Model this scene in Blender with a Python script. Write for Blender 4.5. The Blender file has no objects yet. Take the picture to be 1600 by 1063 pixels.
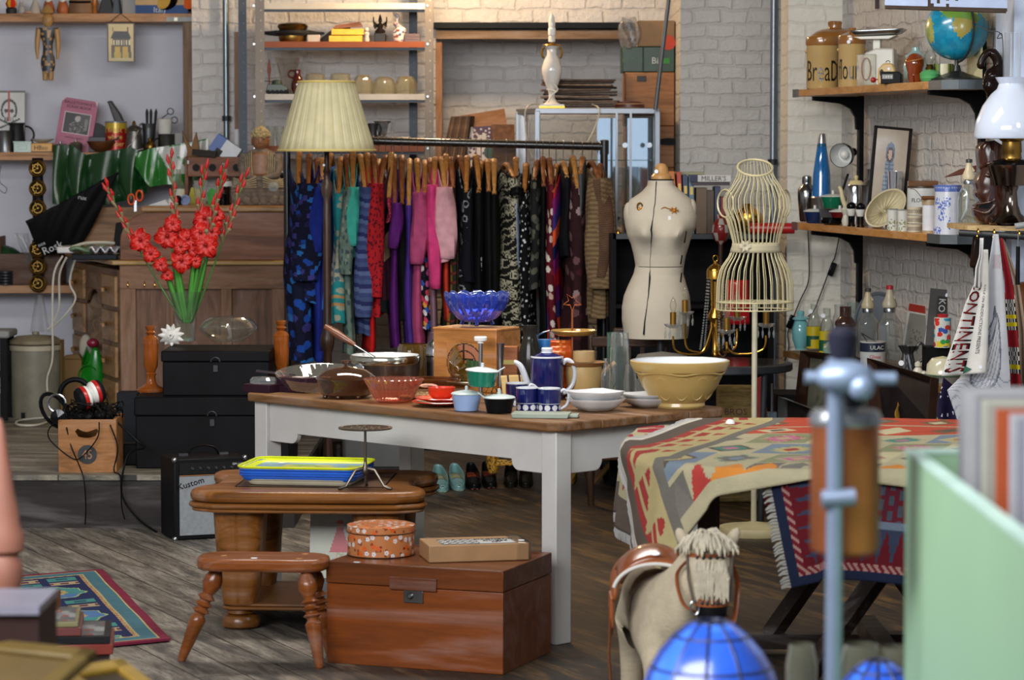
import bpy,math,random
from mathutils import Vector,Matrix,Euler
from math import sin,cos,pi,radians,sqrt,atan2,floor,exp
R=random.Random(7)
SC=bpy.context.scene
COL=SC.collection
F=4500.0;EYE=1.70;PITCH=math.atan(303.5/F)
cd=bpy.data.cameras.new('camera');cam=bpy.data.objects.new('camera',cd);COL.objects.link(cam)
cd.sensor_width=36;cd.sensor_fit='HORIZONTAL';cd.lens=F/1600*36
cam.location=(0,0,EYE);cam.rotation_euler=(pi/2-PITCH,0,0)
cd.clip_end=60;cd.clip_start=.1
cd.dof.use_dof=True;cd.dof.focus_distance=11.4;cd.dof.aperture_fstop=5.4
SC.camera=cam
w=bpy.data.worlds.new('sky');SC.world=w;w.use_nodes=True
wn,wl=w.node_tree.nodes,w.node_tree.links;bg=wn['Background'];bg.inputs[0].default_value=(.78,.87,1,1)
wt=wn.new('ShaderNodeTexCoord');ws=wn.new('ShaderNodeSeparateXYZ');wl.new(wt.outputs['Generated'],ws.inputs[0])
wm=None
for ax,lo,hi in((0,-.16,.16),(1,-2,-.5),(2,-.07,.09)):
 for op,lim in(('GREATER_THAN',lo),('LESS_THAN',hi)):
  n_=wn.new('ShaderNodeMath');n_.operation=op;wl.new(ws.outputs[ax],n_.inputs[0]);n_.inputs[1].default_value=lim
  if wm:
   m_=wn.new('ShaderNodeMath');m_.operation='MULTIPLY';wl.new(wm,m_.inputs[0]);wl.new(n_.outputs[0],m_.inputs[1]);wm=m_.outputs[0]
  else:wm=n_.outputs[0]
r_=wn.new('ShaderNodeMapRange');wl.new(wm,r_.inputs[0]);r_.inputs[3].default_value=.27;r_.inputs[4].default_value=1.5;wl.new(r_.outputs[0],bg.inputs[1])
def area(name,loc,target,sx,sy,power,col):
 d=bpy.data.lights.new(name,'AREA');d.shape='RECTANGLE';d.size=sx;d.size_y=sy
 d.energy=power;d.color=col
 o=bpy.data.objects.new(name,d);COL.objects.link(o);o.location=loc
 o.rotation_euler=(Vector(target)-Vector(loc)).to_track_quat('-Z','Y').to_euler();return o
area('shopfront_daylight',(-2.2,3.5,3.0),(0.3,13,.6),5,1.6,470,(.97,.98,1))
area('overhead_area_light',(-.3,10.6,3.3),(-.3,11.2,0),2.2,.5,105,(1,.95,.88))  # long warm area light overhead; no fitting is built for it
area('right_area_light',(3.0,7.5,2.9),(1.2,14,1.2),1.2,1.0,60,(.8,.9,1))  # cool area light from the right; the wall there has no window
def bulb(name,loc,power,col,r=.05):
 d=bpy.data.lights.new(name,'POINT');d.energy=power;d.color=col;d.shadow_soft_size=r
 o=bpy.data.objects.new(name,d);COL.objects.link(o);o.location=loc
bulb('warm_ceiling_lamp',(-.4,15.5,2.78),62,(1,.68,.38),.08)
SC.view_settings.view_transform='Standard';SC.view_settings.look='None'
SC.view_settings.exposure=0.0;SC.view_settings.gamma=1.0
SC.cycles.max_bounces=8;SC.cycles.transparent_max_bounces=24;SC.cycles.caustics_refractive=False;SC.cycles.caustics_reflective=False
SC.cycles.sample_clamp_indirect=4
cp,sp=cos(PITCH),sin(PITCH)
def ray(px,py):
 dx=(px-800)/F;dv=(531.5-py)/F
 return Vector((dx,cp+dv*sp,-sp+dv*cp))
def P(px,py,Y):
 d=ray(px,py);return Vector((0,0,EYE))+d*(Y/d.y)
def G(px,py,z=0.):
 d=ray(px,py);return Vector((0,0,EYE))+d*((z-EYE)/d.z)
def XZ(px,Y,z):return Vector(((px-800)/F*Y,Y,z))
def lin(c):
 if isinstance(c,str):
  c=c.lstrip('#');c=[int(c[i:i+2],16)/255 for i in(0,2,4)]
  return tuple(x/12.92 if x<=.04045 else((x+.055)/1.055)**2.4 for x in c)
 return tuple(c)
def mix(a,b,t):a,b=lin(a),lin(b);return tuple(x+(y-x)*t for x,y in zip(a,b))
_M={}
def nodes(name):
 m=bpy.data.materials.new(name);m.use_nodes=True
 return m,m.node_tree.nodes,m.node_tree.links,m.node_tree.nodes['Principled BSDF']
def noise(N,L,scale,detail=4,vec=None,rough=.55,dist=0):
 n=N.new('ShaderNodeTexNoise');n.inputs['Scale'].default_value=scale;n.inputs['Detail'].default_value=detail
 n.inputs['Roughness'].default_value=rough;n.inputs['Distortion'].default_value=dist
 if vec:L.new(vec,n.inputs['Vector'])
 return n
def ramp(N,L,src,stops):
 r=N.new('ShaderNodeValToRGB');L.new(src,r.inputs[0]);e=r.color_ramp.elements
 while len(e)<len(stops):e.new(.5)
 for x,(p,c)in zip(e,stops):x.position=p;x.color=(*lin(c),1)
 return r
def coords(N,L,kind='Object',scale=(1,1,1),rot=(0,0,0)):
 t=N.new('ShaderNodeTexCoord');m=N.new('ShaderNodeMapping');L.new(t.outputs[kind],m.inputs[0])
 m.inputs['Scale'].default_value=scale;m.inputs['Rotation'].default_value=rot;return m.outputs[0]
def bump(N,L,b,h,strength=.3,dist=.01):
 n=N.new('ShaderNodeBump');n.inputs['Strength'].default_value=strength;n.inputs['Distance'].default_value=dist
 L.new(h,n.inputs['Height']);L.new(n.outputs[0],b.inputs['Normal']);return n
def mixc(N,L,f,a,b,mode='MIX'):
 m=N.new('ShaderNodeMix');m.data_type='RGBA';m.blend_type=mode
 if isinstance(f,float):m.inputs[0].default_value=f
 else:L.new(f,m.inputs[0])
 for s,i in((a,6),(b,7)):
  if isinstance(s,(tuple,str)):m.inputs[i].default_value=(*lin(s),1)
  else:L.new(s,m.inputs[i])
 return m.outputs[2]
def mat(c,rough=.5,metal=0.,var=.12,vs=9.,bmp=0.,coat=0.,emit=0.):
 """plain coloured surface with a little worn variation"""
 k=('m',c,rough,metal,var,vs,bmp,coat)
 if k in _M:return _M[k]
 m,N,L,b=nodes('surface');b.inputs['Roughness'].default_value=rough;b.inputs['Metallic'].default_value=metal
 b.inputs['Coat Weight'].default_value=coat;b.inputs['Coat Roughness'].default_value=.08
 if max(lin(c))<.03 and not metal:b.inputs['Specular IOR Level'].default_value=.1;b.inputs['Coat Weight'].default_value=coat*.4
 v=coords(N,L);n=noise(N,L,vs,5,v)
 c0=lin(c);r=ramp(N,L,n.outputs[0],[(.3,tuple(x*(1-var)for x in c0)),(.7,tuple(min(1,x*(1+var))for x in c0))])
 L.new(r.outputs[0],b.inputs['Base Color'])
 if bmp:bump(N,L,b,noise(N,L,vs*6,3,v).outputs[0],bmp,.004)
 _M[k]=m;return m
def paint(rough=.6,metal=0.,bmp=0.,bs=60.,coat=0.,var=.1):
 """surface whose printed or woven pattern is stored per face in the mesh"""
 k=('p',rough,metal,bmp,bs,coat,var)
 if k in _M:return _M[k]
 m,N,L,b=nodes('patterned');b.inputs['Roughness'].default_value=rough;b.inputs['Metallic'].default_value=metal
 b.inputs['Coat Weight'].default_value=coat;b.inputs['Coat Roughness'].default_value=.1
 a=N.new('ShaderNodeAttribute');a.attribute_name='Col'
 if rough>.6:b.inputs['Specular IOR Level'].default_value=.15
 v=coords(N,L);n=noise(N,L,14,5,v)
 r=ramp(N,L,n.outputs[0],[(.3,(1-var*1.5,)*3),(.7,(1.,1.,1.))])
 L.new(mixc(N,L,1.,a.outputs['Color'],r.outputs[0],'MULTIPLY'),b.inputs['Base Color'])
 if bmp:bump(N,L,b,noise(N,L,bs,3,v).outputs[0],bmp,.004)
 _M[k]=m;return m
def wood(c,d,sc=3.,axis='x',rough=.45,coat=0.,str_=8.):
 k=('w',c,d,sc,axis,rough,coat,str_)
 if k in _M:return _M[k]
 m,N,L,b=nodes('wood');b.inputs['Roughness'].default_value=rough
 b.inputs['Coat Weight'].default_value=coat*.5;b.inputs['Coat Roughness'].default_value=.2;b.inputs['Specular IOR Level'].default_value=.3
 s={'x':(1/str_,1,1),'y':(1,1/str_,1),'z':(1,1,1/str_)}[axis]
 v=coords(N,L,scale=tuple(q*sc for q in s))
 n=noise(N,L,4,6,v,.6,1.2);f=noise(N,L,30,3,v,.7)
 r=ramp(N,L,n.outputs[0],[(.28,d),(.5,c),(.72,mix(c,'#ffffff',.08))])
 r2=ramp(N,L,f.outputs[0],[(.3,(.62,)*3),(.6,(1.,)*3)])
 L.new(mixc(N,L,.6,r.outputs[0],r2 .outputs[0],'MULTIPLY'),b.inputs['Base Color'])
 bump(N,L,b,f.outputs[0],.15,.002)
 _M[k]=m;return m
def glass(c='#e8f0ee',alpha=.25,rough=.04):
 """thin clear or tinted glass: what is behind shows through, the surface reflects"""
 alpha*=.42;k=('g',c,alpha,rough)
 if k in _M:return _M[k]
 m=bpy.data.materials.new('glass');m.use_nodes=True;N=m.node_tree.nodes;L=m.node_tree.links;N.clear()
 o=N.new('ShaderNodeOutputMaterial');t=N.new('ShaderNodeBsdfTransparent');t.inputs[0].default_value=(*mix(c,'#ffffff',.6 if alpha<.17 else.15),1)
 g=N.new('ShaderNodeBsdfGlossy');g.inputs['Roughness'].default_value=rough;g.inputs[0].default_value=(1,1,1,1)
 d=N.new('ShaderNodeBsdfDiffuse');d.inputs[0].default_value=(*lin(c),1)
 lw=N.new('ShaderNodeLayerWeight');lw.inputs[0].default_value=.35
 m1=N.new('ShaderNodeMixShader');m1 .inputs[0].default_value=alpha;L.new(t.outputs[0],m1 .inputs[1]);L.new(d.outputs[0],m1 .inputs[2])
 m2=N.new('ShaderNodeMixShader');mp=N.new('ShaderNodeMath');mp.operation='MULTIPLY';mp.inputs[1].default_value=.75
 L.new(lw.outputs['Facing'],mp.inputs[0]);L.new(mp.outputs[0],m2 .inputs[0]);L.new(m1 .outputs[0],m2 .inputs[1]);L.new(g.outputs[0],m2 .inputs[2])
 L.new(m2 .outputs[0],o.inputs[0]);_M[k]=m;return m
CHROME=mat('#c9ccd0',.14,1.,.04);STEEL=mat('#9a9da0',.28,1.,.08);IRON=mat('#26282b',.5,.3,.2)
BRASS=mat('#c99a3e',.18,1.,.1);DBRASS=mat('#8a6c34',.32,1.,.25);WHITEC=mat('#e9e9e4',.18,0.,.03,coat=.5)
BLACK=mat('#0d0d0f',.45,0.,.2);BLACKG=mat('#0b0b0d',.12,0.,.1,coat=.6)
DKWOOD=wood('#3a2417','#1c110b',3,'z',.4,.2)
class B:
 def __init__(s,col='#808080'):s.v=[];s.f=[];s.c=[];s.col=col;s.M=None
 def put(s,vs,fs,cols=None):
  n=len(s.v);s.v+=[(s.M@Vector(v)if s.M else Vector(v))for v in vs]
  s.f+=[[i+n for i in f]for f in fs]
  if cols:s.c+=cols
  else:s.c+=[s.col]*len(fs)
  return s
 def at(s,loc=(0,0,0),rz=0,rx=0,ry=0,sc=1):
  s.M=Matrix.Translation(loc)@Euler((rx,ry,rz)).to_matrix().to_4x4()@Matrix.Scale(sc,4);return s
 def box(s,c,d,rz=0):
  x,y,z=d[0]/2,d[1]/2,d[2]/2;m=Matrix.Translation(c)@Matrix.Rotation(rz,4,'Z')
  vs=[m@Vector((a*x,b*y,e*z))for e in(-1,1)for a,b in((-1,-1),(1,-1),(1,1),(-1,1))]
  return s.put(vs,[[3,2,1,0],[4,5,6,7],[0,1,5,4],[1,2,6,5],[2,3,7,6],[3,0,4,7]])
 def lathe(s,prof,seg=28,at=(0,0,0),k=1.,flute=None,sx=1,sy=1,colf=None):
  vs=[];fs=[];cs=[]
  for r,h in prof:
   for i in range(seg):
    a=2*pi*i/seg;q=r*k*(1+(flute[1]*abs(cos(a*flute[0]/2))if flute else 0))
    vs.append((at[0]+q*cos(a)*sx,at[1]+q*sin(a)*sy,at[2]+h*k))
  for j in range(len(prof)-1):
   for i in range(seg):
    i2=(i+1)%seg;fs.append([j*seg+i,j*seg+i2,(j+1)*seg+i2,(j+1)*seg+i])
    cs.append(colf(i/seg,j)if colf else s.col)
  if prof[0][0]>1e-6 and getattr(s,'open',0)<2:fs.append([i for i in range(seg)][::-1]);cs.append(s.col)
  if prof[-1][0]>1e-6 and prof[-1]!=prof[0]and not getattr(s,'open',0):fs.append([(len(prof)-1)*seg+i for i in range(seg)]);cs.append(colf(.5,len(prof)-1)if colf else s.col)
  return s.put(vs,fs,cs)
 def tube(s,pts,r=.005,seg=8,cap=True,flat=1.):
  pts=[Vector(p)for p in pts];n=len(pts);rr=r if isinstance(r,(list,tuple))else[r]*n
  vs=[];fs=[];t0=(pts[1]-pts[0]).normalized();up=Vector((0,0,1))if abs(t0 .z)<.9 else Vector((1,0,0))
  side=t0 .cross(up).normalized()
  for i,p in enumerate(pts):
   t=(pts[min(i+1,n-1)]-pts[max(i-1,0)])
   t=t.normalized()if t.length>1e-9 else t0
   side=(side-t*side.dot(t));side=side.normalized()if side.length>1e-6 else t.orthogonal().normalized()
   u=t.cross(side)
   for j in range(seg):
    a=2*pi*j/seg;vs.append(p+side*cos(a)*rr[i]+u*sin(a)*rr[i]*flat)
  for i in range(n-1):
   for j in range(seg):k=(j+1)%seg;fs.append([i*seg+j,i*seg+k,(i+1)*seg+k,(i+1)*seg+j])
  if cap:fs+=[list(range(seg))[::-1],[(n-1)*seg+j for j in range(seg)]]
  return s.put(vs,fs)
 def prism(s,poly,z0,z1,plane='xy',at=(0,0,0)):
  def q(a,b,c):
   p={'xy':(a,b,c),'xz':(a,c,b),'yz':(c,a,b)}[plane];return(p[0]+at[0],p[1]+at[1],p[2]+at[2])
  n=len(poly);vs=[q(a,b,z0)for a,b in poly]+[q(a,b,z1)for a,b in poly]
  fs=[list(range(n))[::-1],list(range(n,2*n))]+[[i,(i+1)%n,n+(i+1)%n,n+i]for i in range(n)]
  return s.put(vs,fs)
 def ball(s,c,r,seg=16,sc=(1,1,1)):
  m=max(6,seg//2);vs=[(c[0],c[1],c[2]-r*sc[2])]
  for j in range(1,m):
   for i in range(seg):a=pi*j/m;b=2*pi*i/seg;vs.append((c[0]+r*sc[0]*sin(a)*cos(b),c[1]+r*sc[1]*sin(a)*sin(b),c[2]-r*sc[2]*cos(a)))
  vs.append((c[0],c[1],c[2]+r*sc[2]));fs=[[0,1+(i+1)%seg,1+i]for i in range(seg)]
  for j in range(m-2):
   for i in range(seg):i2=(i+1)%seg;a=1+j*seg;fs.append([a+i,a+i2,a+seg+i2,a+seg+i])
  a=1+(m-2)*seg;fs+=[[a+i,a+(i+1)%seg,len(vs)-1]for i in range(seg)]
  return s.put(vs,fs)
 def grid(s,nu,nv,fn,cf=None,cu=False,cv=False):
  U=nu if cu else nu+1;V=nv if cv else nv+1
  vs=[fn(i/nu,j/nv)for j in range(V)for i in range(U)];fs=[];cs=[]
  for j in range(nv):
   for i in range(nu):
    i2=(i+1)%U;j2=(j+1)%V;fs.append([j*U+i,j*U+i2,j2*U+i2,j2*U+i])
    cs.append(cf((i+.5)/nu,(j+.5)/nv)if cf else s.col)
  return s.put(vs,fs,cs)
 def text(s,body,size,loc=(0,0,0),rx=pi/2,rz=0,ry=0,depth=.0006,wrap=None,align='CENTER',squash=1.):
  cu=bpy.data.curves.new('t','FONT');cu.body=body;cu.size=size;cu.extrude=depth;cu.align_x=align;cu.resolution_u=2
  o=bpy.data.objects.new('t',cu);COL.objects.link(o);dg=bpy.context.evaluated_depsgraph_get();me=o.evaluated_get(dg).to_mesh()
  vs=[v.co.copy()for v in me.vertices];fs=[list(p.vertices)for p in me.polygons];o.evaluated_get(dg).to_mesh_clear()
  bpy.data.objects.remove(o);bpy.data.curves.remove(cu)
  if wrap:
   vs=[Vector(((wrap+v.z)*sin(v.x*squash/wrap),-(wrap+v.z)*cos(v.x*squash/wrap),v.y))+Vector(loc)for v in vs]
  else:
   m=Matrix.Translation(loc)@Euler((rx,ry,rz)).to_matrix().to_4x4()@Matrix.Diagonal((squash,1,1,1));vs=[m@v for v in vs]
  return s.put(vs,fs)
 def out(s,name,m,parent=None,loc=None,rz=0,rx=0,ry=0,bev=0,solid=0,sub=0,smooth=True):
  me=bpy.data.meshes.new(name);me.from_pydata([tuple(v)for v in s.v],[],s.f)
  if smooth:
   me.polygons.foreach_set('use_smooth',[True]*len(me.polygons))
  ca=me.color_attributes.new('Col','FLOAT_COLOR','CORNER');buf=[];cache={}
  for p,c in zip(s.f,s.c):
   if c not in cache:cache[c]=(*lin(c),1.)
   buf+=list(cache[c])*len(p)
  ca.data.foreach_set('color',buf)
  me.materials.append(m);me.validate()
  o=bpy.data.objects.new(name,me);COL.objects.link(o)
  if parent:o.parent=parent
  if loc is not None:o.location=loc
  o.rotation_euler=(rx,ry,rz)
  if solid:md=o.modifiers.new('s','SOLIDIFY');md.thickness=solid;md.offset=0
  if bev:md=o.modifiers.new('b','BEVEL');md.width=bev;md.segments=2;md.limit_method='ANGLE';md.angle_limit=.6
  if sub:md=o.modifiers.new('u','SUBSURF');md.levels=sub;md.render_levels=sub
  if smooth:
   me.set_sharp_from_angle(angle=radians(38))
  return o
def tag(o,label,cat,group=None):
 o['label']=label;o['category']=cat
 if group:o['group']=group
 return o
def T(name,label,cat,loc=(0,0,0),rz=0,group=None,rx=0,ry=0):
 o=bpy.data.objects.new(name,None);COL.objects.link(o);o.location=loc;o.rotation_euler=(rx,ry,rz);o.empty_display_size=.05
 return tag(o,label,cat,group)
def O(b,name,label,cat,m,loc=(0,0,0),rz=0,group=None,**k):
 return tag(b.out(name,m,None,loc,rz,**k),label,cat,group)
def S(b,name,m,**k):
 o=b.out(name,m,**k);o['kind']='structure';return o
def sticker(parent,loc,r=.006,ry=0,rx=pi/2,rz=0):
 return B().lathe([(r,0),(r,.0006)],14).out('price_sticker',mat('#e8ecf2',.5),parent,loc,rx=rx,ry=ry,rz=rz)
def rpoly(w,d,r,n=5):
 pts=[]
 for cx,cy,a0 in((w/2-r,d/2-r,0),(-w/2+r,d/2-r,pi/2),(-w/2+r,-d/2+r,pi),(w/2-r,-d/2+r,1.5*pi)):
  pts+=[(cx+r*cos(a0+pi/2*i/n),cy+r*sin(a0+pi/2*i/n))for i in range(n+1)]
 return pts
def arc(c,r,a0,a1,n=12,plane='xz'):
 o=[]
 for i in range(n+1):
  a=a0+(a1-a0)*i/n;u,v=r*cos(a),r*sin(a)
  o.append((c[0]+u,c[1],c[2]+v)if plane=='xz' else(c[0],c[1]+u,c[2]+v)if plane=='yz' else(c[0]+u,c[1]+v,c[2]))
 return o
def bez(p,n=12):
 p=[Vector(q)for q in p];o=[]
 for i in range(n+1):
  t=i/n;q=[a.copy()for a in p]
  while len(q)>1:q=[q[j].lerp(q[j+1],t)for j in range(len(q)-1)]
  o.append(q[0])
 return o
def spl(p,n=6):
 """smooth line through the points"""
 p=[Vector(q)for q in p];o=[]
 for i in range(len(p)-1):
  a,b,c,d=p[max(i-1,0)],p[i],p[i+1],p[min(i+2,len(p)-1)]
  for j in range(n):
   t=j/n;o.append(.5*((2*b)+(c-a)*t+(2*a-5*b+4*c-d)*t*t+(3*b-a-3*c+d)*t**3))
 o.append(p[-1]);return o
def h2(i,j,s=0):
 x=sin(i*127.1+j*311.7+s*74.7)*43758.5453;return x-floor(x)
def blob(u,v,n,s=0,r=.35):
 """nearest random dot of an n-per-unit scatter: (distance, its random number)"""
 best=(9,0)
 for di in(-1,0,1):
  for dj in(-1,0,1):
   i,j=floor(u*n)+di,floor(v*n)+dj
   d=sqrt((i+h2(i,j,s)-u*n)**2+(j+h2(j,i,s+3)-v*n)**2)
   if d<best[0]:best=(d,h2(i,j,s+9))
 return best
# the setting
def floor_mat(name,base,light,dark,ang,w=.155,grey='#766f64'):
 m,N,L,b=nodes(name);v=coords(N,L,rot=(0,0,ang))
 br=N.new('ShaderNodeTexBrick');L.new(v,br.inputs['Vector']);br.offset=.37
 br.inputs['Scale'].default_value=1;br.inputs['Brick Width'].default_value=2.9;br.inputs['Row Height'].default_value=w
 br.inputs['Mortar Size'].default_value=.003;br.inputs['Mortar Smooth'].default_value=.2
 br.inputs['Color1'].default_value=(1,1,1,1);br.inputs['Color2'].default_value=(.72,.72,.72,1);br.inputs['Mortar'].default_value=(.03,.03,.03,1)
 sv=coords(N,L,rot=(0,0,ang));mp=N.new('ShaderNodeMapping');L.new(sv,mp.inputs[0]);mp.inputs['Scale'].default_value=(.35,2.2,1)
 n1=noise(N,L,6,8,mp.outputs[0],.7,.6);n2=noise(N,L,1.1,4,v);n3=noise(N,L,38,4,mp.outputs[0],.8)
 c1=ramp(N,L,n1 .outputs[0],[(.36,dark),(.5,base),(.64,light)])
 t=N.new('ShaderNodeTexCoord');sx=N.new('ShaderNodeSeparateXYZ');L.new(t.outputs['Object'],sx.inputs[0])
 a=N.new('ShaderNodeMath');a.operation='MULTIPLY_ADD';L.new(sx.outputs[0],a.inputs[0]);a.inputs[1].default_value=-.9;a.inputs[2].default_value=-.25
 a2=N.new('ShaderNodeMath');a2 .operation='MULTIPLY_ADD';L.new(n2 .outputs[0],a2 .inputs[0]);a2 .inputs[1].default_value=1.5;L.new(a.outputs[0],a2 .inputs[2])
 a3=N.new('ShaderNodeMapRange');L.new(a2 .outputs[0],a3 .inputs[0]);a3 .inputs[1].default_value=.6;a3 .inputs[2].default_value=1.5
 g=ramp(N,L,n1 .outputs[0],[(.38,'#4a4744'),(.5,grey),(.66,'#a59e92')])
 c2=mixc(N,L,a3 .outputs[0],c1 .outputs[0],g.outputs[0])
 r3=ramp(N,L,n3 .outputs[0],[(.35,(.35,.33,.32)),(.5,(1.,1.,1.))])
 c3=mixc(N,L,.85,c2,r3 .outputs[0],'MULTIPLY');c4=mixc(N,L,1.,c3,br.outputs['Color'],'MULTIPLY')
 L.new(c4,b.inputs['Base Color']);b.inputs['Roughness'].default_value=.5
 bump(N,L,b,n1 .outputs[0],.3,.004);return m
FLOOR=floor_mat('worn_floorboards','#2c1f12','#6e5026','#120c07',radians(65))
PLAT=floor_mat('platform_boards','#6a6350','#9a9070','#2c2822',radians(4),.17,'#7b7463')
def brick_mat(name,c,warm=None,bump_s=.9,bw=.2,bh=.078):
 m,N,L,b=nodes(name)
 t=N.new('ShaderNodeTexCoord');s=N.new('ShaderNodeSeparateXYZ');L.new(t.outputs['Object'],s.inputs[0])
 ad=N.new('ShaderNodeMath');ad.operation='ADD';L.new(s.outputs[0],ad.inputs[0]);L.new(s.outputs[1],ad.inputs[1])
 cb=N.new('ShaderNodeCombineXYZ');L.new(ad.outputs[0],cb.inputs[0]);L.new(s.outputs[2],cb.inputs[1])
 nz=noise(N,L,7,3,t.outputs['Object']);vm=N.new('ShaderNodeVectorMath');vm.operation='MULTIPLY_ADD'
 L.new(nz.outputs['Color'],vm.inputs[0]);vm.inputs[1].default_value=(.05,.05,.0);L.new(cb.outputs[0],vm.inputs[2])
 br=N.new('ShaderNodeTexBrick');L.new(vm.outputs[0],br.inputs['Vector']);br.inputs['Scale'].default_value=1
 br.inputs['Brick Width'].default_value=bw;br.inputs['Row Height'].default_value=bh;br.inputs['Mortar Size'].default_value=.012;br.inputs['Mortar Smooth'].default_value=.8
 br.inputs['Color1'].default_value=(1,1,1,1);br.inputs['Color2'].default_value=(.88,.88,.88,1);br.inputs['Mortar'].default_value=(.6,.6,.6,1)
 n1=noise(N,L,22,6,t.outputs['Object'],.65);n2=noise(N,L,3,5,t.outputs['Object'])
 n4=noise(N,L,16,7,t.outputs['Object'],.7,1.)
 r=ramp(N,L,n2 .outputs[0],[(.3,mix(c,'#777777',.16)),(.65,c)])
 dirt=ramp(N,L,n4 .outputs[0],[(.27,(.3,.28,.26)),(.33,(1.,1.,1.))])
 c1=mixc(N,L,.7,r.outputs[0],dirt.outputs[0],'MULTIPLY')
 jn=ramp(N,L,br.outputs['Fac'],[(0.,(1.,1.,1.)),(1.,(.93,.92,.91))])
 L.new(mixc(N,L,1.,c1,jn.outputs[0],'MULTIPLY'),b.inputs['Base Color']);b.inputs['Roughness'].default_value=.55
 mh=N.new('ShaderNodeMath');mh.operation='MULTIPLY_ADD';L.new(n1 .outputs[0],mh.inputs[0]);mh.inputs[1].default_value=1.1
 bw_=N.new('ShaderNodeRGBToBW');L.new(br.outputs['Color'],bw_.inputs[0]);L.new(bw_.outputs[0],mh.inputs[2])
 bump(N,L,b,mh.outputs[0],bump_s,.02);return m
BRICK=brick_mat('white_painted_brick','#d8d5d2');BRICKG=brick_mat('grey_painted_brick','#c2bfba',bump_s=.8,bw=.15,bh=.074)
PLASTER=mat('#d2d4de',.7,0.,.07,2.5,.05)
FL=B().box((0,8.2,-.05),(9,19,.1));S(FL,'floor',FLOOR,smooth=False)
S(B().box((0,12.5,3.55),(9,10,.1)),'ceiling',mat('#9b9890',.8),smooth=False)
PZ=.24
S(B().box((-2.72,14.85,PZ/2-.012),(3.5,4.2,PZ-.024)),'trim_platform_front',wood('#2a2320','#15110f',2,'x',.6),smooth=False)
S(B().box((-2.72,14.84,PZ-.012),(3.52,4.22,.024)),'floor_platform',PLAT,smooth=False)
WL=16.95
S(B().box((-3.2,WL+.05,1.75),(2.78,.1,3.5)),'wall_left_back',PLASTER,smooth=False)
S(B().box((-4.5,12,1.75),(.1,10,3.5)),'wall_left',PLASTER,smooth=False)
YB=16.45
x0,xr0,xr1=-1.82,(682-800)/F*YB,(1000-800)/F*YB;zt=P(700,42,YB).z
bb=B().box(((x0+xr0)/2,YB+.15,1.75),(xr0-x0,.3,3.5)).box(((xr0+xr1)/2,YB+.15,(zt+3.5)/2),(xr1-xr0,.3,3.5-zt))
bb.box(((xr0+xr1)/2,YB+.15,.55),(xr1-xr0,.3,1.1)).box(((xr1+1.2)/2,YB+.15,1.75),(1.2-xr1,.3,3.5))
S(bb,'wall_back',BRICK,smooth=False)
S(B().box(((xr0+xr1)/2,YB+.62,1.8),(xr1-xr0+.3,.1,3)).box(((xr0+xr1)/2,YB+.43,1.0),(xr1-xr0+.3,.28,.1)),'wall_recess',BRICK,smooth=False)
LW=wood('#7d654f','#43352a',3,'x',.7);LWZ=wood('#8a725c','#4e3f33',3,'z',.7)
S(B().box(((xr0+xr1)/2,YB-.01,zt-.012-.035),(xr1-xr0,.12,.05)),'trim_1',LW,bev=.003)
S(B().box(((xr0+xr1)/2,YB-.02,zt+.004),(xr1-xr0+.03,.16,.035)),'trim_2',mat('#15191d',.5),bev=.003)
S(B().box((xr0+.018,YB-.01,(zt+1.0)/2-.05),(.036,.12,zt-1.08)),'trim_3',wood('#a0785a','#5b4231',3,'z',.7),bev=.003)
YP=15.3;xp0,xp1=(1062-800)/F*YP,(1222-800)/F*YP
S(B().box(((xp0+xp1)/2,YP+.8,1.75),(xp1-xp0,1.6,3.5)),'wall_pier',BRICKG,smooth=False)
YR=14.5;xq=(1326-800)/F*YR
S(B().box(((xp1-.05+2.4)/2,YR+.2,1.75),(2.4-xp1+.05,.4,3.5)),'wall_return',brick_mat('lit_return_brick','#d6d2c6',bump_s=.5),smooth=False)  # lighter brick colour stands for the light falling on this wall
SA=atan2(.203,1)
def wallx(Y):return 1.655+.203*(14.5-Y)
b=B();y0,y1=6.5,14.5
b.put([(wallx(y0),y0,0),(wallx(y1),y1,0),(wallx(y1)+.4,y1,0),(wallx(y0)+.4,y0,0),(wallx(y0),y0,3.5),(wallx(y1),y1,3.5),(wallx(y1)+.4,y1,3.5),(wallx(y0)+.4,y0,3.5)],[[0,1,5,4],[1,2,6,5],[2,3,7,6],[3,0,4,7],[4,5,6,7],[3,2,1,0]]);S(b,'wall_right',BRICKG,smooth=False)
S(B().box((2.13,11.98,1.75),(.18,.44,3.5)),'wall_right_end',mat('#b9c4d8',.6),smooth=False)
def pipe(px,Y,z0,z1,r,label,m):
 b=B().tube([(0,0,0),(0,0,z1-z0)],r,12)
 t=T('metal_pipe',label,'pipe',XZ(px,Y,z0));b.out('pipe_tube',m,t)
 for z in(z0+.5,z0+1.6):B().lathe([(r*1.25,0),(r*1.25,.03)],12).box((0,r*1.2,.015),(.05,.03,.03)).out('pipe_clip',IRON,t,(0,0,z-z0))
pipe(355,YB-.05,0.24,3.4,.017,'vertical steel pipe on the white brick beside the metal shelving',mat('#6f7b82',.3,.8))
pipe(1207,YP-.04,0,3.4,.018,'vertical grey steel pipe running up the brick pier corner',mat('#7b838a',.35,.7))
b=B().tube([P(1047,-20,15.2),P(1024,172,15.2)],.012,10)
O(b,'metal_pole','slanting grey metal pole leaning above the glass display cabinet','pole',mat('#55585c',.45,.6))
t=T('broom_pole','brown pole with white sleeve leaning beside the steel pipe','pole',XZ(371,16.3,PZ))
B().box((0,0,1.05),(.022,.012,2.1)).out('wooden_pole',wood('#7a4e30','#4b2e1b',3,'z'),t,(0,0,0));zz=P(371,202,16.3).z-PZ
B().lathe([(.02,0),(.02,zz)],14).out('white_sleeve',mat('#c9c9cc',.5),t)
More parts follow.
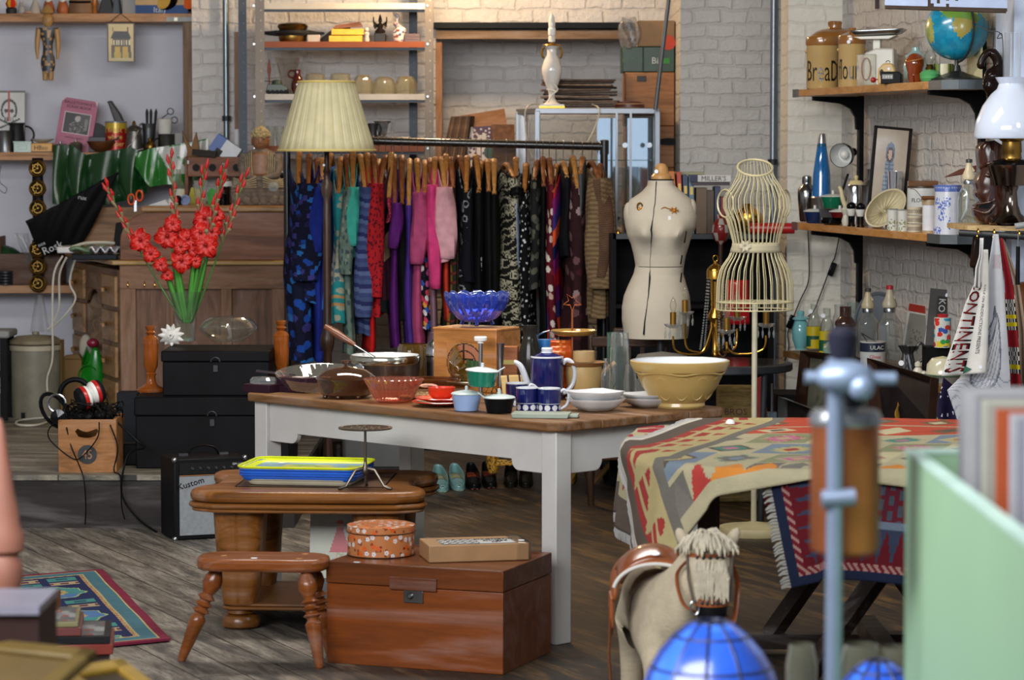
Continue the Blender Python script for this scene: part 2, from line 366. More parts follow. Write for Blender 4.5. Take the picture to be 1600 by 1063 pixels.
# left wall shelves and what is on them
YS=16.55
SHW=wood('#b98b62','#7a5638',3,'x',.55)
def zt_(py,Y=YS):return P(800,py,Y).z
Z1,Z2,Z3=zt_(21),zt_(238),zt_(446)
xL,xR=-4.2,(313-800)/F*YS
t=T('timber_shelves','rough timber wall shelves with upright post on the plaster wall','shelves',(0,YS,0))
for z,h in((Z1,.048),(Z2,.046),(Z3,.046)):B().box(((xL+xR)/2,.17,z-h/2),(xR-xL,.34,h)).out('shelf',SHW,t,bev=.003)
xp=(300-800)/F*YS
B().box((xp,.17,(Z1-.048+.26)/2+.12),(.09,.33,Z1-.048-.5)).out('upright',LWZ,t,bev=.003)
def LX(px,off=.12):return(px-800)/F*(YS+off)
def on(px,z,off=.12):return(LX(px,off),YS+off,z)
k=YS/F
GR='things along the top left shelf'
def gnome(px,colr,hat,lab):
 t=T('garden_gnome',lab,'gnome',on(px,Z1),group=GR)
 B(colr).lathe([(.028,0),(.036,.02),(.03,.05),(.022,.075),(.012,.085)],14).out('body',paint(.5),t)
 B('#d8a484').ball((0,-.004,.09),.017,12).out('face',paint(.5),t);B('#dedede').lathe([(.0,.055),(.016,.07),(.018,.085),(.014,.09)],12,at=(0,-.008,0)).out('beard',paint(.6),t)
 B(hat).lathe([(.02,.098),(.012,.125),(0,.15)],12).out('hat',paint(.5),t)
gnome(80,'#a4542c','#8b2f1d','small orange striped figure on the top shelf, left of its twin')
gnome(102,'#b0602f','#8b2f1d','small orange striped figure on the top shelf, beside the brown bag')
t=T('clown_figure','bright red and yellow clown figure with black legs on the top shelf','figure',on(22,Z1),group=GR)
B('#15151a').lathe([(.03,0),(.032,.03),(.02,.045)],12).out('legs',paint(),t);B('#d8261c').lathe([(.025,.04),(.034,.06),(.02,.09)],12,colf=lambda u,j:'#e8c21c' if int(u*8)%2 else '#d8261c').out('body',paint(),t);B('#e8c8b0').ball((0,0,.11),.02,12).out('head',paint(),t)
t=T('cat_figure','small grey and white animal figure on the top shelf','figure',on(38,Z1),group=GR)
B('#a9a8a4').lathe([(.02,0),(.024,.02),(.014,.05)],12).ball((0,-.008,.055),.014,12).prism([(-.012,.062),(-.004,.066),(-.01,.08)],-.012,-.004,'xz').prism([(.012,.062),(.004,.066),(.01,.08)],-.012,-.004,'xz').out('body',paint(),t)
O(B('#b9b4a8').lathe([(.036,0),(.03,.03),(.014,.07),(.004,.1)],18,flute=(12,.08)),'seashell','pale ribbed cone shell standing on the top shelf','shell',paint(.5),on(59,Z1),group=GR)
O(B('#d2a893').lathe([(.0,0),(.03,.004),(.024,.012),(.008,.018),(0,.02)],14),'seashell','flat pinkish shell lying beside the cone shell','shell',paint(.5),on(48,Z1,.07),group=GR)
t=T('leather_bag','brown leather bag with dark strap standing on the top shelf','bag',on(130,Z1),group=GR)
B().grid(12,8,lambda u,v:((u-.5)*(.13-.03*v),-.03*sin(pi*u)*(1-v*.4),.105*v)).out('bag_body',mat('#7d5c3e',.6),t,solid=.03);B().tube([(-.062,-.035,.07),(0,-.045,.068),(.062,-.035,.07)],.006,8).out('strap',BLACK,t)
O(B('#c0702a').lathe([(.012,0),(.018,.01),(.01,.04),(.02,.06),(.014,.1)],14),'turned_peg','orange turned wooden peg standing on the top shelf','ornament',paint(.35),on(152,Z1),group=GR)
for px,w_,c,lab in((170,.09,'#2a2b2f','dark grey folded case slumped on the top shelf'),(186,.05,'#4d5560','blue grey leaning folder on the top shelf')):
 O(B(c).prism([(-w_/2,0),(w_/2,0),(w_/2*.5,.12),(-w_/2*.3,.12)],-.04,.04,'xz'),'folder',lab,'case',paint(),on(px,Z1),bev=.006,group=GR)
O(B('#9a9a9a').box((0,0,.09),(.075,.008,.18)),'photo_card','black and white portrait card leaning on the top shelf','card',paint(),on(205,Z1,.06),rx=-.1,group=GR)
t=T('travel_book','blue and cream book lettered Italy on the top shelf','book',on(256,Z1,.06),group=GR)
B('#1c4a86').box((0,0,.075),(.3,.03,.15)).out('cover',paint(),t);B('#c4a474').box((.0,-.0155,.1),(.3,.002,.1)).out('cover_picture',paint(),t);B('#cfd6de').text('Italy',.045,(-.01,-.0165,.008)).out('lettering',paint(),t)
for px,c,r,lab in((257,'#e0b14e',.066,'black round tube lying on the top shelf with yellow end'),(298,'#f06a24',.052,'black round tube lying on the top shelf with orange end')):
 t=T('stage_lamp',lab,'tube',on(px,Z1,.03),group=GR);zc=r+.02
 B().at((0,0,zc),rz=radians(-32),rx=-pi/2).lathe([(r*.92,0),(r,.01),(r,.3)],24).out('tube_body',BLACKG,t)
 B().at((0,0,zc),rz=radians(-32),rx=-pi/2).lathe([(r*.9,-.004),(r*.9,.004)],24).out('coloured_end',mat(c,.5),t)
t=T('spirit_level','clear plastic spirit level fixed to the end of the top shelf edge','level',on(286,Z1-.034,-.009))
B().box((0,0,0),(.17,.014,.026)).out('level_body',glass('#dfe6e8',.55,.2),t);B('#cdbf6a').box((-.03,-.009,0),(.02,.004,.02)).out('bubble_vial',paint(.2),t)
t=T('wooden_puppet','carved wooden temple puppet in dark scaled costume hanging from the top shelf','puppet',XZ(78,YS-.04,zt_(126)))
g,dk='#a8814a','#2c2f38'
def sc_(u,v):return g if blob(u*3,v*3,3,1)[0]<.28 else dk
B().grid(16,18,lambda u,v:((.03+.028*(v>.45)*(v-.45)*2+.012*sin(v*7))*cos(u*2*pi),.02*sin(u*2*pi),.04+v*.26),sc_,cu=True).out('costume',paint(.4),t)
B(g).lathe([(.016,.305),(.03,.33),(.03,.36),(.018,.375),(.038,.385),(.026,.41),(.004,.43)],14,sy=.7).ball((0,-.02,.345),.006,8).out('head',paint(.4),t)
for s in(-1,1):
 B(g).tube([(s*.05,0,.29),(s*.058,-.004,.23),(s*.06,-.01,.17),(s*.056,-.014,.12)],[.018,.016,.012,.006],10).out('arm',paint(.4),t)
 B(g).tube([(s*.016,0,.05),(s*.016,-.004,0)],[.018,.014],10).out('leg',paint(.4),t)
t=T('temple_plaque','framed cream picture of a temple front hanging on a cord','picture',XZ(192,YS-.012,zt_(97)))
W_,H_=43*k,60*k
def temple(u,v):
 if u<.05 or u>.95 or v<.03 or v>.97:return '#4a3020'
 if.26<v<.44 and.15<u<.85:return '#c8a93e' if(abs(u-.38)<.1 or abs(u-.64)<.1)and v<.4 else '#5a4a34'
 if.1<v<=.26 and.15<u<.88:return '#c8a93e' if abs(u-.38)<.12 and v<.24 or abs(u-.66)<.12 and v<.24 else '#5c5a3a'
 if.44<=v<.6 and.2<u<.82:return '#d8d2b0' if int(u*22)%2 and v<.56 else '#4d4238'
 if.6<=v<.8 and abs(u-.5)<.38-(v-.6)*.6:return '#2b2a2e'
 if abs(u-.22)<.015 and.8<v<.9 or abs(u-.75)<.015 and.8<v<.9:return '#7a2a20'
 return '#cdbd86'
B().grid(40,48,lambda u,v:((u-.5)*W_,-.006,v*H_),temple).out('painting',paint(.4),t,smooth=False);B('#4a3020').box((0,0,H_/2),(W_,.01,H_)).out('frame',paint(),t)
B('#3a2c22').tube([(-.07,-.004,H_),(0,-.01,H_+.055),(.07,-.004,H_)],.0025,6).out('hanging_cord',paint(),t)
GM='things along the middle left shelf'
t=T('skull_sign','white enamel sign with black skull and crossed bones and red stripe','sign',on(18,Z2,.24),rx=-.12,rz=.05,group=GM);W_,H_=.17,.36
def skull(u,v):
 x,y=(u-.45),(v-.68)
 if abs(u-.45)<.035 and v>.5:return '#b8463c'
 d=sqrt((x/.26)**2+(y/.17)**2)
 if.84<d<1.08 and v>.56:return '#1c1c1c'
 if sqrt(((abs(x)-.1)/.07)**2+((y+.01)/.03)**2)<1:return '#1c1c1c'
 if.5<v<.56 and abs(x)<.15:return '#1c1c1c' if int(u*30)%2 else '#d9dad6'
 for s in(-1,1):
  if abs((v-.46)-s*x*.22)<.018 and abs(x)<.36:return '#1c1c1c'
 return '#d6d7d2' if.02<u<.97 and v<.97 else '#6a6a66'
B().grid(44,60,lambda u,v:((u-.5)*W_,0,v*H_),skull).out('enamel_plate',paint(.25),t,smooth=False,solid=.004);B('#1c1c1c').text('VERG',.045,(.03,-.004,.09)).out('lettering',paint(),t)
t=T('pewter_tankard','dull pewter mug standing in front of the skull sign','mug',on(10,Z2,.05),group=GM)
B().lathe([(.044,0),(.042,.01),(.042,.12),(.045,.125),(.039,.125),(.038,.02),(0,.02)],24).out('mug_body',mat('#77797a',.35,.9),t)
t=T('iron_mug','black iron jug with curled handle behind the pewter mug','jug',on(28,Z2,.15),group=GM)
B().lathe([(.04,0),(.05,.05),(.04,.15),(.05,.17)],20).out('jug_body',IRON,t);B().tube(arc((.05,0,.1),.05,-pi/2,pi/2),.006,8).out('handle',IRON,t)
O(B('#7f9088').box((0,0,.027),(.1,.06,.054)).box((0,0,.058),(.108,.066,.01)).box((0,-.031,.028),(.05,.002,.025)),'pewter_box','small grey green lidded pewter box on the middle shelf','box',mat('#7d8780',.35,.7),on(38,Z2,.05),bev=.003,group=GM)
t=T('oxo_tin','yellow oblong tin with black lettering on the middle shelf','tin',on(67,Z2,.06),group=GM)
B('#d89a1e').box((0,0,.026),(.13,.07,.052)).out('tin_body',paint(.3),t,bev=.004);B('#22180c').text('HBso',.036,(0,-.036,.014)).out('lettering',paint(),t);B('#3c3c38').box((0,0,.002),(.134,.074,.006)).out('base_rim',paint(),t)
O(B().lathe([(.02,0),(.062,.018),(.07,.024),(.066,.024),(.02,.005),(0,.005)],28),'enamel_dish','shallow white enamel dish resting on top of the yellow tin','dish',mat('#c3c5bd',.3),on(68,Z2+.0525,.06),group=GM)
t=T('ballet_book',"pink Balletomane's Scrap-Book standing tilted on the middle shelf",'book',on(114,Z2,.14),rx=-.14,group=GM);t.rotation_euler=(-.14,radians(9),0);W_,H_=.21,.3
B('#b05c7c').box((0,0,H_/2+.01),(W_,.022,H_)).out('cover',mat('#b0607c',.45),t,bev=.002)
def ph(u,v):
 if u<.035 or u>.965 or v<.045 or v>.955:return '#d8c8cc'
 x,y=u-.52,v-.5
 if x*x/.012+(y-.22)**2/.02<1:return '#b9b3ae'
 if x*x/(.06+.05*(1-v))+(y+.2)**2/.09<1:return '#8a8582' if blob(u*2,v*2,5,2)[0]<.3 else '#3d3a3a'
 if abs(u-.85)<.07 and.2<v<.75:return '#807c78'
 return '#2b292a' if u<.6 or v<.5 else '#4c494a'
B().grid(34,28,lambda u,v:((u-.5)*.155,-.0125,.105+v*.125),ph).out('cover_photograph',paint(.4),t,smooth=False)
B('#3a1626').text("BALLETOMANE'S\nSCRAP-BOOK",.024,(0,-.013,.278)).text('ARNOLD L. HASKELL',.0115,(0,-.013,.078)).out('lettering',paint(),t)
B('#d5c6c9').prism([(-.105,.31),(-.08,.31),(-.105,.285)],-.0125,-.0122,'xz').prism([(.105,.31),(.085,.31),(.105,.28)],-.0125,-.0122,'xz').out('torn_corner',paint(),t)
O(B().lathe([(.085,0),(.085,.01)],36).lathe([(.015,.01),(.015,.014)],20),'round_grille','dark round slotted disc leaning behind the pink book','disc',IRON,on(150,Z2+.085,.17),rx=pi/2-.15,group=GM)
O(B('#20242a').box((0,0,.045),(.1,.07,.09)),'black_box','dark grey box behind the wooden bowl','box',paint(.4),on(155,Z2,.13),bev=.004,group=GM)
for px,r,h,c,lab in((96,.042,.05,'#8b8f8e','low pewter pot with lid behind the green cloth'),(120,.036,.06,'#8b8878','squat metal pot behind the green cloth')):
 O(B().lathe([(r*.8,0),(r,.01),(r,h*.7),(r*1.05,h*.75),(r*.9,h*.9),(.008,h),(.008,h+.012),(0,h+.014)],20),'metal_pot',lab,'pot',mat(c,.3,.8),on(px,Z2,.04),group=GM)
t=T('wooden_bowl','dark turned wooden bowl holding odds and ends on the middle shelf','bowl',on(160,Z2,.04),group=GM)
B().lathe([(.025,0),(.06,.02),(.085,.062),(.08,.064),(.055,.025),(0,.012)],30).out('bowl_body',wood('#6d4023','#3c2010',3,'x',.3),t)
O(B('#c6c9c4').tube(spl([(-.05,0,.0),(.0,-.01,.012),(.05,0,.028),(.05,0,.04)]),.006,8),'metal_whistle','shiny metal trinket lying in the wooden bowl','trinket',STEEL,on(172,Z2+.05,.04),group=GM)
t=T('pepper_tin','yellow and red pepper tin on the middle shelf','tin',on(183,Z2,.1),group=GM);rr=.062
B().lathe([(rr,0),(rr,.02),(rr,.11),(rr,.135),(rr,.17)],40,colf=lambda u,j:'#b0221c' if j<2 or(j==2 and(u*10)%2<1.2)else '#cfae3a').lathe([(rr*1.02,.168),(rr*1.02,.176),(rr*.93,.178),(0,.178)],40).out('tin_body',paint(.25,.2),t)
B('#e2c46a').text('finest\nwhite\npepper',.04,(0,0,.115),wrap=rr+.001).out('lettering',paint(),t)
O(B().prism([(0,0),(.05,.07),(.1,.17),(.13,.26),(.14,.27),(.115,.28),(.06,.2),(.01,.08)],-.03,.03,'xz'),'leather_sheath','curved dark leather horn leaning behind the pepper tin','horn',mat('#3c3a3a',.5),on(207,Z2+.02,.16),bev=.012,rz=pi,group=GM)
t=T('pewter_coffee_pot','engraved pewter pot with domed lid on the middle shelf','pot',on(211,Z2,.05),group=GM)
B().lathe([(.05,0),(.052,.03),(.046,.08),(.04,.12),(.044,.125),(.04,.135),(.025,.15),(.01,.158)],26).out('pot_body',mat('#73716c',.35,.85,.3,60),t);B().lathe([(.008,.158),(.012,.166),(.004,.18),(0,.182)],12).out('finial',BRASS,t)
B('#c8bfae').tube(spl([(.03,-.03,.13),(.0,-.05,.06),(-.03,-.055,.03),(-.02,-.055,.005),(.06,-.05,.02)]),.002,6).out('string',paint(),t)
t=T('tool_cup','grey metal cup holding three dark tools','cup',on(234,Z2,.1),group=GM)
B().lathe([(.032,0),(.035,.13),(.042,.165),(.038,.165),(.03,.02),(0,.02)],22).out('cup_body',mat('#5f6364',.35,.8),t);B().tube(arc((-.036,0,.15),.016,0,2*pi,14),.004,6).out('ring_handle',STEEL,t)
for dx,tl,h in((-.01,-.02,.25),(.01,.0,.25),(.028,.06,.24)):
 O(B().tube([(0,0,0),(0,0,.1),(0,0,.19),(0,0,.21)],[.004,.006,.009,.003],8),'hand_tool',['slim dark tool in the grey metal cup, leftmost of three','middle black tool standing in the grey metal cup','thick dark tool in the grey metal cup, rightmost of three'][(dx>0)+(dx>.02)],'tool',IRON,on(234+dx*260,Z2+.04,.1),ry=tl+.02,group='tools in the grey cup')
t=T('brass_lamp_font','small brass bulbous pot glinting on the middle shelf','pot',on(236,Z2,.03),group=GM)
B().lathe([(.02,0),(.032,.02),(.03,.045),(.012,.065),(.014,.08),(0,.085)],20).out('pot_body',DBRASS,t)
t=T('steel_mug','wide steel mug with handle under the white mug','mug',on(262,Z2,.08),group=GM)
B().lathe([(.05,0),(.052,.005),(.05,.1),(.053,.104),(.048,.104),(.047,.01),(0,.01)],26).out('mug_body',mat('#77776f',.35,.9),t);B().tube(arc((-.045,-.03,.05),.03,pi/2,3*pi/2),.005,8).out('handle',mat('#4f4f4a',.35,.9),t)
t=T('white_mug','white china mug with gold rim on top of the steel mug','mug',on(259,Z2+.105,.08),group=GM)
B('#dcdad2').lathe([(.036,0),(.04,.01),(.042,.075),(.043,.086),(.04,.088),(.037,.01),(0,.01)],26,colf=lambda u,j:'#a97d3c' if j==3 else '#dcdad2').out('mug_body',paint(.2),t)
t=T('wire_scissors','black looped scissors poking out behind the white mug','scissors',on(268,Z2+.19,.12),group=GM)
B().tube(arc((0,0,.045),.018,0,2*pi,16),.003,6).tube([(-.05,0,.005),(-.01,0,.035)],.003,6).tube(arc((.022,0,-.005),.018,0,2*pi,16),.003,6).out('scissor_handles',IRON,t)
t=T('grey_speaker','small grey and white plastic device at the end of the middle shelf','device',on(284,Z2,.07),group=GM)
B().box((-.01,0,.055),(.05,.05,.12)).out('housing',mat('#8b8b88',.5),t,bev=.006);B().prism([(.012,0),(.04,0),(.034,.1),(.022,.115)],-.026,.02,'xz').out('white_front',mat('#d9d9d6',.4),t)
def brasses(px,py0,py1,n,lab):
 t=T('horse_brass_strap',lab,'horse brasses',XZ(px,YS-.02,zt_(py1)));H_=(py1-py0)*k
 B().grid(2,16,lambda u,v:((u-.5)*(.06+.02*(1-cos(v*2*pi*n))/2),0,v*H_)).out('leather_strap',mat('#17161a',.4),t,solid=.006)
 for i in range(n):
  z=H_*(i+.55)/n-.01;q=.043
  b=B().tube(arc((0,-.01,z),q,0,2*pi,20),.008,6).tube(arc((0,-.01,z),q*.6,0,2*pi,16),.004,5)
  for a in range(4+i):c_=2*pi*a/(4+i)+.4;b.tube([(0,-.01,z),(q*cos(c_),-.01,z+q*sin(c_))],.004,5)
  b.ball((0,-.012,z),.014,10,(1,.5,1)).out('brass',DBRASS,t)
brasses(60,247,340,3,'strap of horse brasses hanging from the middle shelf')
brasses(59,375,455,3,'strap of horse brasses hanging in front of the bottom shelf')
GB='things along the bottom left shelf'
t=T('wooden_crate','brown wooden crate holding plastic bags on the bottom shelf','crate',on(50,Z3,.12),group=GB)
for y in(-.1,.1):B().box((0,y,.09),(.36,.012,.18)).out('side',wood('#5d4130','#35241a',3,'x',.6),t,bev=.002)
for x in(-.175,.175):B().box((x,0,.14),(.012,.2,.28)).out('end',wood('#8a5a36','#56351f',3,'z',.6),t,bev=.002)
O(B().ball((0,0,.1),.1,20,(1.4,.8,1)).ball((.08,0,.06),.06,16),'green_bag','crumpled dark green plastic bag in the crate','bag',mat('#1a4024',.3,0,.4,12,.9),(LX(0),YS+.12,Z3+.03),group=GB)
O(B().ball((0,0,.05),.055,16,(1,.7,1.2)),'blue_bag','blue crumpled bag in the wooden crate','bag',mat('#1c2e78',.35,0,.4,12,.9),on(40,Z3+.045,.11),group=GB)
O(B().grid(10,14,lambda u,v:(.04*(u-.5)*(1+v)-.06*v+.05,.015*sin(u*9+v*5),.2*v)),'clear_bag','twisted clear plastic bag beside the green bag','bag',glass('#d5dade',.3,.2),on(36,Z3+.1,.0),group=GB)
for i in range(5):
 O(B('#25272d').lathe([(.042,0),(.046,.003),(.046,.012),(.042,.015)],26),'film_can',['bottom','second lowest','middle','second highest','topmost'][i]+' black round tin in the stack left of the horse brasses','tin',paint(.3),on(9,Z3+i*.017,.03),group='stack of black round tins')
def drape_sheet(name,lab,cat,pxs,tops,bots,colf,m,Y0,amp=.03,nf=5,sd=0,group=None):
 n=60;rr=random.Random(sd);ph_=rr.random()*6
 def fn(u,v):
  i=u*(len(pxs)-1);a=min(int(i),len(pxs)-2);q=i-a
  px=pxs[a]*(1-q)+pxs[a+1]*q;ty=tops[a]*(1-q)+tops[a+1]*q;by=bots[a]*(1-q)+bots[a+1]*q
  Y=Y0-amp*(.4+v)*abs(sin(u*pi*nf+ph_+.3*sin(v*3)))-.004*sin(u*37+v*3)
  p=P(px,ty*(1-v)+by*v,Y0);return(p.x,Y,p.z)
 return O(B().grid(n,26,fn,colf),name,lab,cat,m,group=group)
PL=paint(.25,0,.25,14,.1)
drape_sheet('green_sheet','dark green glossy plastic sheet hanging from the middle shelf','plastic sheet',[84,110,135,175,205,232],[228,226,242,235,230,242],[318,325,330,318,312,300],lambda u,v:'#0f3f18',PL,YS-.05,.05,4,1)
def bagc(u,v):return '#c9cdc6' if(abs(u-.42-v*.3)<.09 and v<.75)or(u>.4 and v<.2+.2*u and v>.04)else '#2c7a2c'
drape_sheet('carrier_bag','bright green and white carrier bag hanging at the shelf end','bag',[212,235,262,300,325],[240,232,228,222,216],[262,292,288,290,262],bagc,PL,YS-.1,.03,3,2)
def blk(u,v):return '#0e0f11'
DZ=1.38;DY0,DY1=15.3,16.5
t=T('black_fabric_bag','large black fabric bag with white script leaning on the shelves','bag',(0,0,0))
def fb(u,v):
 a=P(40+u*140,345-u*70,16.35);c=P(52+u*110,372+u*25,16.35);c2=P(60+60*u,395,16.35)
 p=a.lerp(c,v);return(p.x,16.38-.04*sin(pi*u)*sin(pi*v)-.01*sin(u*20),p.z)
def fb2(u,v):
 tp=P(40+u*145,347-u*78,16.3);bt=P(62+u*60,400-u*12,16.3);p=tp.lerp(bt,v);return(p.x,16.3+.1*v-.03*sin(pi*u)*sin(pi*v)+.008*sin(u*22+v*6),p.z)
B('#101114').grid(40,20,fb2).out('bag_body',paint(.65,0,.4,50),t,solid=.02)
for s_,px,py,sz,ro in(('Rosk',84,392,.06,.7),('nos',66,384,.03,.7),('rux',128,312,.035,-.3)):
 q=P(px,py,16.2);B('#c4c6ca').text(s_,sz,(q.x,16.2,q.z),ry=-ro*.6).out('lettering',paint(),t)
t=T('wire_hook','black wire hook hanging from the middle shelf','hook',XZ(3,YS-.02,zt_(302)))
B().tube(spl([(0,0,.16),(-.01,0,.07),(.03,0,.03),(.02,0,0),(-.01,0,.02)]),.002,6).out('hook_wire',IRON,t)
# roll-top desk
t=T('roll_top_desk','old oak roll-top desk with panelled end standing on the platform','desk',(0,0,0));DK=t
OAKP=wood('#8a6448','#553a28',3,'z',.5);OAKH=wood('#8c6548','#583c28',3,'x',.5);OAKL=wood('#a87f4e','#5f4427',3,'y',.45);OAKD=wood('#805f3e','#4a3421',3,'y',.5)
XA,XB=(187-800)/F*DY0,(449-800)/F*DY0
ZD=P(800,414,DY0).z
def sx_(px):return(px-800)/F*DY0
def sz_(py):return P(800,py,DY0).z
zb=PZ
DXF=.085
def dlx(Y):return XA-(Y-DY0)*.36
B().box(((XA+XB)/2,DY0+.03,(zb+ZD)/2),(XB-XA,.04,ZD-zb)).out('end_board',wood('#7a5640','#45301f',3,'z',.5),t)
for a,c in((187,212),(345,362),(424,449)):B().box(((sx_(a)+sx_(c))/2,DY0,(zb+ZD)/2),(sx_(c)-sx_(a),.03,ZD-zb)).out('stile',OAKP,t,bev=.004)
for a,c in((414,452),(636,654)):B().box(((XA+XB)/2,DY0-.002,(sz_(a)+sz_(c))/2),(XB-XA,.03,sz_(a)-sz_(c))).out('rail',OAKH,t,bev=.004)
B().box((sx_(268),DY0+.008,(zb+sz_(452))/2),(.012,.02,sz_(452)-zb)).out('rail',OAKP,t)
def slab(y0,y1,z0,z1,dep,m,name,out_=0,par=None,bev=.003):
 a,c=dlx(y0)-out_,dlx(y1)-out_
 return B().put([(a,y0,z0),(c,y1,z0),(c+dep,y1,z0),(a+dep,y0,z0),(a,y0,z1),(c,y1,z1),(c+dep,y1,z1),(a+dep,y0,z1)],[[3,2,1,0],[4,5,6,7],[0,1,5,4],[1,2,6,5],[2,3,7,6],[3,0,4,7]]).out(name,m,par or t,bev=bev)
for y0,y1 in((DY0+.015,DY0+.42),(DY1-.38,DY1)):
 slab(y0,y1,zb,ZD-.03,.7 if y0>16 else.5,OAKD,'pedestal')
 for i in range(4):
  z0=zb+.03+i*.19;d=slab(y0+.05,y1-.04,z0,z0+.165,.03,OAKL,'drawer',.016)
  ym=(y0+y1)/2;B().at((dlx(ym)-.03,ym,z0+.1)).grid(10,4,lambda u,v:(-.02*sin(pi*u)*(1-v*.3),(u-.5)*.2,-.02*v)).out('drawer_pull',OAKL,d,solid=.014)
slab(DY0+.42,DY1-.38,ZD-.16,ZD-.03,.03,OAKD,'apron_rail')
b=B()
b.grid(14,2,lambda u,v:(dlx(DY0+.42+u*.4)+.005-.0,DY0+.42+u*.4,ZD-.16-v*(.09*(abs(2*u-1)**2.5)))).out('kneehole_arch',OAKD,t,solid=.02)
slab(DY0+.42,DY1-.38,zb,ZD-.1,.02,wood('#5d4634','#33251b',3,'z',.6),'kneehole_back',-.5)
a,c=dlx(DY0-.04)-.05,dlx(DY1)-.05
B().prism([(a,DY0-.045),(XB+.06,DY0-.045),(XB+.06,DY1+.02),(c,DY1+.02)],ZD,ZD+.024).out('writing_top',wood('#b08a4c','#6b4f28',3,'x',.35,.3),t,bev=.006)
def prof(Yp,th,xo,m,nm):
 zt2=sz_(331);x0_=sx_(187)+xo;poly=[(x0_,ZD+.024)]+[(x0_+.0+.17*(1-cos(q)),ZD+.12+(zt2-ZD-.12)*sin(q))for q in[i*pi/16 for i in range(9)]]+[(XB-.0,zt2),(XB,ZD+.024)]
 return B().prism(poly,Yp,Yp+th,'xz').out(nm,m,t,bev=.004)
prof(DY0+.01,.035,0,wood('#84543a','#50301f',3,'x',.5),'roll_end_panel');prof(DY1-.05,.035,dlx(DY1)-XA+.04,wood('#8f6a48','#5a4028',3,'x',.5),'roll_end_panel')
B().box(((sx_(230)+XB)/2+.02,(DY0+DY1)/2-.01,sz_(327)+.0),(XB-sx_(230)+.1,DY1-DY0+.02,.03)).out('top_board',wood('#9a7242','#5b4024',3,'x',.4,.3),t,bev=.008)
B().box((XB-.05,(DY0+DY1)/2,(ZD+sz_(331))/2),(.04,DY1-DY0-.1,sz_(331)-ZD-.03)).out('back_board',OAKP,t)
for px in(200,226,242):
 B().tube(spl([(0,0,.022),(0,-.012,.016),(.002,-.016,.0),(.0,-.012,-.008),(0,-.022,-.002)]),.0022,6).out('cup_hook',BRASS,t,(sx_(px),DY0-.018,sz_(446)-.0))
ZT=sz_(327)+.016
def dk(px,py,z=None):z=ZD+.0245 if z is None else z;return G(px,py,z)
t=T('power_strip','white power strip with trailing cables on the edge of the desk top','power strip',G(108,395,ZD+.03))
B().box((0,0,.02),(.09,.3,.035)).out('socket_housing',mat('#dedfe0',.35),t,bev=.006);B('#28d040').box((.05,-.12,.02),(.004,.02,.012)).out('switch',paint(),t)
for i,pts in enumerate(([(98,400),(84,430),(82,500),(82,560),(74,590),(74,612)],[(104,402),(93,430),(92,480),(80,510),(74,514)],[(120,398),(109,440),(118,466),(104,490),(82,512)])):
 O(B('#cfcbbc').tube(spl([P(x,y,15.35+.1*i)for x,y in pts]),.0055,8),'white_cable',['long white cable hanging from the desk to the platform','short middle white cable hanging from the power strip','curved white cable looping beside the desk drawers'][i],'cable',paint(.4),group='cables from the power strip')
O(B('#cfcbbc').tube(spl([G(95,651,PZ+.008),G(60,664,PZ+.008),G(28,664,PZ+.008),G(32,657,PZ+.008),G(80,652,PZ+.008)]),.006,8),'white_cable','loose loop of white cable lying on the platform','cable',paint(.4))
GD='clutter on the desk top'
O(B().box((0,0,.015),(.24,.22,.03)),'black_folder','flat black case lying on the desk writing top','case',BLACKG,G(152,405,ZD+.0245),bev=.004,group=GD)
O(B('#5f7d5c').grid(14,6,lambda u,v:((u-.5)*.2,(v-.5)*.14,.02+.012*sin(u*9)*cos(v*5)+.01*u)),'green_envelope','green padded packet on the flat black case','packet',PL,G(140,396,ZD+.05),solid=.02,group=GD)
O(B('#b4adb4').grid(20,8,lambda u,v:((u-.5)*.17,(v-.5)*.12,.02+.016*sin(u*21+v*7)),lambda u,v:'#b03838' if u>.6 and v>.6 else '#b9b6bb'),'silver_packet','crinkled silver packet on the desk top','packet',paint(.2,.4,.6,60),XZ(166,15.5,ZD+.055),solid=.01,group=GD)
O(B('#c9c5b4').tube(spl([(-.11,0,.0),(-.04,0,.02),(.05,0,.024),(.12,0,.02)]),[.008]*19,8),'paper_roll','thin rolled pale paper on the green packet','paper',paint(),G(145,386,ZD+.085),group=GD)
O(B().prism([(0,0),(.09,0),(.1,.14),(.07,.18),(.02,.17)],-.01,.01,'xz'),'black_phone_stand','upright black flap standing on the desk top','case',BLACK,G(176,396,ZD+.03),bev=.004,group=GD)
O(B().lathe([(.02,0),(.03,.012),(.012,.02),(.02,.03),(0,.035)],12),'cream_ornament','little cream ornament at the corner of the desk top','ornament',mat('#c8bf98',.4),G(182,405,ZD+.0245),group=GD)
t=T('scissors','orange handled scissors standing on the desk','scissors',XZ(212,15.6,ZT-.005),ry=.0)
for s,z in((-1,.035),(1,.055)):B('#e0501c').tube([(s*.022+.017*cos(a),0,z+.028*sin(a)+.0)for a in[i*pi/9 for i in range(19)]],.005,8).out('scissor_handle',paint(.3),t)
B().box((0,0,-.0),(.014,.003,.06)).out('blade',STEEL,t)
def bottle(px,Y,z,prof,m,lab,cap=None,label=None,name='glass_bottle',cat='bottle',group=None,seg=22):
 t=T(name,lab,cat,XZ(px,Y,z),group=group);bb_=B();bb_.open=1;bb_.lathe(prof,seg).out('bottle_body',m,t)
 if cap:B().lathe(cap[0],16).out('cap',cap[1],t)
 if label:bb_=B(label[2]);bb_.open=1;r_=label[3];bb_.lathe([(r_,label[0]),(r_,label[1])],seg).out('paper_label',paint(.5),t)
 return t
GT='bottles and glasses on the desk'
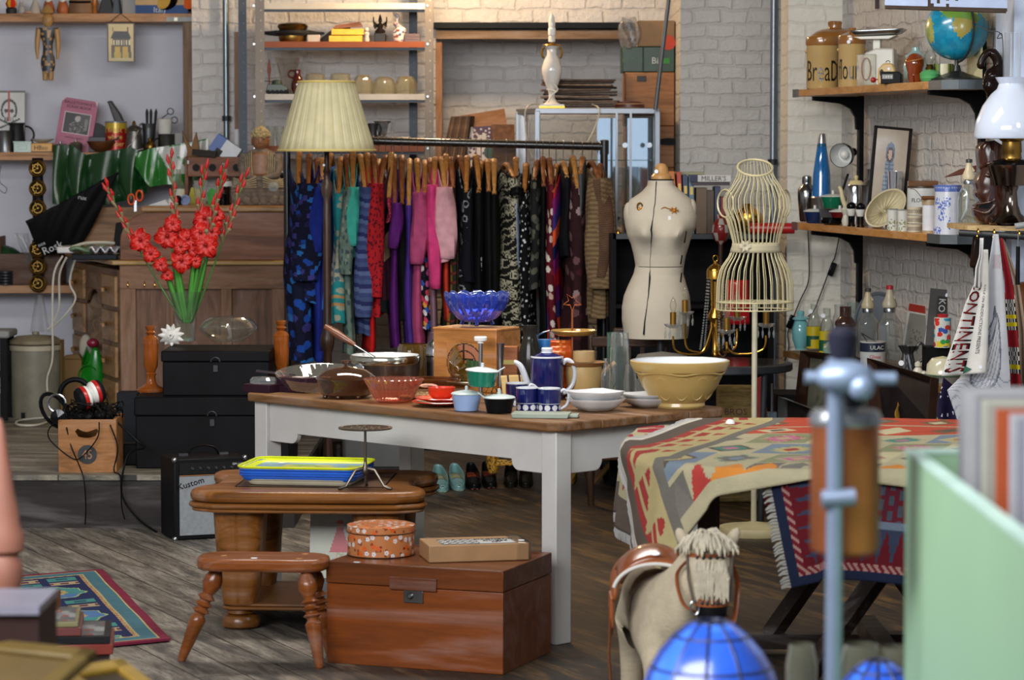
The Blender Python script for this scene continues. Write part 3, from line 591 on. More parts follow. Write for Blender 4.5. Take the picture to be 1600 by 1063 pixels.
bottle(280,15.75,ZT,[(.03,0),(.032,.005),(.032,.1),(.014,.14),(.012,.19),(.015,.192)],glass('#a9b8a0',.3),'clear bottle with patterned label on the desk, behind the flowers',label=(.03,.085,'#b8bcae',.0325),group=GT)
bottle(352,15.7,ZT,[(.035,0),(.036,.005),(.036,.13),(.02,.15),(.012,.16)],glass('#4a2824',.45),'brown spray bottle with pump on the desk',cap=([(.012,.16),(.014,.19),(.006,.2),(.006,.215),(.016,.218),(.016,.226),(0,.228)],glass('#e2e8e8',.5)),label=(.1,.128,'#cfd0cc',.0365),group=GT)
bottle(314,15.8,ZT,[(.028,0),(.038,.1),(.04,.13)],glass('#d8dcdc',.3),'plain drinking glass on the desk beside the tape',group=GT,name='drinking_glass',cat='glass')
bottle(349,15.6,ZT,[(.02,0),(.021,.004),(.021,.06),(.01,.065)],BLACKG,'small black bottle with silver band on the desk',cap=([(.01,.065),(.01,.08),(0,.082)],STEEL),group=GT)
O(B().at(rx=pi/2).lathe([(.018,-.01),(.028,-.01),(.028,.01),(.018,.01),(.018,-.01)],24),'tape_reel','blue reel of tape standing on the desk','tape',mat('#17407e',.3),XZ(290,15.6,ZT+.028),group=GT)
O(B('#d9d9d6').lathe([(.022,0),(.024,.02),(.02,.036),(0,.04)],16),'white_jar','small white lidded jar on the desk','jar',paint(.3),XZ(270,15.5,ZT),group=GT)
O(B().lathe([(.02,0),(.022,.04),(.01,.05),(0,.052)],14),'black_jar','small dark jar beside the white jar on the desk','jar',BLACKG,XZ(279,15.6,ZT),group=GT)
O(B('#2f9a33').prism([(-.02,0),(.02,0),(.028,.07),(0,.09),(-.024,.06)],-.005,.005,'xz'),'green_card','bright green card standing behind the flowers','card',paint(),XZ(331,15.9,ZT+.0),group=GT)
O(B('#c2b83e').prism([(-.04,0),(.025,0),(.03,.075),(-.02,.09)],-.004,.004,'xz'),'yellow_card','yellow card standing behind the flowers','card',paint(),XZ(305,16.0,ZT),group=GT)
O(B('#c9cdcf').prism([(-.05,0),(.07,0),(.045,.03)],-.03,.03,'xz'),'white_paper','folded white paper lying on the desk edge','paper',paint(),XZ(246,15.5,ZT),group=GT)
t=T('wooden_rack','brown wooden bottle rack with round holes on the desk','rack',XZ(340,16.2,ZT));RW,RH=.32,P(800,245,16.2).z-ZT
rk=wood('#7c4a2c','#4b2a18',3,'x',.5)
B().box((0,-.1,RH-.055),(RW,.02,.11)).box((0,.1,RH-.055),(RW,.02,.11)).box((-RW/2,0,RH/2),(.02,.22,RH)).box((RW/2,0,RH/2),(.02,.22,RH)).out('rack_frame',rk,t,bev=.003)
for x in(-.105,-.015,.12):B().at((x,-.112,RH-.06),rx=pi/2).lathe([(.021,0),(.021,.004)],18).out('hole',BLACK,t)
B('#cfd4da').box((-.15,-.112,RH-.03),(.01,.002,.02)).out('price_sticker',paint(),t)
t=T('paper_box','blue and white cardboard carton resting on the wooden rack','carton',XZ(342,16.2,ZT+RH-.0),ry=.6)
B('#d4d8dc').box((.03,0,.06),(.12,.09,.1)).out('carton_body',paint(.4),t,bev=.002);B('#1d4fa0').box((-.04,0,.06),(.06,.092,.1)).out('blue_side',paint(.4),t);B('#15181c').box((-.012,-.047,.025),(.04,.003,.035)).out('logo',paint(),t)
O(B('#8c6a4a').prism([(-.06,0),(.05,0),(.08,.05),(.02,.04),(.0,.15),(-.03,.06),(-.08,.16),(-.05,.04)],-.02,.02,'xz'),'cardboard_scrap','torn brown cardboard sticking up from the rack','cardboard',paint(.8),XZ(308,16.25,ZT+RH-.01),bev=.004)
O(B().box((0,0,.02),(.13,.1,.035)),'camera_box','dark flat box lying on the wooden rack','box',mat('#2a2520',.5),XZ(320,16.1,ZT+RH),ry=.1)
t=T('buddha_statue','weathered carved wooden seated Buddha on a lotus base on the desk','statue',XZ(408,15.62,ZT));q=15.62/F
STN=mat('#6a5d50',.7,0,.4,40,.6);SKN=mat('#7d5638',.45,0,.3,30,.2)
B().prism(rpoly(88*q,.13,.01),0,22*q).prism(rpoly(90*q,.135,.008),20*q,24*q).out('plinth',STN,t,bev=.004)
for i in range(6):B().at(((i-2.5)*14*q,-.066,8*q)).ball((0,0,0),7.5*q,12,(1,.35,1)).out('lotus_petal',STN,t)
B().grid(30,8,lambda u,v:((34+11*(1-v)-10*v*v)*q*cos(u*2*pi),(.06+.012*cos(12*u*pi))*sin(u*2*pi)-.0,(24+22*v)*q),cu=True).ball((0,0,40*q),30*q,16,(1.1,.55,.25)).out('folded_legs',STN,t)
b=B()
def tors(u,v):
 w_=[22,24,24,26,27,24,9][min(6,int(v*6))]*(1-(v*6)%1)+[24,24,26,27,24,9,8][min(6,int(v*6))]*((v*6)%1)
 return(w_*q*cos(u*2*pi)*(1+.03*sin(u*60)),.045*sin(u*2*pi)*(1-.5*v*v),(44+44*v)*q)
b.grid(40,16,tors,cu=True).out('robe',STN,t)
b=B()
for s in(-1,1):
 for i in range(5):b.tube([(s*(13+3.2*i)*q,-.046+.004*i,84*q-i*3*q),(s*(13.5+3*i)*q,-.05+.005*i,64*q),(s*(12+3*i)*q,-.05+.004*i,48*q)],.0035,6)
 for i in range(5):b.tube(spl([(s*5*q,-.072,(44-4*i)*q),(s*22*q,-.07,(38-2.5*i)*q),(s*42*q,-.03,(42-3.4*i)*q)]),.004,6)
b.out('robe_folds',mat('#978a6c',.8,0,.3,40),t)
B().grid(12,10,lambda u,v:((u-.5)*26*q,-.041-.008*sin(pi*u)+.012*v*v,(46+36*v)*q)).out('bare_chest',SKN,t,solid=.012)
for s in(-1,1):B().tube([(s*25*q,-.0,78*q),(s*29*q,-.015,60*q),(s*26*q,-.04,47*q),(s*6*q,-.06,42*q)],[8*q,7.5*q,6*q,4*q],10).out('arm',STN,t)
b=B().ball((0,0,100*q),13*q,22,(1,1,1.25)).ball((0,-13.5*q,99*q),2.6*q,10,(1,.8,1.6)).tube([(0,0,80*q),(0,0,92*q)],7*q,12)
for s in(-1,1):b.ball((s*5*q,-11.6*q,104*q),3*q,8,(1.3,.6,.7)).ball((s*13*q,0,99*q),3*q,8,(.6,1,2.2))
b.tube([(-3.5*q,-12*q,93*q),(0,-13*q,92*q),(3.5*q,-12*q,93*q)],1.1*q,6).out('head',SKN,t)
b=B();rr=random.Random(3);CUR=mat('#a09068',.7,0,.3,40)
for i in range(90):
 a=i*2.4;zz=rr.random();r_=13.5*q*cos(zz*pi/2)**.6
 b.ball((r_*cos(a),r_*sin(a)+.003,(107+14*zz)*q),2.6*q,6)
b.lathe([(13*q,106*q),(11*q,113*q),(5*q,120*q),(0,122*q)],16).out('hair_curls',CUR,t)
O(B().lathe([(.07,0),(.07,.006),(.058,.008),(0,.009)],32),'round_mirror','dark round glass plate standing behind the Buddha','plate',BLACKG,XZ(424,15.9,ZT+.15),rx=pi/2-.1)
O(B().lathe([(.028,0),(.028,.008),(0,.014)],20),'glass_disc','clear glass disc catching light beside the Buddha','glass',glass('#e6eef0',.4),XZ(428,15.55,ZT+.10),rx=pi/2)
# on the platform
t=T('enamel_bin','old off-white enamel bin with lid standing on the platform','bin',G(57,652,PZ));q=15.5/F
EN=mat('#7d7868',.4,0,.25,8)
B().lathe([(37*q,0),(38*q,4*q),(38*q,108*q),(36*q,110*q)],36).out('bin_body',EN,t);B().lathe([(40*q,106*q),(40*q,113*q),(38*q,114*q)],36).out('rim_band',mat('#a89f88',.5),t)
B().lathe([(40*q,116*q),(40*q,121*q),(30*q,127*q),(0,130*q)],36).out('lid',mat('#80755c',.6,0,.4,10),t);B().tube([(0,0,130*q),(0,0,134*q)],.02,10).out('lid_knob',EN,t)
B().box((-.05,-37*q,6*q),(.02,.012,.03)).out('tap_hole',BLACK,t)
t=T('black_stool','black framed stool with grey seat cropped by the left edge','stool',G(-6,655,PZ));q=15.4/F
for x in(-.16,.06):
 for y in(-.09,.12):B().box((x,y,.22),(.035,.035,.44)).out('leg',BLACK,t)
B().box((-.05,-.09,.25),(.22,.03,.03)).out('stretcher',BLACK,t);B().box((-.05,.015,.46),(.29,.27,.04)).out('seat',mat('#8c8f8c',.6),t,bev=.012)
O(B('#9a9691').grid(8,12,lambda u,v:(.07*(u-.5)*(1.6-v),.03*sin(u*6),.2*v)),'clear_plastic_bag','clump of clear plastic on the enamel bin lid','bag',glass('#c9cccd',.35,.25),G(64,650,PZ)+Vector((0,0,.455)))
t=T('paper_sack','folded brown paper bag standing beside the desk drawers','bag',G(116,640,PZ))
B().box((0,0,.14),(.1,.08,.28)).prism([(-.05,.28),(.05,.28),(.03,.31),(-.05,.3)],-.04,.04,'xz').out('bag_body',mat('#8a6b43',.8),t,bev=.006)
O(B().box((0,0,.2),(.03,.1,.4)),'wooden_plank','narrow yellowish plank standing beside the enamel bin','plank',wood('#b08e4e','#75592c',3,'z',.6),G(95,645,PZ))
t=T('green_shopping_bag','shiny green bag with curled handle in front of the desk kneehole','bag',G(146,640,PZ))
def gb(u,v):
 a=u*2*pi;r_=.055+.03*sin(v*2.6);return(r_*cos(a)*(1+.2*sin(5*a+v*3))+.02*v,r_*.7*sin(a),.1+v*.2+.05*sin(3*a)*v)
B('#17861f').grid(30,14,gb,cu=True).out('bag_body',PL,t,solid=.003);B('#1f9a28').tube(arc((-.02,-.06,.2),.05,.5,5.2,16),.014,8,flat=.3).out('handle',PL,t)
B('#8f1f3a').ball((.0,-.0,.37),.032,14,(1.1,.7,.8)).out('red_bundle',paint(.3),t)
O(B('#c9c1b0').ball((0,0,0),.055,14,(.7,.5,1.5)),'cloth_bundle','pale cloth bundle behind the green shopping bag','cloth',paint(.8),G(131,640,PZ)+Vector((0,.1,.33)))
O(B().tube(spl([(0,0,0),(.01,0,.1),(0,.01,.2),(.02,0,.3),(.02,0,.52)]),[.05]*6+[.06]*6+[.045]*6+[.03]*7,14),'rolled_cloth','rolled dark grey green cloth standing in the kneehole','cloth',mat('#35433f',.8),G(154,633,PZ))
t=T('headphone_crate','square wooden crate with cut-out handle and round stamp at the platform edge','crate',G(137,738,PZ),rz=.02);q=12.85/F
CW,CH,CD_=90*q,83*q,.3;CRW=wood('#9c6a3c','#744824',4,'x',.55)
def crate_front(u,v):
 return((u-.5)*CW,0,v*CH)
hole=[(x*q,z*q)for x,z in((-19,64),(-14,56),(-6,54),(4,54),(13,57),(18,65),(15,69),(8,66),(0,63.5),(-8,65),(-15,69))]
b=B()
import bmesh
def panel(name,W,H,hole,th,m,par,loc):
 bm=bmesh.new();ov=[bm.verts.new((x,0,z))for x,z in((-W/2,0),(W/2,0),(W/2,H),(-W/2,H))];hv=[bm.verts.new((x,0,z))for x,z in hole]
 es=[bm.edges.new((ov[i],ov[(i+1)%4]))for i in range(4)]+[bm.edges.new((hv[i],hv[(i+1)%len(hv)]))for i in range(len(hv))]
 bmesh.ops.triangle_fill(bm,use_beauty=True,use_dissolve=False,edges=es);me=bpy.data.meshes.new(name);bm.to_mesh(me);bm.free();me.materials.append(m)
 o=bpy.data.objects.new(name,me);COL.objects.link(o);o.parent=par;o.location=loc;md=o.modifiers.new('s','SOLIDIFY');md.thickness=th;md.offset=0;return o
panel('front',CW,CH,hole,.012,CRW,t,(0,0,0))
B().box((0,CD_,CH/2),(CW,.012,CH)).out('back',CRW,t)
for s in(-1,1):B().box((s*(CW/2-.004),CD_/2,CH/2),(.012,CD_,CH+.004)).out('side',CRW,t,bev=.002)
B().box((0,CD_/2,.006),(CW-.02,CD_-.01,.012)).out('base',CRW,t)
B('#25272a').at((0,-.007,28*q),rx=pi/2).lathe([(15*q,0),(15*q,.001)],30).out('round_stamp',paint(),t);B('#a37250').text('45',.06,(0,-.0085,21*q),squash=.8).out('lettering',paint(),t)
ct=t.location.copy()
t=T('headphones','white and red over-ear headphones on top of the wooden crate','headphones',ct+Vector((-.01,.1,CH+.02)))
for p,d in(((-.02,-.05,.07),1),((.045,-.01,.1),-1)):
 b=B().at(p,rz=.5,ry=pi/2*d-.3);b.lathe([(.045,-.02),(.052,-.008),(.05,.006)],26).out('ear_cushion',mat('#17181b',.5),t)
 B().at(p,rz=.5,ry=pi/2*d-.3).lathe([(.053,.0),(.055,.01),(.053,.018)],26).out('red_ring',mat('#b3201c',.3),t)
 B().at(p,rz=.5,ry=pi/2*d-.3).lathe([(.052,.018),(.05,.03),(.035,.042),(0,.046)],26).out('ear_shell',WHITEC,t)
B().tube(arc((-.06,.02,.08),.07,.7,3.6,16),.012,10).out('headband',BLACK,t)
rr=random.Random(5)
t=T('black_headphones','black headphones dangling over the left side of the crate','headphones',ct+Vector((-.14,.04,CH+.02)))
B().tube([(.05*cos(a)*1.0,.0,.085*sin(a)+.02)for a in[i*pi/10 for i in range(21)]],.009,8).out('headband',BLACKG,t,ry=-.6);B().at((.01,-.02,-.01),rx=pi/2).lathe([(.035,0),(.035,.02),(0,.028)],20).out('ear_shell',BLACKG,t);B().tube(arc((.0,-.01,.05),.04,0,5),.006,6).out('yoke',STEEL,t)
b=B()
for i in range(26):
 p0=Vector((rr.uniform(-.1,.1),rr.uniform(.02,.22),CH-.01));pts=[p0]
 for j in range(5):pts.append(Vector((max(-.11,min(.13,pts[-1].x+rr.uniform(-.09,.09))),max(.01,min(.25,pts[-1].y+rr.uniform(-.08,.08))),CH+rr.uniform(-.02,.075))))
 b.tube(spl(pts,5),.003,5)
for i in range(7):b.ball((rr.uniform(-.09,.1),rr.uniform(.04,.2),CH+rr.uniform(0,.03)),.03,12,(1,1,.8))
O(b,'tangled_cables','tangle of black leads and plugs heaped in the wooden crate','cables',BLACK,ct)
for i,(pts,lab)in enumerate(((((104,668),(112,700),(130,745),(134,790),(133,820)),'thin black lead hanging down the left of the crate front'),(((172,664),(184,700),(178,735),(188,745),(190,790),(195,812)),'thin black lead hanging right of the crate down the platform'),(((155,660),(152,685),(128,714),(112,716),(80,690),(76,672),(92,655)),'thin black lead looping across the crate stamp'))):
 O(B().tube(spl([P(x,y,12.83 if y<740 and i!=2 else 12.7 if i!=2 else 12.8)for x,y in pts]),.0032,6),'black_lead',lab,'cable',BLACK)
O(B().tube(spl([P(x,y,Y)for x,y,Y in((178,655,12.9),(215,690,12.9),(225,700,12.85),(200,712,12.72),(190,770,12.7),(215,810,12.68),(245,832,12.6))]),.005,7),'black_lead','thick black lead running from the crate down to the amplifier','cable',BLACK)
def trunk(name,lab,px0,px1,Y0,D,z,H,lid):
 X0,X1=(px0-800)/F*Y0,(px1-800)/F*Y0;t=T(name,lab,'trunk',((X0+X1)/2,Y0+D/2,z));W=X1-X0
 m=mat('#0b0b0e',.55,0,.5,5,.06)
 B().box((0,0,(H-lid)/2),(W-.012,D-.012,H-lid)).out('trunk_body',m,t,bev=.005);B().box((0,0,H-lid/2),(W,D,lid)).out('lid',m,t,bev=.006)
 B().tube(arc((0,-D/2-.006,H-lid-.0),.02,0,pi,10),.004,6).out('handle',IRON,t);B().box((0,-D/2,H-lid-.03),(.02,.008,.03)).out('lock',IRON,t);return t
trunk('travel_chest','large black trunk standing on the platform, bottom of the pair',207,452,12.98,.55,PZ,.325,.085)
ZK=PZ+.325
trunk('tin_chest','smaller black trunk stacked on the larger trunk',250,421,13.05,.42,ZK,.205,.05)
ZK2=ZK+.205
def candlestick(px,py,z,hpx,lab,rz=0):
 p=G(px,py,z);q=p.y/F;t=T('wooden_candlestick',lab,'candlestick',p);h=hpx*q
 b=B();b.lathe([(r*q,y/104*h)for r,y in((22,0),(23,3),(20,6),(12,9),(8,14),(7,24),(9,28),(6.5,30),(11,40),(12,60),(12,74),(12.5,76),(12,79),(12.5,82),(10,86),(5,89),(9,93),(5.5,96),(8,99),(8.5,103),(6,104),(0,103))],26).out('turned_stem',wood('#985018','#66300e',3,'z',.25,.4),t)
candlestick(236,612,ZK,104,'turned wooden candlestick at the left end of the trunks')
candlestick(440,612,ZK,112,'turned wooden candlestick at the right end behind the white table')
p=G(268,541,ZK2);q=p.y/F;b=B().ball((0,0,15*q),14*q,20,(1,.8,.9));rr=random.Random(2)
for i in range(11):a=i*.571+.2;b.tube([(9*q*cos(a),-2*q,16*q+9*q*sin(a)),(20*q*cos(a),-4*q*(i%3),16*q+(19 if sin(a)>-.5 else 15)*q*sin(a))],[6*q,1*q],8)
b.tube([(5*q*cos(a)*(1-a/20),-.04-a*.0008,17*q+5*q*sin(a)*(1-a/20))for a in[i*.5 for i in range(22)]],1.3*q,6)
O(b,'spiny_shell','white spiny sea shell on the black trunk beside the vase','shell',mat('#dcdad4',.5,bmp=.2),p)
b=B();b.open=1;p=G(357,533,ZK2);q=p.y/F
O(b.lathe([(r*q,y*q)for r,y in((24,0),(36,8),(45,18),(46,22),(40,31),(33,36),(30,38))],36).lathe([(26*q,.001),(0,.002)],30),'glass_bowl','wide clear glass bowl on the black trunk','bowl',glass('#c9ccbf',.12),p)
O(B().tube(spl([(0,0,.004),(.01,0,.02),(0,0,.06),(-.01,0,.07)]),.009,8),'crystal_drop','small clear glass piece standing inside the wide bowl','glass',glass('#e8ecec',.35),p+Vector((.0,0,.004)))
p=G(290,533,ZK2);q=p.y/F;t=T('glass_vase','clear flared cut glass vase holding the red gladioli','vase',p)
b=B();b.open=1;b.lathe([(r*q,y*q)for r,y in((15,0),(14,5),(14,20),(17,45),(22,66),(26,78))],30,flute=(10,.04)).out('vase_wall',glass('#cfe0cf',.1),t);B().lathe([(15*q,0),(15*q,.016)],24).out('vase_base',glass('#d8e2dc',.5),t)
RED=paint(.5,0,.3,40,var=.25);rr=random.Random(11)
def gladiolus(tip,base,flowers,buds,lab,sd,lean=0):
 t=T('gladiolus',lab,'flower',p,group='gladioli in the glass vase');rr=random.Random(sd)
 def rel(px,py,dY=0):w_=P(px,py,p.y+dY);return w_-p
 a,c=rel(*base,.02*rr.uniform(-1,1)),rel(*tip,rr.uniform(-.12,.1));mid=a.lerp(c,.5)+Vector((lean,0,.0));pts=bez([a,mid,c],24);n=25
 B('#3f6f2c').tube(pts,[.0055-.003*i/n for i in range(n)],8).out('stem',paint(.5),t)
 def at_(s):i=min(23,int(s*24));return pts[i],(pts[i+1]-pts[i]).normalized()
 k_=0;s=.97
 while s>.55:
  o_,d=at_(s);sd_=(-1 if k_%2 else 1);sz=.010+(.97-s)*.03;side=Vector((sd_*.6,-.7,.2)).normalized()
  B('#66703f' if s>.86 else '#8a7a58').tube([o_,o_+d*.03+side*sz,o_+d*.06+side*sz*.7],[.004,sz*.55,.001],7).out('calyx',paint(.6),t)
  if s<.9-buds:
   B('#c3201a').tube([o_+d*.02+side*.008,o_+d*.045+side*.018,o_+d*.07+side*.02],[.004,.01,.003],7).out('bud',RED,t)
  s-=.045;k_+=1
 for fx,fy,fs in flowers:
  c_=rel(fx,fy,-.03-rr.random()*.03);b=B('#d6231a');rot=rr.random()*2
  for i in range(6):
   a_=rot+i*pi/3+rr.uniform(-.2,.2);ux=Vector((cos(a_),0,sin(a_)));wv=Vector((-sin(a_),0,cos(a_)));L_=fs*q*(1 if i%2 else.86);tl=Vector((0,-1,0))
   b.grid(6,5,lambda u,v,ux=ux,wv=wv,L_=L_:tuple(c_+ux*(L_*v)+wv*((u-.5)*L_*.95*sin(pi*(v*.8+.12))**.9)+tl*(.012+.4*L_*(1-(1-v)**2)-.6*L_*v*v+.12*L_*sin(u*14)*v)),lambda u,v:'#d4241a' if v>.25 else '#9a120e')
  b.tube([c_+Vector((0,.012,0)),c_+Vector((0,-.02,.006))],[.008,.002],7).out('blossom',RED,t,solid=.0012)
 return t
gladiolus((166,290),(284,500),[(220,376,20),(236,397,15),(252,414,13),(262,430,11)],-.35,'gladiolus leaning far left over the desk, three open blooms',1,-.03)
gladiolus((266,244),(288,500),[(262,370,22),(270,350,16)],-.2,'tallest gladiolus rising left of centre with yellow tip',2)
gladiolus((320,262),(292,500),[(294,374,19),(283,386,14),(284,408,20)],-.2,'gladiolus in the middle of the bunch',3)
gladiolus((350,262),(296,500),[(320,342,20),(340,336,13),(314,364,19),(303,392,11)],-.2,'gladiolus right of the middle with large open blooms',4)
gladiolus((382,275),(300,502),[(331,362,17),(322,384,22),(338,352,12)],-.2,'gladiolus leaning right towards the Buddha',5,.02)
gladiolus((346,288),(290,502),[(270,352,14),(306,408,12)],-.2,'short gladiolus at the back of the bunch',6)
for i,(x0_,y0_,x1_,y1_)in enumerate(((284,500,252,400),(288,505,268,385),(292,505,274,395),(296,505,312,400),(298,503,326,392),(294,505,305,385))):
 a,c=P(x0_,y0_,p.y),P(x1_,y1_,p.y-.02);dd=(c-a).normalized();sd_=Vector((dd.z,0,-dd.x))
 O(B('#3f8030').grid(4,14,lambda u,v:tuple(a.lerp(c,v)+sd_*((u-.5)*.03*sin(pi*min(.97,v*.75+.22))**.8)+Vector((0,-.012*(1-abs(2*u-1)),0))),lambda u,v:'#3c7d2c' if abs(u-.5)>.2 else '#559a40'),'gladiolus_leaf','long green leaf in the glass vase, '+['leftmost','second from the left','third from the left','second from the right','rightmost','third from the right'][i],'leaf',paint(.45),group='long leaves in the glass vase',solid=.001)
t=T('guitar_amplifier','black guitar amplifier with grey grille in front of the platform','amplifier',Vector((-1.305,12.39,0)),rz=.36);q=12.4/F;W_,H_,D_=.325,.355,.24
B().box((0,D_/2,H_/2),(W_,D_,H_)).out('cabinet',mat('#141416',.5,bmp=.2),t,bev=.008)
B().box((.0,-.001,H_*.42),(W_-.05,.006,H_*.72)).out('speaker_grille',mat('#7f8488',.8,bmp=.3,vs=60),t)
B('#0b0b0c').box((0,-.002,H_*.875),(W_-.05,.006,.05)).out('control_panel',paint(.4),t);B('#9a6a40').box((0,-.004,H_*.79),(W_-.05,.004,.003)).out('panel_trim',paint(.4),t)
for i in range(6):B().at((-.08+i*.035,-.004,H_*.875),rx=pi/2).lathe([(.007,0),(.005,.012),(0,.012)],12).out('knob',STEEL,t)
B('#b9bcc0').text('GM-110',.014,(.12,-.006,H_*.9)).out('panel_lettering',paint(),t);B('#1b1b1d').text('Kustom',.038,(-.085,-.006,H_*.66),ry=-.25).out('maker_badge',paint(.2),t)
for x in(-1,1):
 for z in(0,1):B().ball((x*(W_/2-.006),.006,z*(H_-.012)+.006),.013,12).out('corner_cap',STEEL,t)
B().tube(spl([(-.07,D_/2,H_),(-.05,D_/2,H_+.03),(.0,D_/2,H_+.042),(.05,D_/2,H_+.03),(.07,D_/2,H_)]),.012,8,flat=.35).out('handle',BLACK,t)
for x in(-.09,.09):B().box((x,D_/2,H_+.004),(.04,.025,.01)).out('handle_bracket',STEEL,t)
t=T('spiral_lamp','black coiled basket of glass drops beside the amplifier on the platform','basket',G(262,712,PZ));t.location.y+=.05
B().lathe([(.05,0),(.085,.02),(.09,.06),(.085,.06),(.075,.02),(0,.012)],26,sx=1.0).out('basket_body',BLACK,t)
rr=random.Random(4)
for i in range(22):a=pi*i/21;B().ball((.085*cos(a),.02,.06+.045*sin(a)),.0075,8).out('glass_bead',glass('#c9d2d8',.35),t)
sticker(t,(-.02,-.088,.035),.011)
t=T('black_plug_pack','black power adaptor box lying on the platform beside the crate','adaptor',G(212,728,PZ));B().box((0,.05,.05),(.12,.1,.1)).out('adaptor_body',BLACK,t,bev=.008)
t=T('dark_speaker','dark grey box standing between the crate and the trunk','box',G(197,698,PZ));B().box((0,.1,.13),(.1,.12,.26)).out('box_body',mat('#23262c',.6),t,bev=.006)
O(B('#d06a24').ball((0,0,.014),.014,12),'orange_ball','tiny orange ball on the platform beside the crate','ball',paint(.3),G(187,728,PZ))
# metal shelving
YM=15.85;q=YM/F
def mz(py,Y=YM):return P(800,py,Y).z
def mp(px,z,off=.12):return XZ(px,YM+off,z)
t=T('metal_shelving','slotted metal shelving unit with white and brown shelves on the brick wall','shelving',(0,0,0))
SLOT=mat('#6d655c',.5,.3,.1);SLOTD=mat('#3a4149',.5,.3,.1)
MZ=[mz(5),mz(65),mz(147),mz(228)];MX0,MX1=(402-800)/F*YM,(666-800)/F*YM
for px,Y,m in((408,YM-.01,SLOT),(671,YM-.01,SLOT),(381,YM+.34,SLOTD),(646,YM+.34,SLOTD)):
 X=(px-800)/F*Y;b=B().box((X,Y,2.28),(.045 if px!=408 else.05,.003,1.7)).box((X+(.022 if px>600 else-.022),Y+.02,2.28),(.003,.04,1.7)).out('upright',m,t)
 h=B('#a09c90' if m is SLOT else '#59616a')
 for i in range(29):h.box((X+.006,Y-.002,1.45+i*.055),(.007,.002,.009))
 h.out('slots',paint(.5),b,smooth=False)
for z,c,i in zip(MZ,('#c3bdb0','#86400f','#b3b0aa','#743a1c'),range(4)):
 m=mat(c,.6);B().box(((MX0+MX1)/2,YM,z-.016),(MX1-MX0,.012,.032)).box(((MX0+MX1)/2,YM+.17,z-.004),(MX1-MX0+.02,.34,.007)).out('shelf',m,t)
 B().box(((MX0+MX1)/2,YM+.02,z-.04),(MX1-MX0,.01,.014)).out('shelf_beam',SLOTD,t)
for x in(MX0+.01,MX1+.03):
 for z in MZ:B().at((x-.02,YM-.012,z-.014),rx=pi/2).lathe([(.008,0),(.006,.005)],8).out('bolt',STEEL,t)
G1='ornaments on the brown metal shelf'
t=T('brass_burner','round brass pot with dark winged band on the brown shelf','pot',mp(459,MZ[1]),group=G1)
B().lathe([(20*q,0),(22*q,.02),(22*q,.035)],26).lathe([(20*q,.06),(23*q,.08),(24*q,.09),(22*q,.1),(10*q,.108),(0,.108)],30).out('pot_body',DBRASS,t)
B().lathe([(24*q,.035),(27*q,.05),(24*q,.065)],26).tube(spl([(-50*q,0,.055),(-36*q,0,.05),(-24*q,0,.05)]),[.006+.001*i for i in range(13)],8).tube(spl([(50*q,0,.05),(36*q,0,.048),(24*q,0,.05)]),[.006+.001*i for i in range(13)],8).out('winged_band',IRON,t)
t=T('brown_fan_box','dark brown wedge shaped stack behind the yellow boxes','box',mp(520,MZ[1],.2),group=G1)
B().prism([(-.09,0),(.1,0),(.1,.09),(.0,.07)],-.04,.04,'xz').out('wedge',mat('#4b3328',.7),t,bev=.003)
for i,(a,z)in enumerate((('lower',.0),('upper',.037))):
 O(B().box((0,0,.017),(.178+.006*(1-i),.1,.034)),'gilt_box',a+' of the two stacked yellow gilt boxes','box',mat('#d9a82c',.35,.4,.15,40,.3),mp(542+3*i,MZ[1]+z,.08),bev=.002,group='stacked yellow boxes')
for i in range(3):O(B().box((0,0,0),(.16-.01*i,.07,.006)),'brown_booklet',['lowest','middle','topmost'][i]+' thin brown booklet fanned on top of the yellow boxes','booklet',mat('#8a5a41',.6),mp(545,MZ[1]+.083+i*.008,.1),ry=-.08-.03*i,group='fanned brown booklets')
O(B('#cfc8bd').lathe([(.012,0),(.016,.01),(.012,.03),(.016,.045),(.008,.054)],12).ball((0,0,.066),.013,10),'ivory_figure','tiny pale seated figure beside the yellow boxes','figure',paint(.4),mp(574,MZ[1],.04),group=G1)
O(B('#c9bfb2').box((0,0,.02),(.07,.05,.04)),'white_block','small cream block between the brass pot and yellow boxes','box',paint(),mp(492,MZ[1],.1),bev=.003,group=G1)
O(B('#cfc6b9').box((0,0,.022),(.16,.03,.045)),'cream_box','long cream box behind the dark bronze figure','box',paint(),mp(594,MZ[1],.26),bev=.003,group=G1)
t=T('bronze_deity','dark bronze many armed deity on a block pedestal','statue',mp(595,MZ[1],.07),group=G1);BRZ=mat('#26211d',.4,.6,.3)
B().box((0,0,.025),(.064,.05,.05)).out('pedestal',BRZ,t,bev=.004)
b=B().lathe([(.028,.05),(.03,.06),(.014,.075),(.018,.095),(.008,.105)],14).ball((0,0,.115),.011,10).lathe([(.011,.12),(.006,.14),(0,.155)],10)
for i in range(4):
 for s in(-1,1):b.tube([(s*.012,.004,.092),(s*(.03+.002*i),0,.075+.012*i),(s*.036,-.004,.09+.016*i)],[.006,.005,.003],6)
b.out('figure_body',BRZ,t)
t=T('porcelain_bird','tall white patterned long necked china bird','ornament',mp(621,MZ[1],.07),group=G1)
def chc(u,v):return '#d9cfc8' if blob(u*4,v*4,3,4)[0]>.36 else('#8a4a38' if blob(u*4,v*4,3,4)[1]>.4 else '#4b5a8a')
cl=spl([(.012,0,.0),(.01,0,.04),(.02,0,.075),(-.006,0,.1),(.006,0,.13),(-.008,0,.155),(-.018,0,.162)],5)
b=B();rr_=[.03,.033,.035,.036,.037,.038,.038,.036,.033,.03,.027,.024,.022,.02,.018,.016,.015,.014,.013,.013,.013,.013,.013,.014,.014,.013,.011,.009,.007,.005,.003]
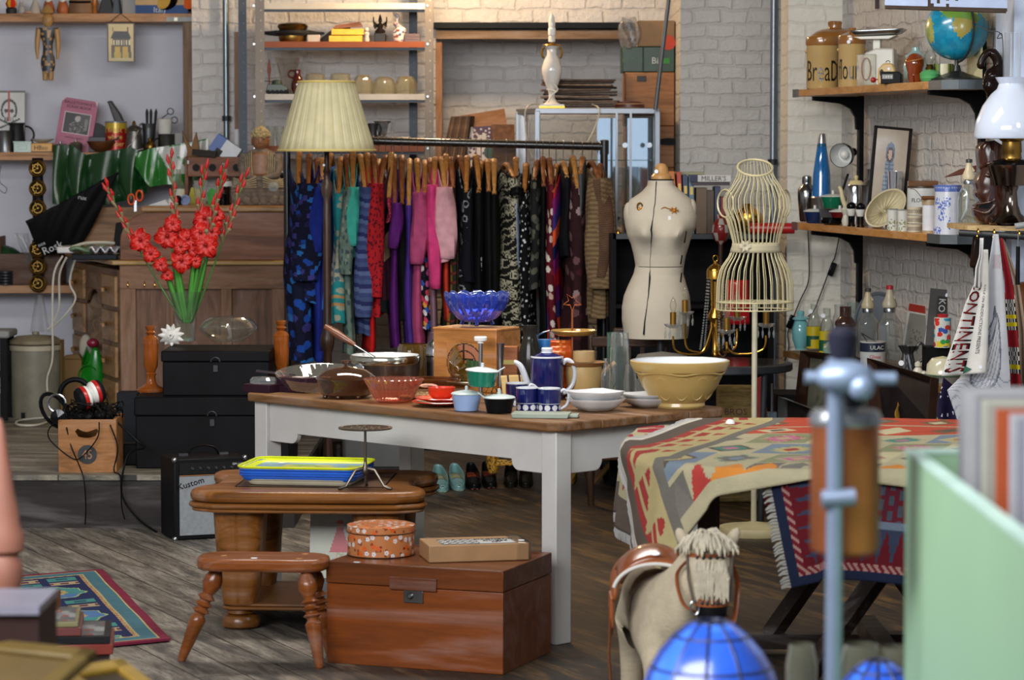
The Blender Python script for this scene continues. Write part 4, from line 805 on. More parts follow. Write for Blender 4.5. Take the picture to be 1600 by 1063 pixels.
b.grid(16,30,lambda u,v:tuple(cl[min(30,int(v*30))]+Vector((rr_[min(30,int(v*30))]*cos(u*2*pi),rr_[min(30,int(v*30))]*sin(u*2*pi),0))),chc,cu=True).out('bird_body',paint(.2),t)
O(B('#5d4640').box((0,0,.022),(.085,.06,.045)).box((0,-.0305,.015),(.08,.002,.004)).box((0,-.0305,.03),(.08,.002,.004)),'brown_box','small brown banded box at the right end of the brown shelf','box',paint(.4),mp(645,MZ[1],.06),bev=.003,group=G1)
G2='glassware on the white metal shelf'
JG=glass('#dccfa0',.28)
def mould(px,w,h,lab,kind,off=.1):
 t=T('jelly_mould',lab,'jelly mould',mp(px,MZ[2],off),group='glass jelly moulds on the white shelf');w*=q/2;h*=q
 pr={0:[(1,0),(1,.35),(.82,.42),(.82,.48),(.7,.95),(.45,1),(0,.93)],1:[(1,0),(.98,.55),(.8,.8),(.55,1),(.3,.97),(0,.8)],2:[(1,0),(.93,.4),(.75,.8),(.45,.97),(0,1)]}[kind]
 b=B();b.open=1;b.lathe([(a*w,c*h)for a,c in pr],40,flute=(8,.12 if kind else.05)).out('mould_body',JG,t)
mould(494,40,33,'stepped glass jelly mould, leftmost of five upturned moulds',0);mould(533,42,33,'stepped glass jelly mould behind the lampshade, second of five',0)
mould(568,30,30,'fluted glass jelly mould, middle of the row of five',1);mould(601,36,28,'plain domed glass jelly mould, fourth of the row of five',2);mould(635,33,28,'fluted glass jelly mould, rightmost of the five',1)
b=B();b.open=1;O(b.lathe([(.035,0),(.04,.02),(.045,.1),(.07,.2),(.073,.205)],30,flute=(14,.06)),'cut_glass_vase','tall flared pressed glass vase at the left of the white shelf','vase',glass('#b9b0a0',.35),mp(452,MZ[2],.2),group=G2)
t=T('ruby_jug','dark red glass jug with loop handle beside the lampshade','jug',mp(466,MZ[2],.05),group=G2)
B().lathe([(.02,0),(.034,.03),(.036,.06),(.026,.09),(.017,.11),(.02,.135),(.018,.135)],22).out('jug_body',mat('#4a1712',.12,0,.2,coat=.6),t);B().tube(arc((-.03,0,.11),.02,.4,5.2,14),.005,8).out('handle',mat('#4a1712',.12,0,.2,coat=.6),t)
O(B('#b0624a').lathe([(.006,0),(.005,.1),(.011,.14),(.006,.18),(.002,.2)],12),'wooden_spike','slim pointed reddish wooden stick behind the green tank','ornament',paint(.4),mp(422,MZ[2],.25),group=G2)
t=T('toy_tank','green toy tank model at the left of the white shelf','toy',mp(434,MZ[2],.06),group=G2);GN=mat('#2a3a2c',.4)
B().prism([(-.06,.012),(.05,.012),(.065,.03),(.03,.055),(-.05,.055)],-.03,.03,'xz').out('hull',GN,t,bev=.003);B().lathe([(.03,.055),(.026,.075),(.01,.08)],14).tube([(-.02,0,.068),(-.075,0,.074)],.003,6).out('turret',GN,t)
for s in(-1,1):
 for i in range(5):B().at((-.045+i*.024,s*.031,.012),rx=pi/2).lathe([(.012,-.005),(.012,.005)],12).out('wheel',BLACK,t)
G3='kitchen things on the lowest metal shelf'
t=T('mouli_grinder','dark hand grinder with curved handle on the lowest metal shelf','grinder',mp(583,MZ[3],.06),group=G3)
B().lathe([(.04,0),(.03,.03),(.022,.07),(.03,.12),(.02,.125)],20).out('grinder_body',IRON,t);B().tube(spl([(-.0,0,.1),(.03,-.01,.12),(.045,-.01,.09),(.03,-.01,.05),(.01,-.01,.04)]),.007,8).out('handle',IRON,t)
b=B();b.open=1
t=T('funnel_glass','dark rimmed smoky glass funnel cup on a wooden stand','glass',mp(598,MZ[3],.06),group=G3);b.lathe([(.012,.05),(.022,.06),(.034,.12),(.046,.13),(.047,.133)],26).out('glass_cup',glass('#5f6a70',.4),t);B().tube([(.046*cos(a),.046*sin(a),.133)for a in[i*pi/12 for i in range(25)]],.003,6).out('cup_rim',IRON,t)
B('#7b5d3c').lathe([(.022,0),(.024,.02),(.014,.035),(.01,.05)],16).out('wooden_stand',paint(.4),t)
t=T('blue_white_teapot','small blue and white china dish at the right of the lowest metal shelf','dish',mp(632,MZ[3],.06),group=G3)
B('#c3c4c9').lathe([(.03,0),(.048,.02),(.05,.035),(.03,.05),(0,.055)],24,colf=lambda u,j:'#3c4a80' if(j==1 and int(u*16)%2)or j==3 else '#c3c4c9').out('dish_body',paint(.2),t);B('#c3c4c9').tube([(-.045,0,.03),(-.075,0,.05)],[.01,.006],8).out('spout',paint(.2),t)
for i,px in enumerate((424,438)):
 b=B();b.open=1;O(b.lathe([(.018,0),(.022,.03),(.026,.11)],16),'drinking_glass',['left','right'][i]+' tall glass of the pair on the lowest metal shelf, left of the lampshade','glass',glass('#b9c0b4',.3),mp(px,MZ[3],.08),group=G3)
# recess contents
YRc=YB+.1
zR=1.05
LP_=wood('#5d4330','#33241a',4,'z',.6)
t=T('record_box','wooden box holding old records in the wall recess','box',XZ(742,YRc-.02,P(800,224,YRc).z-.3))
B().box((0,.15,.08),(.42,.36,.16)).box((.17,-.01,.16),(.14,.03,.3)).out('box_body',wood('#4e3a2c','#2c2019',3,'x',.6),t,bev=.003);bz=t.location.z+.16
B('#6b4b38').box((.215,-.035,.33),(.22,.02,.12)).out('brush',paint(.7),t)if 0 else None
for i in range(9):
 px=694+i*4.2
 O(B().box((0,0,.15),(.012,.26,.30)),'record_sleeve',['first','second','third','fourth','fifth','sixth','seventh','eighth','ninth'][i]+' from the left of the worn brown record sleeves in the recess','record',mat(['#5a4232','#6b5440','#4a382c'][i%3],.8,0,.4,18,.6),(XZ(px,YRc+.1,bz+.0)),ry=.13-.01*i+.1,rz=-.15,group='upright old records in the recess')
t=T('record_cover','cream and purple record cover with green label in the recess','record',XZ(767,YRc+.04,bz-.02),ry=-.06)
def lp(u,v):
 if(u-.52)**2+(v-.42)**2<.024:return '#2c4a3e'
 if u>.15 and v>.25+(1-u)*.6 and blob(u*2,v*2,4,7)[0]>.2:return '#4a2a48' if(u>.55 or v>.85)else('#4a2a48' if blob(u*2,v*2,4,5)[0]<.42 else '#cfc6bf')
 return '#cfc6bf' if blob(u*3,v*3,3,6)[0]>.3 or v>.8 else '#4a2a48'
B().grid(48,48,lambda u,v:((u-.5)*.25,0,v*.26),lp).out('cover_art',paint(.5),t,smooth=False,solid=.006)
O(B().box((0,0,.16),(.3,.01,.32)),'cardboard_sheet','large brown card behind the purple record cover','card',wood('#a3734c','#7d5536',4,'x',.6),XZ(762,YRc+.12,bz),ry=-.16)
O(B().box((0,0,.05),(.13,.08,.1)),'worn_basket','small worn brown basket in front of the purple record cover','basket',mat('#6b4a35',.8,0,.4,30,.6),XZ(786,YRc-.06,P(800,222,YRc).z),bev=.004)
# display cabinet
YV=15.3;q=YV/F;VX0,VX1=(836-800)*q,(1030-800)*q;VX00=(806-800)/F*(YV+.42);VZ=P(800,169,YV).z
t=T('display_cabinet','tall glass display cabinet with grey aluminium frame behind the clothes rail','cabinet',(0,0,0));AL=mat('#8a8f96',.35,.6,.05)
D=.42
top=[(VX0,YV),(VX1,YV),(VX1+.01,YV+D),(VX00,YV+D)]
B().prism(top,VZ-.03,VZ).out('cabinet_top',AL,t,bev=.003);B().prism(top,.25,.3).out('cabinet_base',AL,t)
for x,y,w_ in((VX0+.012,YV+.012,.03),(VX1-.012,YV+.012,.03),(VX1-.005,YV+D-.015,.025),(VX00+.012,YV+D-.015,.025)):B().box((x,y,(VZ+.0)/2),(w_,.03,VZ-.03)).out('frame_post',AL,t,bev=.003)
xm=(1000-800)*q
for px in(963,985):B().box(((px-800)*q,YV+.0,1.05),(.012,.012,1.66)).out('door_edge',AL,t)
GL=glass('#cdd6da',.1)
B().box(((VX0+VX1)/2,YV-.002,1.05),(VX1-VX0-.04,.005,1.62)).out('front_pane',GL,t);b=B();b.put([(VX0,YV+.03,.3),(VX00+.01,YV+D-.02,.3),(VX00+.01,YV+D-.02,VZ-.03),(VX0,YV+.03,VZ-.03)],[[0,1,2,3]]);b.out('side_pane',GL,t,solid=.004)
B().box((VX1-.09,YV+D-.03,1.1),(.13,.004,1.5)).box((VX1-.27,YV+D-.03,1.1),(.1,.004,1.5)).out('mirror_back',mat('#dfe8f0',.05,1.,.02),t)
for z in(1.62,1.28,.95):B().prism([(VX0+.02,YV+.02),(VX1-.02,YV+.02),(VX1-.02,YV+D-.03),(VX00+.03,YV+D-.03)],z,z+.006).out('glass_shelf',glass('#a9bcb4',.3),t)
for px in(976,1014):B().at(((px-800)*q,YV-.01,P(800,227,YV).z),rx=pi/2).lathe([(.014,0),(.014,.01)],16).out('lock_knob',STEEL,t)
for i,px in enumerate((970,996)):
 b=B();b.open=1;O(b.lathe([(.03,0),(.012,.02),(.01,.15),(.028,.2),(.032,.3)],18),'glass_flute',['left','right'][i]+' tall clear glass flute inside the display cabinet','glass',glass('#c9d4da',.3),((px-800)*q,YV+.16,1.286),group='flutes inside the cabinet')
O(B().lathe([(.02,0),(.034,.02),(.045,.035),(.04,.03)],18),'blue_dish','small dark blue dish inside the display cabinet','dish',mat('#1c2a70',.1,coat=.5),((958-800)*q,YV+.1,1.286))
O(B('#a9a7a2').lathe([(.025,0),(.028,.09),(.0,.1)],14),'white_pot','pale cylinder pot inside the display cabinet between the flutes','pot',paint(.4),((983-800)*q,YV+.26,1.286))
p=XZ(862,YV+.12,VZ);t=T('urn_lamp','white porcelain urn lamp base with gilt trim on the cabinet','lamp',p);PW=mat('#d5d3ce',.15,0,.03,coat=.5);GILT=mat('#b98a34',.25,.9,.1)
B().box((0,0,.006),(40*q,40*q,.012)).out('gilt_plinth',GILT,t);B().box((0,0,.016),(38*q,38*q,.01)).out('plinth',PW,t)
B().lathe([(r*q,y*q)for r,y in((16,6),(9,10),(5,16),(5,22),(6,27),(12,42),(16,56),(16,64),(12,76),(8,84),(8,92),(12,97),(13,98))],36).lathe([(0,102*q),(5.5*q,104*q),(5.5*q,112*q),(4*q,114*q)],20).out('urn_body',PW,t)
B().lathe([(13*q,97.5*q),(14*q,98.5*q),(13*q,100*q),(0,100*q)],30).lathe([(4*q,100*q),(3*q,103*q)],14).out('gilt_rim',GILT,t)
for s in(-1,1):B().tube([(s*(12*q+3.5*q*sin(a)),0,(87+8*cos(a))*q)for a in[i*pi/8 for i in range(9)]],.006,8).out('handle',GILT,t)
B().lathe([(5.5*q,114*q),(6*q,115*q),(6*q,125*q),(5*q,126*q)],20).out('bulb_holder',WHITEC,t);B().lathe([(5*q,126*q),(5.5*q,132*q),(4*q,142*q),(1.5*q,148*q),(0,149*q)],18).out('candle_bulb',mat('#d6d2ca',.2,coat=.4),t)
B().tube(spl([(-.02,-.065,.03),(.0,-.068,.07),(.03,-.066,.1),(.0,-.068,.14)]),.004,6).tube([(-.03,-.06,.1),(.03,-.062,.09)],.003,5).out('relief_flower',PW,t)
B('#c9c2ab').tube(spl([P(*a)for a in((850,163,15.4),(826,165,15.27),(820,185,15.26),(824,222,15.26),(832,246,15.26))]),.004,6).tube(spl([P(*a)for a in((925,163,15.4),(936,170,15.27),(933,190,15.27),(922,215,15.26),(905,240,15.26))]),.004,6).out('flex',paint(.4),t,-p)
for i in range(12):
 rr=random.Random(i);cc=['#3f3129','#564438','#6a5546','#2f2622','#7a6350'][i%5]
 O(B().box((0,0,0),(.36+.04*rr.random(),.2,.009)),'flat_record','worn record sleeve lying flat, number %s up from the bottom of the cabinet top pile'%['one','two','three','four','five','six','seven','eight','nine','ten','eleven','twelve'][i],'record',mat(cc,.8,0,.4,20,.6),XZ(903+6*rr.uniform(-1,1),YV+.30,VZ+.012+i*.0128),rz=rr.uniform(-.12,.12),ry=rr.uniform(-.015,.015),group='flat pile of old records')
O(B('#5b2a22').lathe([(.075,0),(.08,.006),(.08,.022),(.076,.026),(.055,.036),(0,.04)],30,colf=lambda u,j:'#b08a62' if j in(0,2)else '#5b2a22'),'round_case','round red brown leather case on the glass cabinet','case',paint(.4),XZ(983,YV+.14,VZ))
YX=15.74;q=YX/F
def cbx(name,lab,px0,px1,py0,py1,D,m,Yf=YX,**kw):
 z0,z1=P(800,py1,Yf).z,P(800,py0,Yf).z;X0,X1=(px0-800)/F*Yf,(px1-800)/F*Yf
 t=T(name,lab,kw.get('cat','box'),((X0+X1)/2,Yf+D/2,z0));B().box((0,0,(z1-z0)/2),(X1-X0,D,z1-z0)).out('box_body',m,t,bev=.004);return t,X1-X0,z1-z0
CW2=wood('#a06b3c','#704725',3,'x',.5)
xw=(1060-972)*q
t,w_,h_=cbx('cupboard','plain wooden cupboard under the stacked boxes beside the pier',976,1053,262,640,.4,CW2,cat='cupboard')
t,w_,h_=cbx('wooden_box','orange brown wooden box with dark grip hole, below the larger wooden case',978,1053,197,261.5,.38,CW2)
B().at((.1,-.19-.001,h_*.62),rx=pi/2).lathe([(.04,0),(.04,.002)],20,sx=1.6,sy=.5).out('grip_hole',BLACK,t)
B().box((-.06,-.2,h_-.002),(.12,.01,.004)).out('seam',BLACK,t)
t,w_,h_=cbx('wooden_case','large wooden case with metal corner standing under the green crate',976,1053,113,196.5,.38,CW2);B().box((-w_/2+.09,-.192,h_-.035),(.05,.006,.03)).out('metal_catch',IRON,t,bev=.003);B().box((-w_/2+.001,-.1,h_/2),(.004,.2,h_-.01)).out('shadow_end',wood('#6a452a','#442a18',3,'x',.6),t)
t,w_,h_=cbx('beer_crate','dark green plastic crate with white lettering on the wooden case',972,1053,73,112.5,.34,mat('#14351f',.4));
B('#c7cec6').text('Bi',.05,(.035,-.1725,.045)).out('lettering',paint(),t);B('#4e6a52').text('BB Crok',.035,(-.085,-.1725,.05)).out('faded_lettering',paint(),t);B('#2f8a2c').box((.095,-.172,.06),(.04,.003,.03)).out('green_patch',paint(),t);B().box((-.03,-.172,h_/2),(.006,.006,h_)).out('rib',mat('#0e2817',.4),t)
t,w_,h_=cbx('cardboard_box','brown cardboard box standing on the green crate',996,1053,32,72.5,.3,mat('#8c6f50',.8));B('#c7401c').at((.065,-.155,.02),rx=pi/2).lathe([(.04,0),(.04,.002)],20).out('orange_disc',paint(),t)
O(B().grid(10,16,lambda u,v:((u-.5)*.11*(.6+.5*sin(v*3)),.03*sin(u*9+v*5),.17*v)),'plastic_wrap','crumpled clear plastic wrap hanging over the green crate corner','plastic wrap',glass('#c9ccd0',.35,.2),XZ(982,YX-.01,P(800,76,YX).z),solid=.002)
# clothes rail
YC=14.8;q=YC/F;RXA,RXB=(449-800)*q,(944-800)*q;RZA,RZB=P(800,217,YC).z,P(800,229,YC).z
t=T('clothes_rail','black tubular clothes rail holding the row of dresses','clothes rail',(0,0,0));BT=mat('#121214',.3,.2,.1,coat=.4)
def rz_(x):return RZA+(RZB-RZA)*(x-RXA)/(RXB-RXA)
B().tube([(RXA,YC,RZA),(RXB,YC,RZB)],.0205,16).out('rail_bar',BT,t)
for x,z in((RXA,RZA),(RXB,RZB)):
 B().tube([(x,YC,z+.02),(x,YC,.09)],.0185,14).out('upright_post',BT,t);B().lathe([(.0235,-.04),(.0235,.03),(.015,.035)],16).out('corner_joint',BT,t,(x,YC,z));B().tube([(x,YC-.26,.1),(x,YC+.26,.1)],.015,10).out('foot_bar',BT,t)
 for s in(-1,1):B().at((x-.012,YC+s*.24,.04),ry=pi/2).lathe([(.035,0),(.04,.005),(.04,.019),(.035,.024)],18).out('castor',BLACK,t)
B().tube([(RXA,YC+.02,.14),(RXB,YC+.02,.14)],.0125,10).out('low_bar',BT,t)
HWD=[wood('#a0682e','#6e421c',6,'z',.45),wood('#7d4620','#4f2a12',6,'z',.45),wood('#b07c40','#7c5026',6,'z',.45)]
CL=paint(.85,0,.25,45,var=.25)
def plain(c):return lambda u,v,c=c:c
def spots(bg,cs,n,r,s,asp=3.):return lambda u,v:(cs[int(blob(u*2,v*asp,n,s)[1]*len(cs))]if blob(u*2,v*asp,n,s)[0]<r else bg)
def stripes(cs,n):return lambda u,v:cs[int(v*n+.7*sin(u*6))%len(cs)]
def garment(px,w_,top,bot,colf,lab,kind='dress',hw=0,sleeve=0,tw=0,hem=1.15,sd=0,yoff=0):
 w_*=1.22;fine=colf.__defaults__ is None or len(colf.__defaults__)>1 or not isinstance(colf.__defaults__[0],str)
 """top = pixel row of the near shoulder, bot = hem row; w_ = width seen in pixels"""
 rr=random.Random(sd+px);X=(px-800)*q;zr=rz_(X);Y=YC+yoff;ang=tw+rr.uniform(-.1,.1)
 hz=zr-.06-rr.uniform(0,.045)
 h=T('coat_hanger','wooden hanger carrying the '+' '.join(lab.split(',')[0].split()[:12]),'hanger',(X,Y,zr),rz=ang,group='hangers on the clothes rail')
 B().tube([(0,.026*cos(a),.026*sin(a)-.0)for a in[(-.35+i*.19)*pi*.55 for i in range(0,11)]]+[(0,-.004,-.03),(0,0,hz-zr+.01)],.0022,6).out('hook',STEEL,h)
 top_z=P(800,top,YC).z;drop=max(.05,hz-top_z);hl=.2
 n=9;pts=[(0,-hl+2*hl*i/(2*n),-drop*(abs(-1+2*i/(2*n))**1.35)+hz-zr)for i in range(2*n+1)]
 b=B();
 for i,(x,y,z)in enumerate(pts):pass
 b.tube(pts,[.011+.006*(1-abs(i-n)/n)for i in range(2*n+1)],8,flat=.75).out('hanger_arm',HWD[hw%3],h)
 zb_=P(800,bot,YC).z;W=w_*q/2;L_=top_z-zb_
 t=T('hanging_garment',lab,kind,(X,Y,0),rz=ang,group='clothes on the rail');fq=rr.choice((3,4,5));f0=rr.random()*6
 def fn(u,v):
  a=u*2*pi;c,s=cos(a),sin(a);by=hl*(1.02+(hem-1)*v)*(1 if v>.06 else.98);rip=1+.18*v*sin(fq*a*2+f0)+.1*sin(v*9+f0)
  y=by*(abs(s)**.8)*(1 if s>0 else-1);x=W*(.72+.42*v+.08*sin(v*11+f0))*(abs(c)**.75)*(1 if c>0 else-1)*rip
  sh=hz+.01-drop*(min(1,abs(y)/hl)**1.35)-(.075*exp(-(y/.06)**2));z=sh*(1-v)+zb_*v if v>0 else sh
  z=sh+(zb_-sh)*v+.008*sin(3*a+f0)*v
  return(x+.010*sin(v*6+f0)*v,y,z)
 B().grid(*((84,170)if fine else(30,34)),fn,colf,cu=True).out('garment_body',CL,t,solid=.003)
 if sleeve:
  for s in(-1,1):
   sl=sleeve*q;b=B()
   def fs(u,v):a=u*2*pi;r_=(1.0+.35*sin(v*pi))*(1+.12*sin(3*a+v*5));return(W*1.0*r_*cos(a)+.01*sin(v*3+f0),s*(hl*.96+.02+.03*v)+.045*r_*sin(a),top_z+.015-sl*v)
   b.grid(*((44,90)if fine else(14,18)),fs,(lambda u,v:colf(u,v*sleeve/max(1,bot-top))),cu=True).out('sleeve',CL,t,solid=.003)
 return t
D_='dress'
NV=spots('#14162e',['#1f4aa0','#3d3a80','#2a6ab0','#23244e'],5,.34,1)
garment(468,34,292,560,NV,'long dark navy dress blotched with blue and violet, leftmost on the rail',D_,0,0,.1,1.2,1);garment(484,30,290,470,NV,'navy blouse with bright blue blotches, second from the left on the rail','blouse',1,150,.1,1.1,2)
garment(497,16,296,560,plain('#1f2f86'),'royal blue dress just left of the lamp pole',D_,1,100,0,1.1,3)
garment(505,12,280,545,plain('#1c1f6a'),'deep ultramarine dress hidden behind the lamp pole',D_,2,0,0,1.1,4);garment(517,10,300,480,plain('#2368c0'),'bright blue top just right of the lamp pole','top',0,0,0,1.1,5)
def teal(u,v):return('#b3b09a' if blob(u*3,v*6,3,8)[0]>.3 else '#4f7480')if.42<v<.68 else('#b08a5a' if abs(v-.8)<.012 or abs(v-.86)<.012 else('#9aa08a' if blob(u*2,v*4,3,9)[0]<.28 else '#2a8a8c'))
garment(533,22,302,502,teal,'teal and beige floral scarf print dress',D_,0,0,.05,1.25,6)
garment(543,14,300,550,spots('#6f8478',['#46585a','#8f9c8a'],6,.3,3),'grey green speckled long dress',D_,1,130,0,1.05,7);garment(552,14,296,398,plain('#46b8a4'),'turquoise short sleeved top','top',0,90,0,1.0,8)
garment(563,20,296,520,stripes(['#3f4a78','#4a5a86','#2d3464','#5c6c96'],34),'slate blue paisley blouse with long sleeve','blouse',2,200,.08,1.1,9)
garment(574,12,300,545,plain('#c71f1e'),'plain scarlet dress next to the red dotted one',D_,0,0,.1,1.1,10);garment(584,17,290,490,spots('#b42028',['#5c1420'],8,.26,5),'red dress with small dark dots',D_,1,175,.0,1.1,11);garment(592,7,304,430,plain('#6f5a80'),'thin lavender top right of the red dotted dress','top',0,0,0,1.0,12)
def mar(u,v):return '#101416' if.2<v<.42 or v>.9 else('#a58a68' if.42<v<.6 and.5<u<.9 else '#3f1c2a')
garment(603,22,290,485,mar,'dark maroon jacket with black and beige panels','jacket',1,0,0,1.05,13);garment(612,8,308,345,spots('#8f1c3c',['#c05a6a'],8,.3,6),'short crimson patterned top mid rail','top',2,0,0,1.0,14);garment(616,12,320,540,plain('#5c2070'),'purple crinkled dress beside the black trousers',D_,1,70,0,1.2,15)
garment(628,19,318,496,plain('#0c0d10'),'plain black trousers hanging mid rail','trousers',1,0,.05,1.0,16);garment(640,15,320,545,plain('#4b2f86'),'violet dress with wrinkled skirt right of the black trousers',D_,2,0,0,1.15,17)
garment(652,17,304,560,plain('#b04a74'),'dusty rose long dress left of the flowered one',D_,0,110,.05,1.2,18);garment(664,15,306,512,spots('#131320',['#d8455c','#e4d8d8','#e0a23c','#2f5aa8','#d85aa0'],6,.42,7),'black dress with multicoloured large flowers',D_,0,0,.05,1.05,19)
garment(672,12,310,548,plain('#8a6a78'),'mauve grey long dress beside the floral one',D_,1,0,0,1.1,20);garment(680,13,292,350,plain('#d8427e'),'hot pink top left of the pale pink blouse','top',0,160,-.05,1.0,21);garment(690,22,296,405,plain('#dba4ac'),'pale pink blouse with full sleeve','blouse',2,110,.15,1.35,22)
garment(697,9,310,500,plain('#c9402c'),'coral red strip of a dress',D_,0,0,0,1.0,23);garment(704,15,292,510,lambda u,v:'#6a2a24' if int(v*60)%4==0 else('#8a6a2a' if int(u*30)%5==0 else '#262a22'),'brown and green tartan dress',D_,1,0,0,1.1,24)
garment(718,22,304,440,plain('#0d0f18'),'plain black top next to the tartan dress','top',1,0,.2,1.2,25)
def rings(u,v):d=blob(u*2.4,v*5,3,11)[0];return '#8a8c90' if.2<d<.31 else '#0c0c10'
garment(730,24,300,560,rings,'black dress printed with small white rings',D_,0,0,0,1.2,26)
garment(744,12,296,560,plain('#0b0b0e'),'black dress left of the white striped top',D_,0,0,0,1.1,27)
def adi(u,v):return '#d0d0d0' if.52<v<.64 and(.65<u<.82)and int((v-u*.3)*60)%3 else '#0b0b0d'
garment(752,14,300,500,adi,'black top with white striped emblem','top',0,0,0,1.0,28);garment(762,12,298,560,plain('#0e0e12'),'black dress right of the striped emblem',D_,0,0,0,1.1,29);garment(772,15,302,560,plain('#0a0a0b'),'black crumpled dress beside the paisley one',D_,2,0,0,1.1,30)
def pais(u,v):
 y=v*9
 if y%1<.08:return '#121210'
 d=blob(u*3,y*.5,3,int(y))[0];return '#a9a48c' if(.1<d<.24 or.33<d<.42 or(int(u*40)+int(v*120))%5==0)else '#181814'
garment(791,28,278,560,pais,'cream and black paisley panel dress',D_,0,0,.12,1.15,31);garment(806,11,300,555,plain('#9db0cc'),'pale blue ribbon garment with strap','scarf',0,0,0,1.0,32)
garment(822,22,300,560,spots('#0a0a0c',['#d9d9d9'],8,.17,12),'black dress with white polka dots',D_,0,0,.0,1.15,33);garment(839,17,280,450,spots('#1d1e1e',['#4d4d46','#5f5e50'],4,.36,13),'smoky grey mottled blouse','blouse',1,0,0,1.1,34)
garment(848,10,290,560,plain('#0c0c0e'),'black dress left of the burgundy floral',D_,1,0,0,1.1,35);garment(858,17,288,540,spots('#5c1220',['#d9cfc4','#c9a89a','#7a2030'],5,.32,14),'burgundy dress with cream blossoms',D_,1,0,.05,1.15,36)
garment(869,17,300,560,lambda u,v:['#c02230','#7a1c6a','#3a2f7a','#d8532c','#12184a','#7a1c6a'][int(v*11+sin(u*9)*.8)%6],'red purple and orange abstract silk dress',D_,0,0,0,1.1,37)
garment(880,14,276,400,plain('#101218'),'short black jacket with fringed collar','jacket',2,0,0,1.0,38);garment(895,30,294,560,spots('#331a1e',['#6a4a4c','#a08a88','#4a2228'],4,.28,16),'dark maroon brown dress with pale sprigs',D_,2,0,.1,1.1,39)
def knit(a,c,n):return lambda u,v:a if(int(v*n+sin(u*12)*.7))%2 else c
garment(924,28,282,492,knit('#8a7254','#6f5a40',60),'tan ribbed knitted cardigan','cardigan',1,170,.12,1.1,40);garment(938,22,284,430,knit('#6a4f3c','#5a4232',90),'brown boucle coat, rightmost on the rail','coat',1,150,-.05,1.1,41)
garment(910,9,270,400,plain('#55585c'),'grey sheer garment between the maroon dress and the tan cardigan','top',0,0,0,1.0,42)
t=T('black_loop','shiny black handle hanging over the pale blue strap on the rail','handle',XZ(808,YC-.24,P(800,302,YC).z));B().grid(10,10,lambda u,v:((u-.5)*.06,-.02*sin(pi*u),.04*sin(pi*(v*.9+.1))-.02*abs(u-.5))).out('handle_body',BLACKG,t,solid=.012)
def shoe(px,py,c,inner,lab,sc=1,ang=0.,Y=None):
 p=G(px,py,0);t=T('court_shoe',lab,'shoe',p,rz=ang,group='pairs of shoes under the rail');L_=.25*sc;W=.04*sc
 def hgt(s):return.055*(1-s)**1.4
 b=B()
 for nm,m in(('upper',mat(c,.25,coat=.4)),):
  def fn(u,v):
   a=u*2*pi;s=.5-.5*cos(a);y=(1-s)*L_;wd=W*(sin(pi*(s*.86+.1))**.5)*(.72+.35*s);x=wd*(1 if sin(a)>0 else-1)*min(1,abs(sin(a))*2.2)**.6
   top_=(.055 if s<.5 else.055*(1-(s-.5)*1.0));return(x*(1-.15*v),y,hgt(s)+top_*v+.0)
  b.grid(36,5,fn,cu=True).grid(10,8,lambda u,v:((u-.5)*2*W*sin(pi*((.62+.36*v)*.86+.1))**.5*(.72+.35*(.62+.36*v))*.86,(1-(.62+.36*v))*L_,hgt(.62+.36*v)+.03+.012*sin(pi*u)-.01*v)).out('upper',m,t,solid=.003)
 B(inner).grid(8,10,lambda u,v:((u-.5)*2*W*sin(pi*(v*.86+.1))**.5*(.72+.35*v)*.95,(1-v)*L_,hgt(v)+.004)).out('insole',mat(inner,.6),t,solid=.004)
 B().box((0,L_*.93,.027),(.03,.035,.052)).out('heel',mat(c,.3),t)
shoe(692,770,'#6f9a9a','#a59a70','pale blue green court shoe, left of the pair',1.1,.12);shoe(718,768,'#6f9a9a','#a59a70','pale blue green court shoe, right of the pair',1.1,.12)
shoe(742,766,'#0f0f11','#8a3a22','black court shoe with red brown lining, left of the pair',1.05,.1);shoe(768,764,'#0f0f11','#7a3020','black court shoe with red brown lining and price sticker',1.05,.12)
shoe(798,763,'#16140f','#1a1815','dark shoe in shadow right of the black pair',1,0);shoe(822,763,'#16140f','#1a1815','second dark shoe in shadow, nearest the table leg',1,0)
shoe(888,758,'#8a6a2a','#5a4a2a','shiny gold brown shoe right of the table leg',1.0,-.1)
t=T('yellow_slipper','yellow black spotted slipper hanging toe down under the rail','slipper',P(770,740,14.3));
B().grid(16,16,lambda u,v:(.05*(u-.5)*(.6+sin(v*pi)*.5),-.02*sin(pi*u),.12*v),spots('#c08a1a',['#221a0c'],6,.3,2)).grid(14,6,lambda u,v:(.0+.14*u,-.01,.04+.03*v),spots('#c08a1a',['#221a0c'],6,.3,2)).out('slipper_body',paint(.6),t,solid=.01)
t=T('grey_case','large grey flat case standing behind the white table legs','case',XZ(590,14.0,0));B().box((0,.1,.25),(.36,.12,.44)).out('case_body',mat('#4d4d4c',.6),t,bev=.02);B('#101012').tube([(-.2,.03,.12),(.2,.03,.12)],.012,8).out('rail',BLACK,t)
O(B().lathe([(.05,0),(.09,.04),(.1,.12),(.085,.2),(.07,.22)],24),'dark_pot','dark brown round pot standing behind the white table, left','pot',mat('#20140e',.3),G(530,756,0))
t=T('low_bench','dark wooden bench with turned foot beneath the display, right of the white table leg','bench',G(960,775,0));B().box((.05,.2,.25),(.5,.34,.05)).box((.05,.035,.2),(.5,.02,.06)).out('bench_top',wood('#5f3820','#351d10',3,'x',.4),t,bev=.006)
for x in(-.12,.2):B().lathe([(.015,0),(.02,.02),(.012,.05),(.026,.1),(.03,.17)],14).out('leg',DKWOOD,t,(x,.05,0))
O(B().box((0,0,0),(.035,.2,.008)),'wooden_brace','light wooden slat leaning under the dark bench','slat',wood('#8a6a42','#5f4526',3,'y',.5),G(935,760,0)+Vector((.02,.05,.06)),rx=.6,rz=-.8)
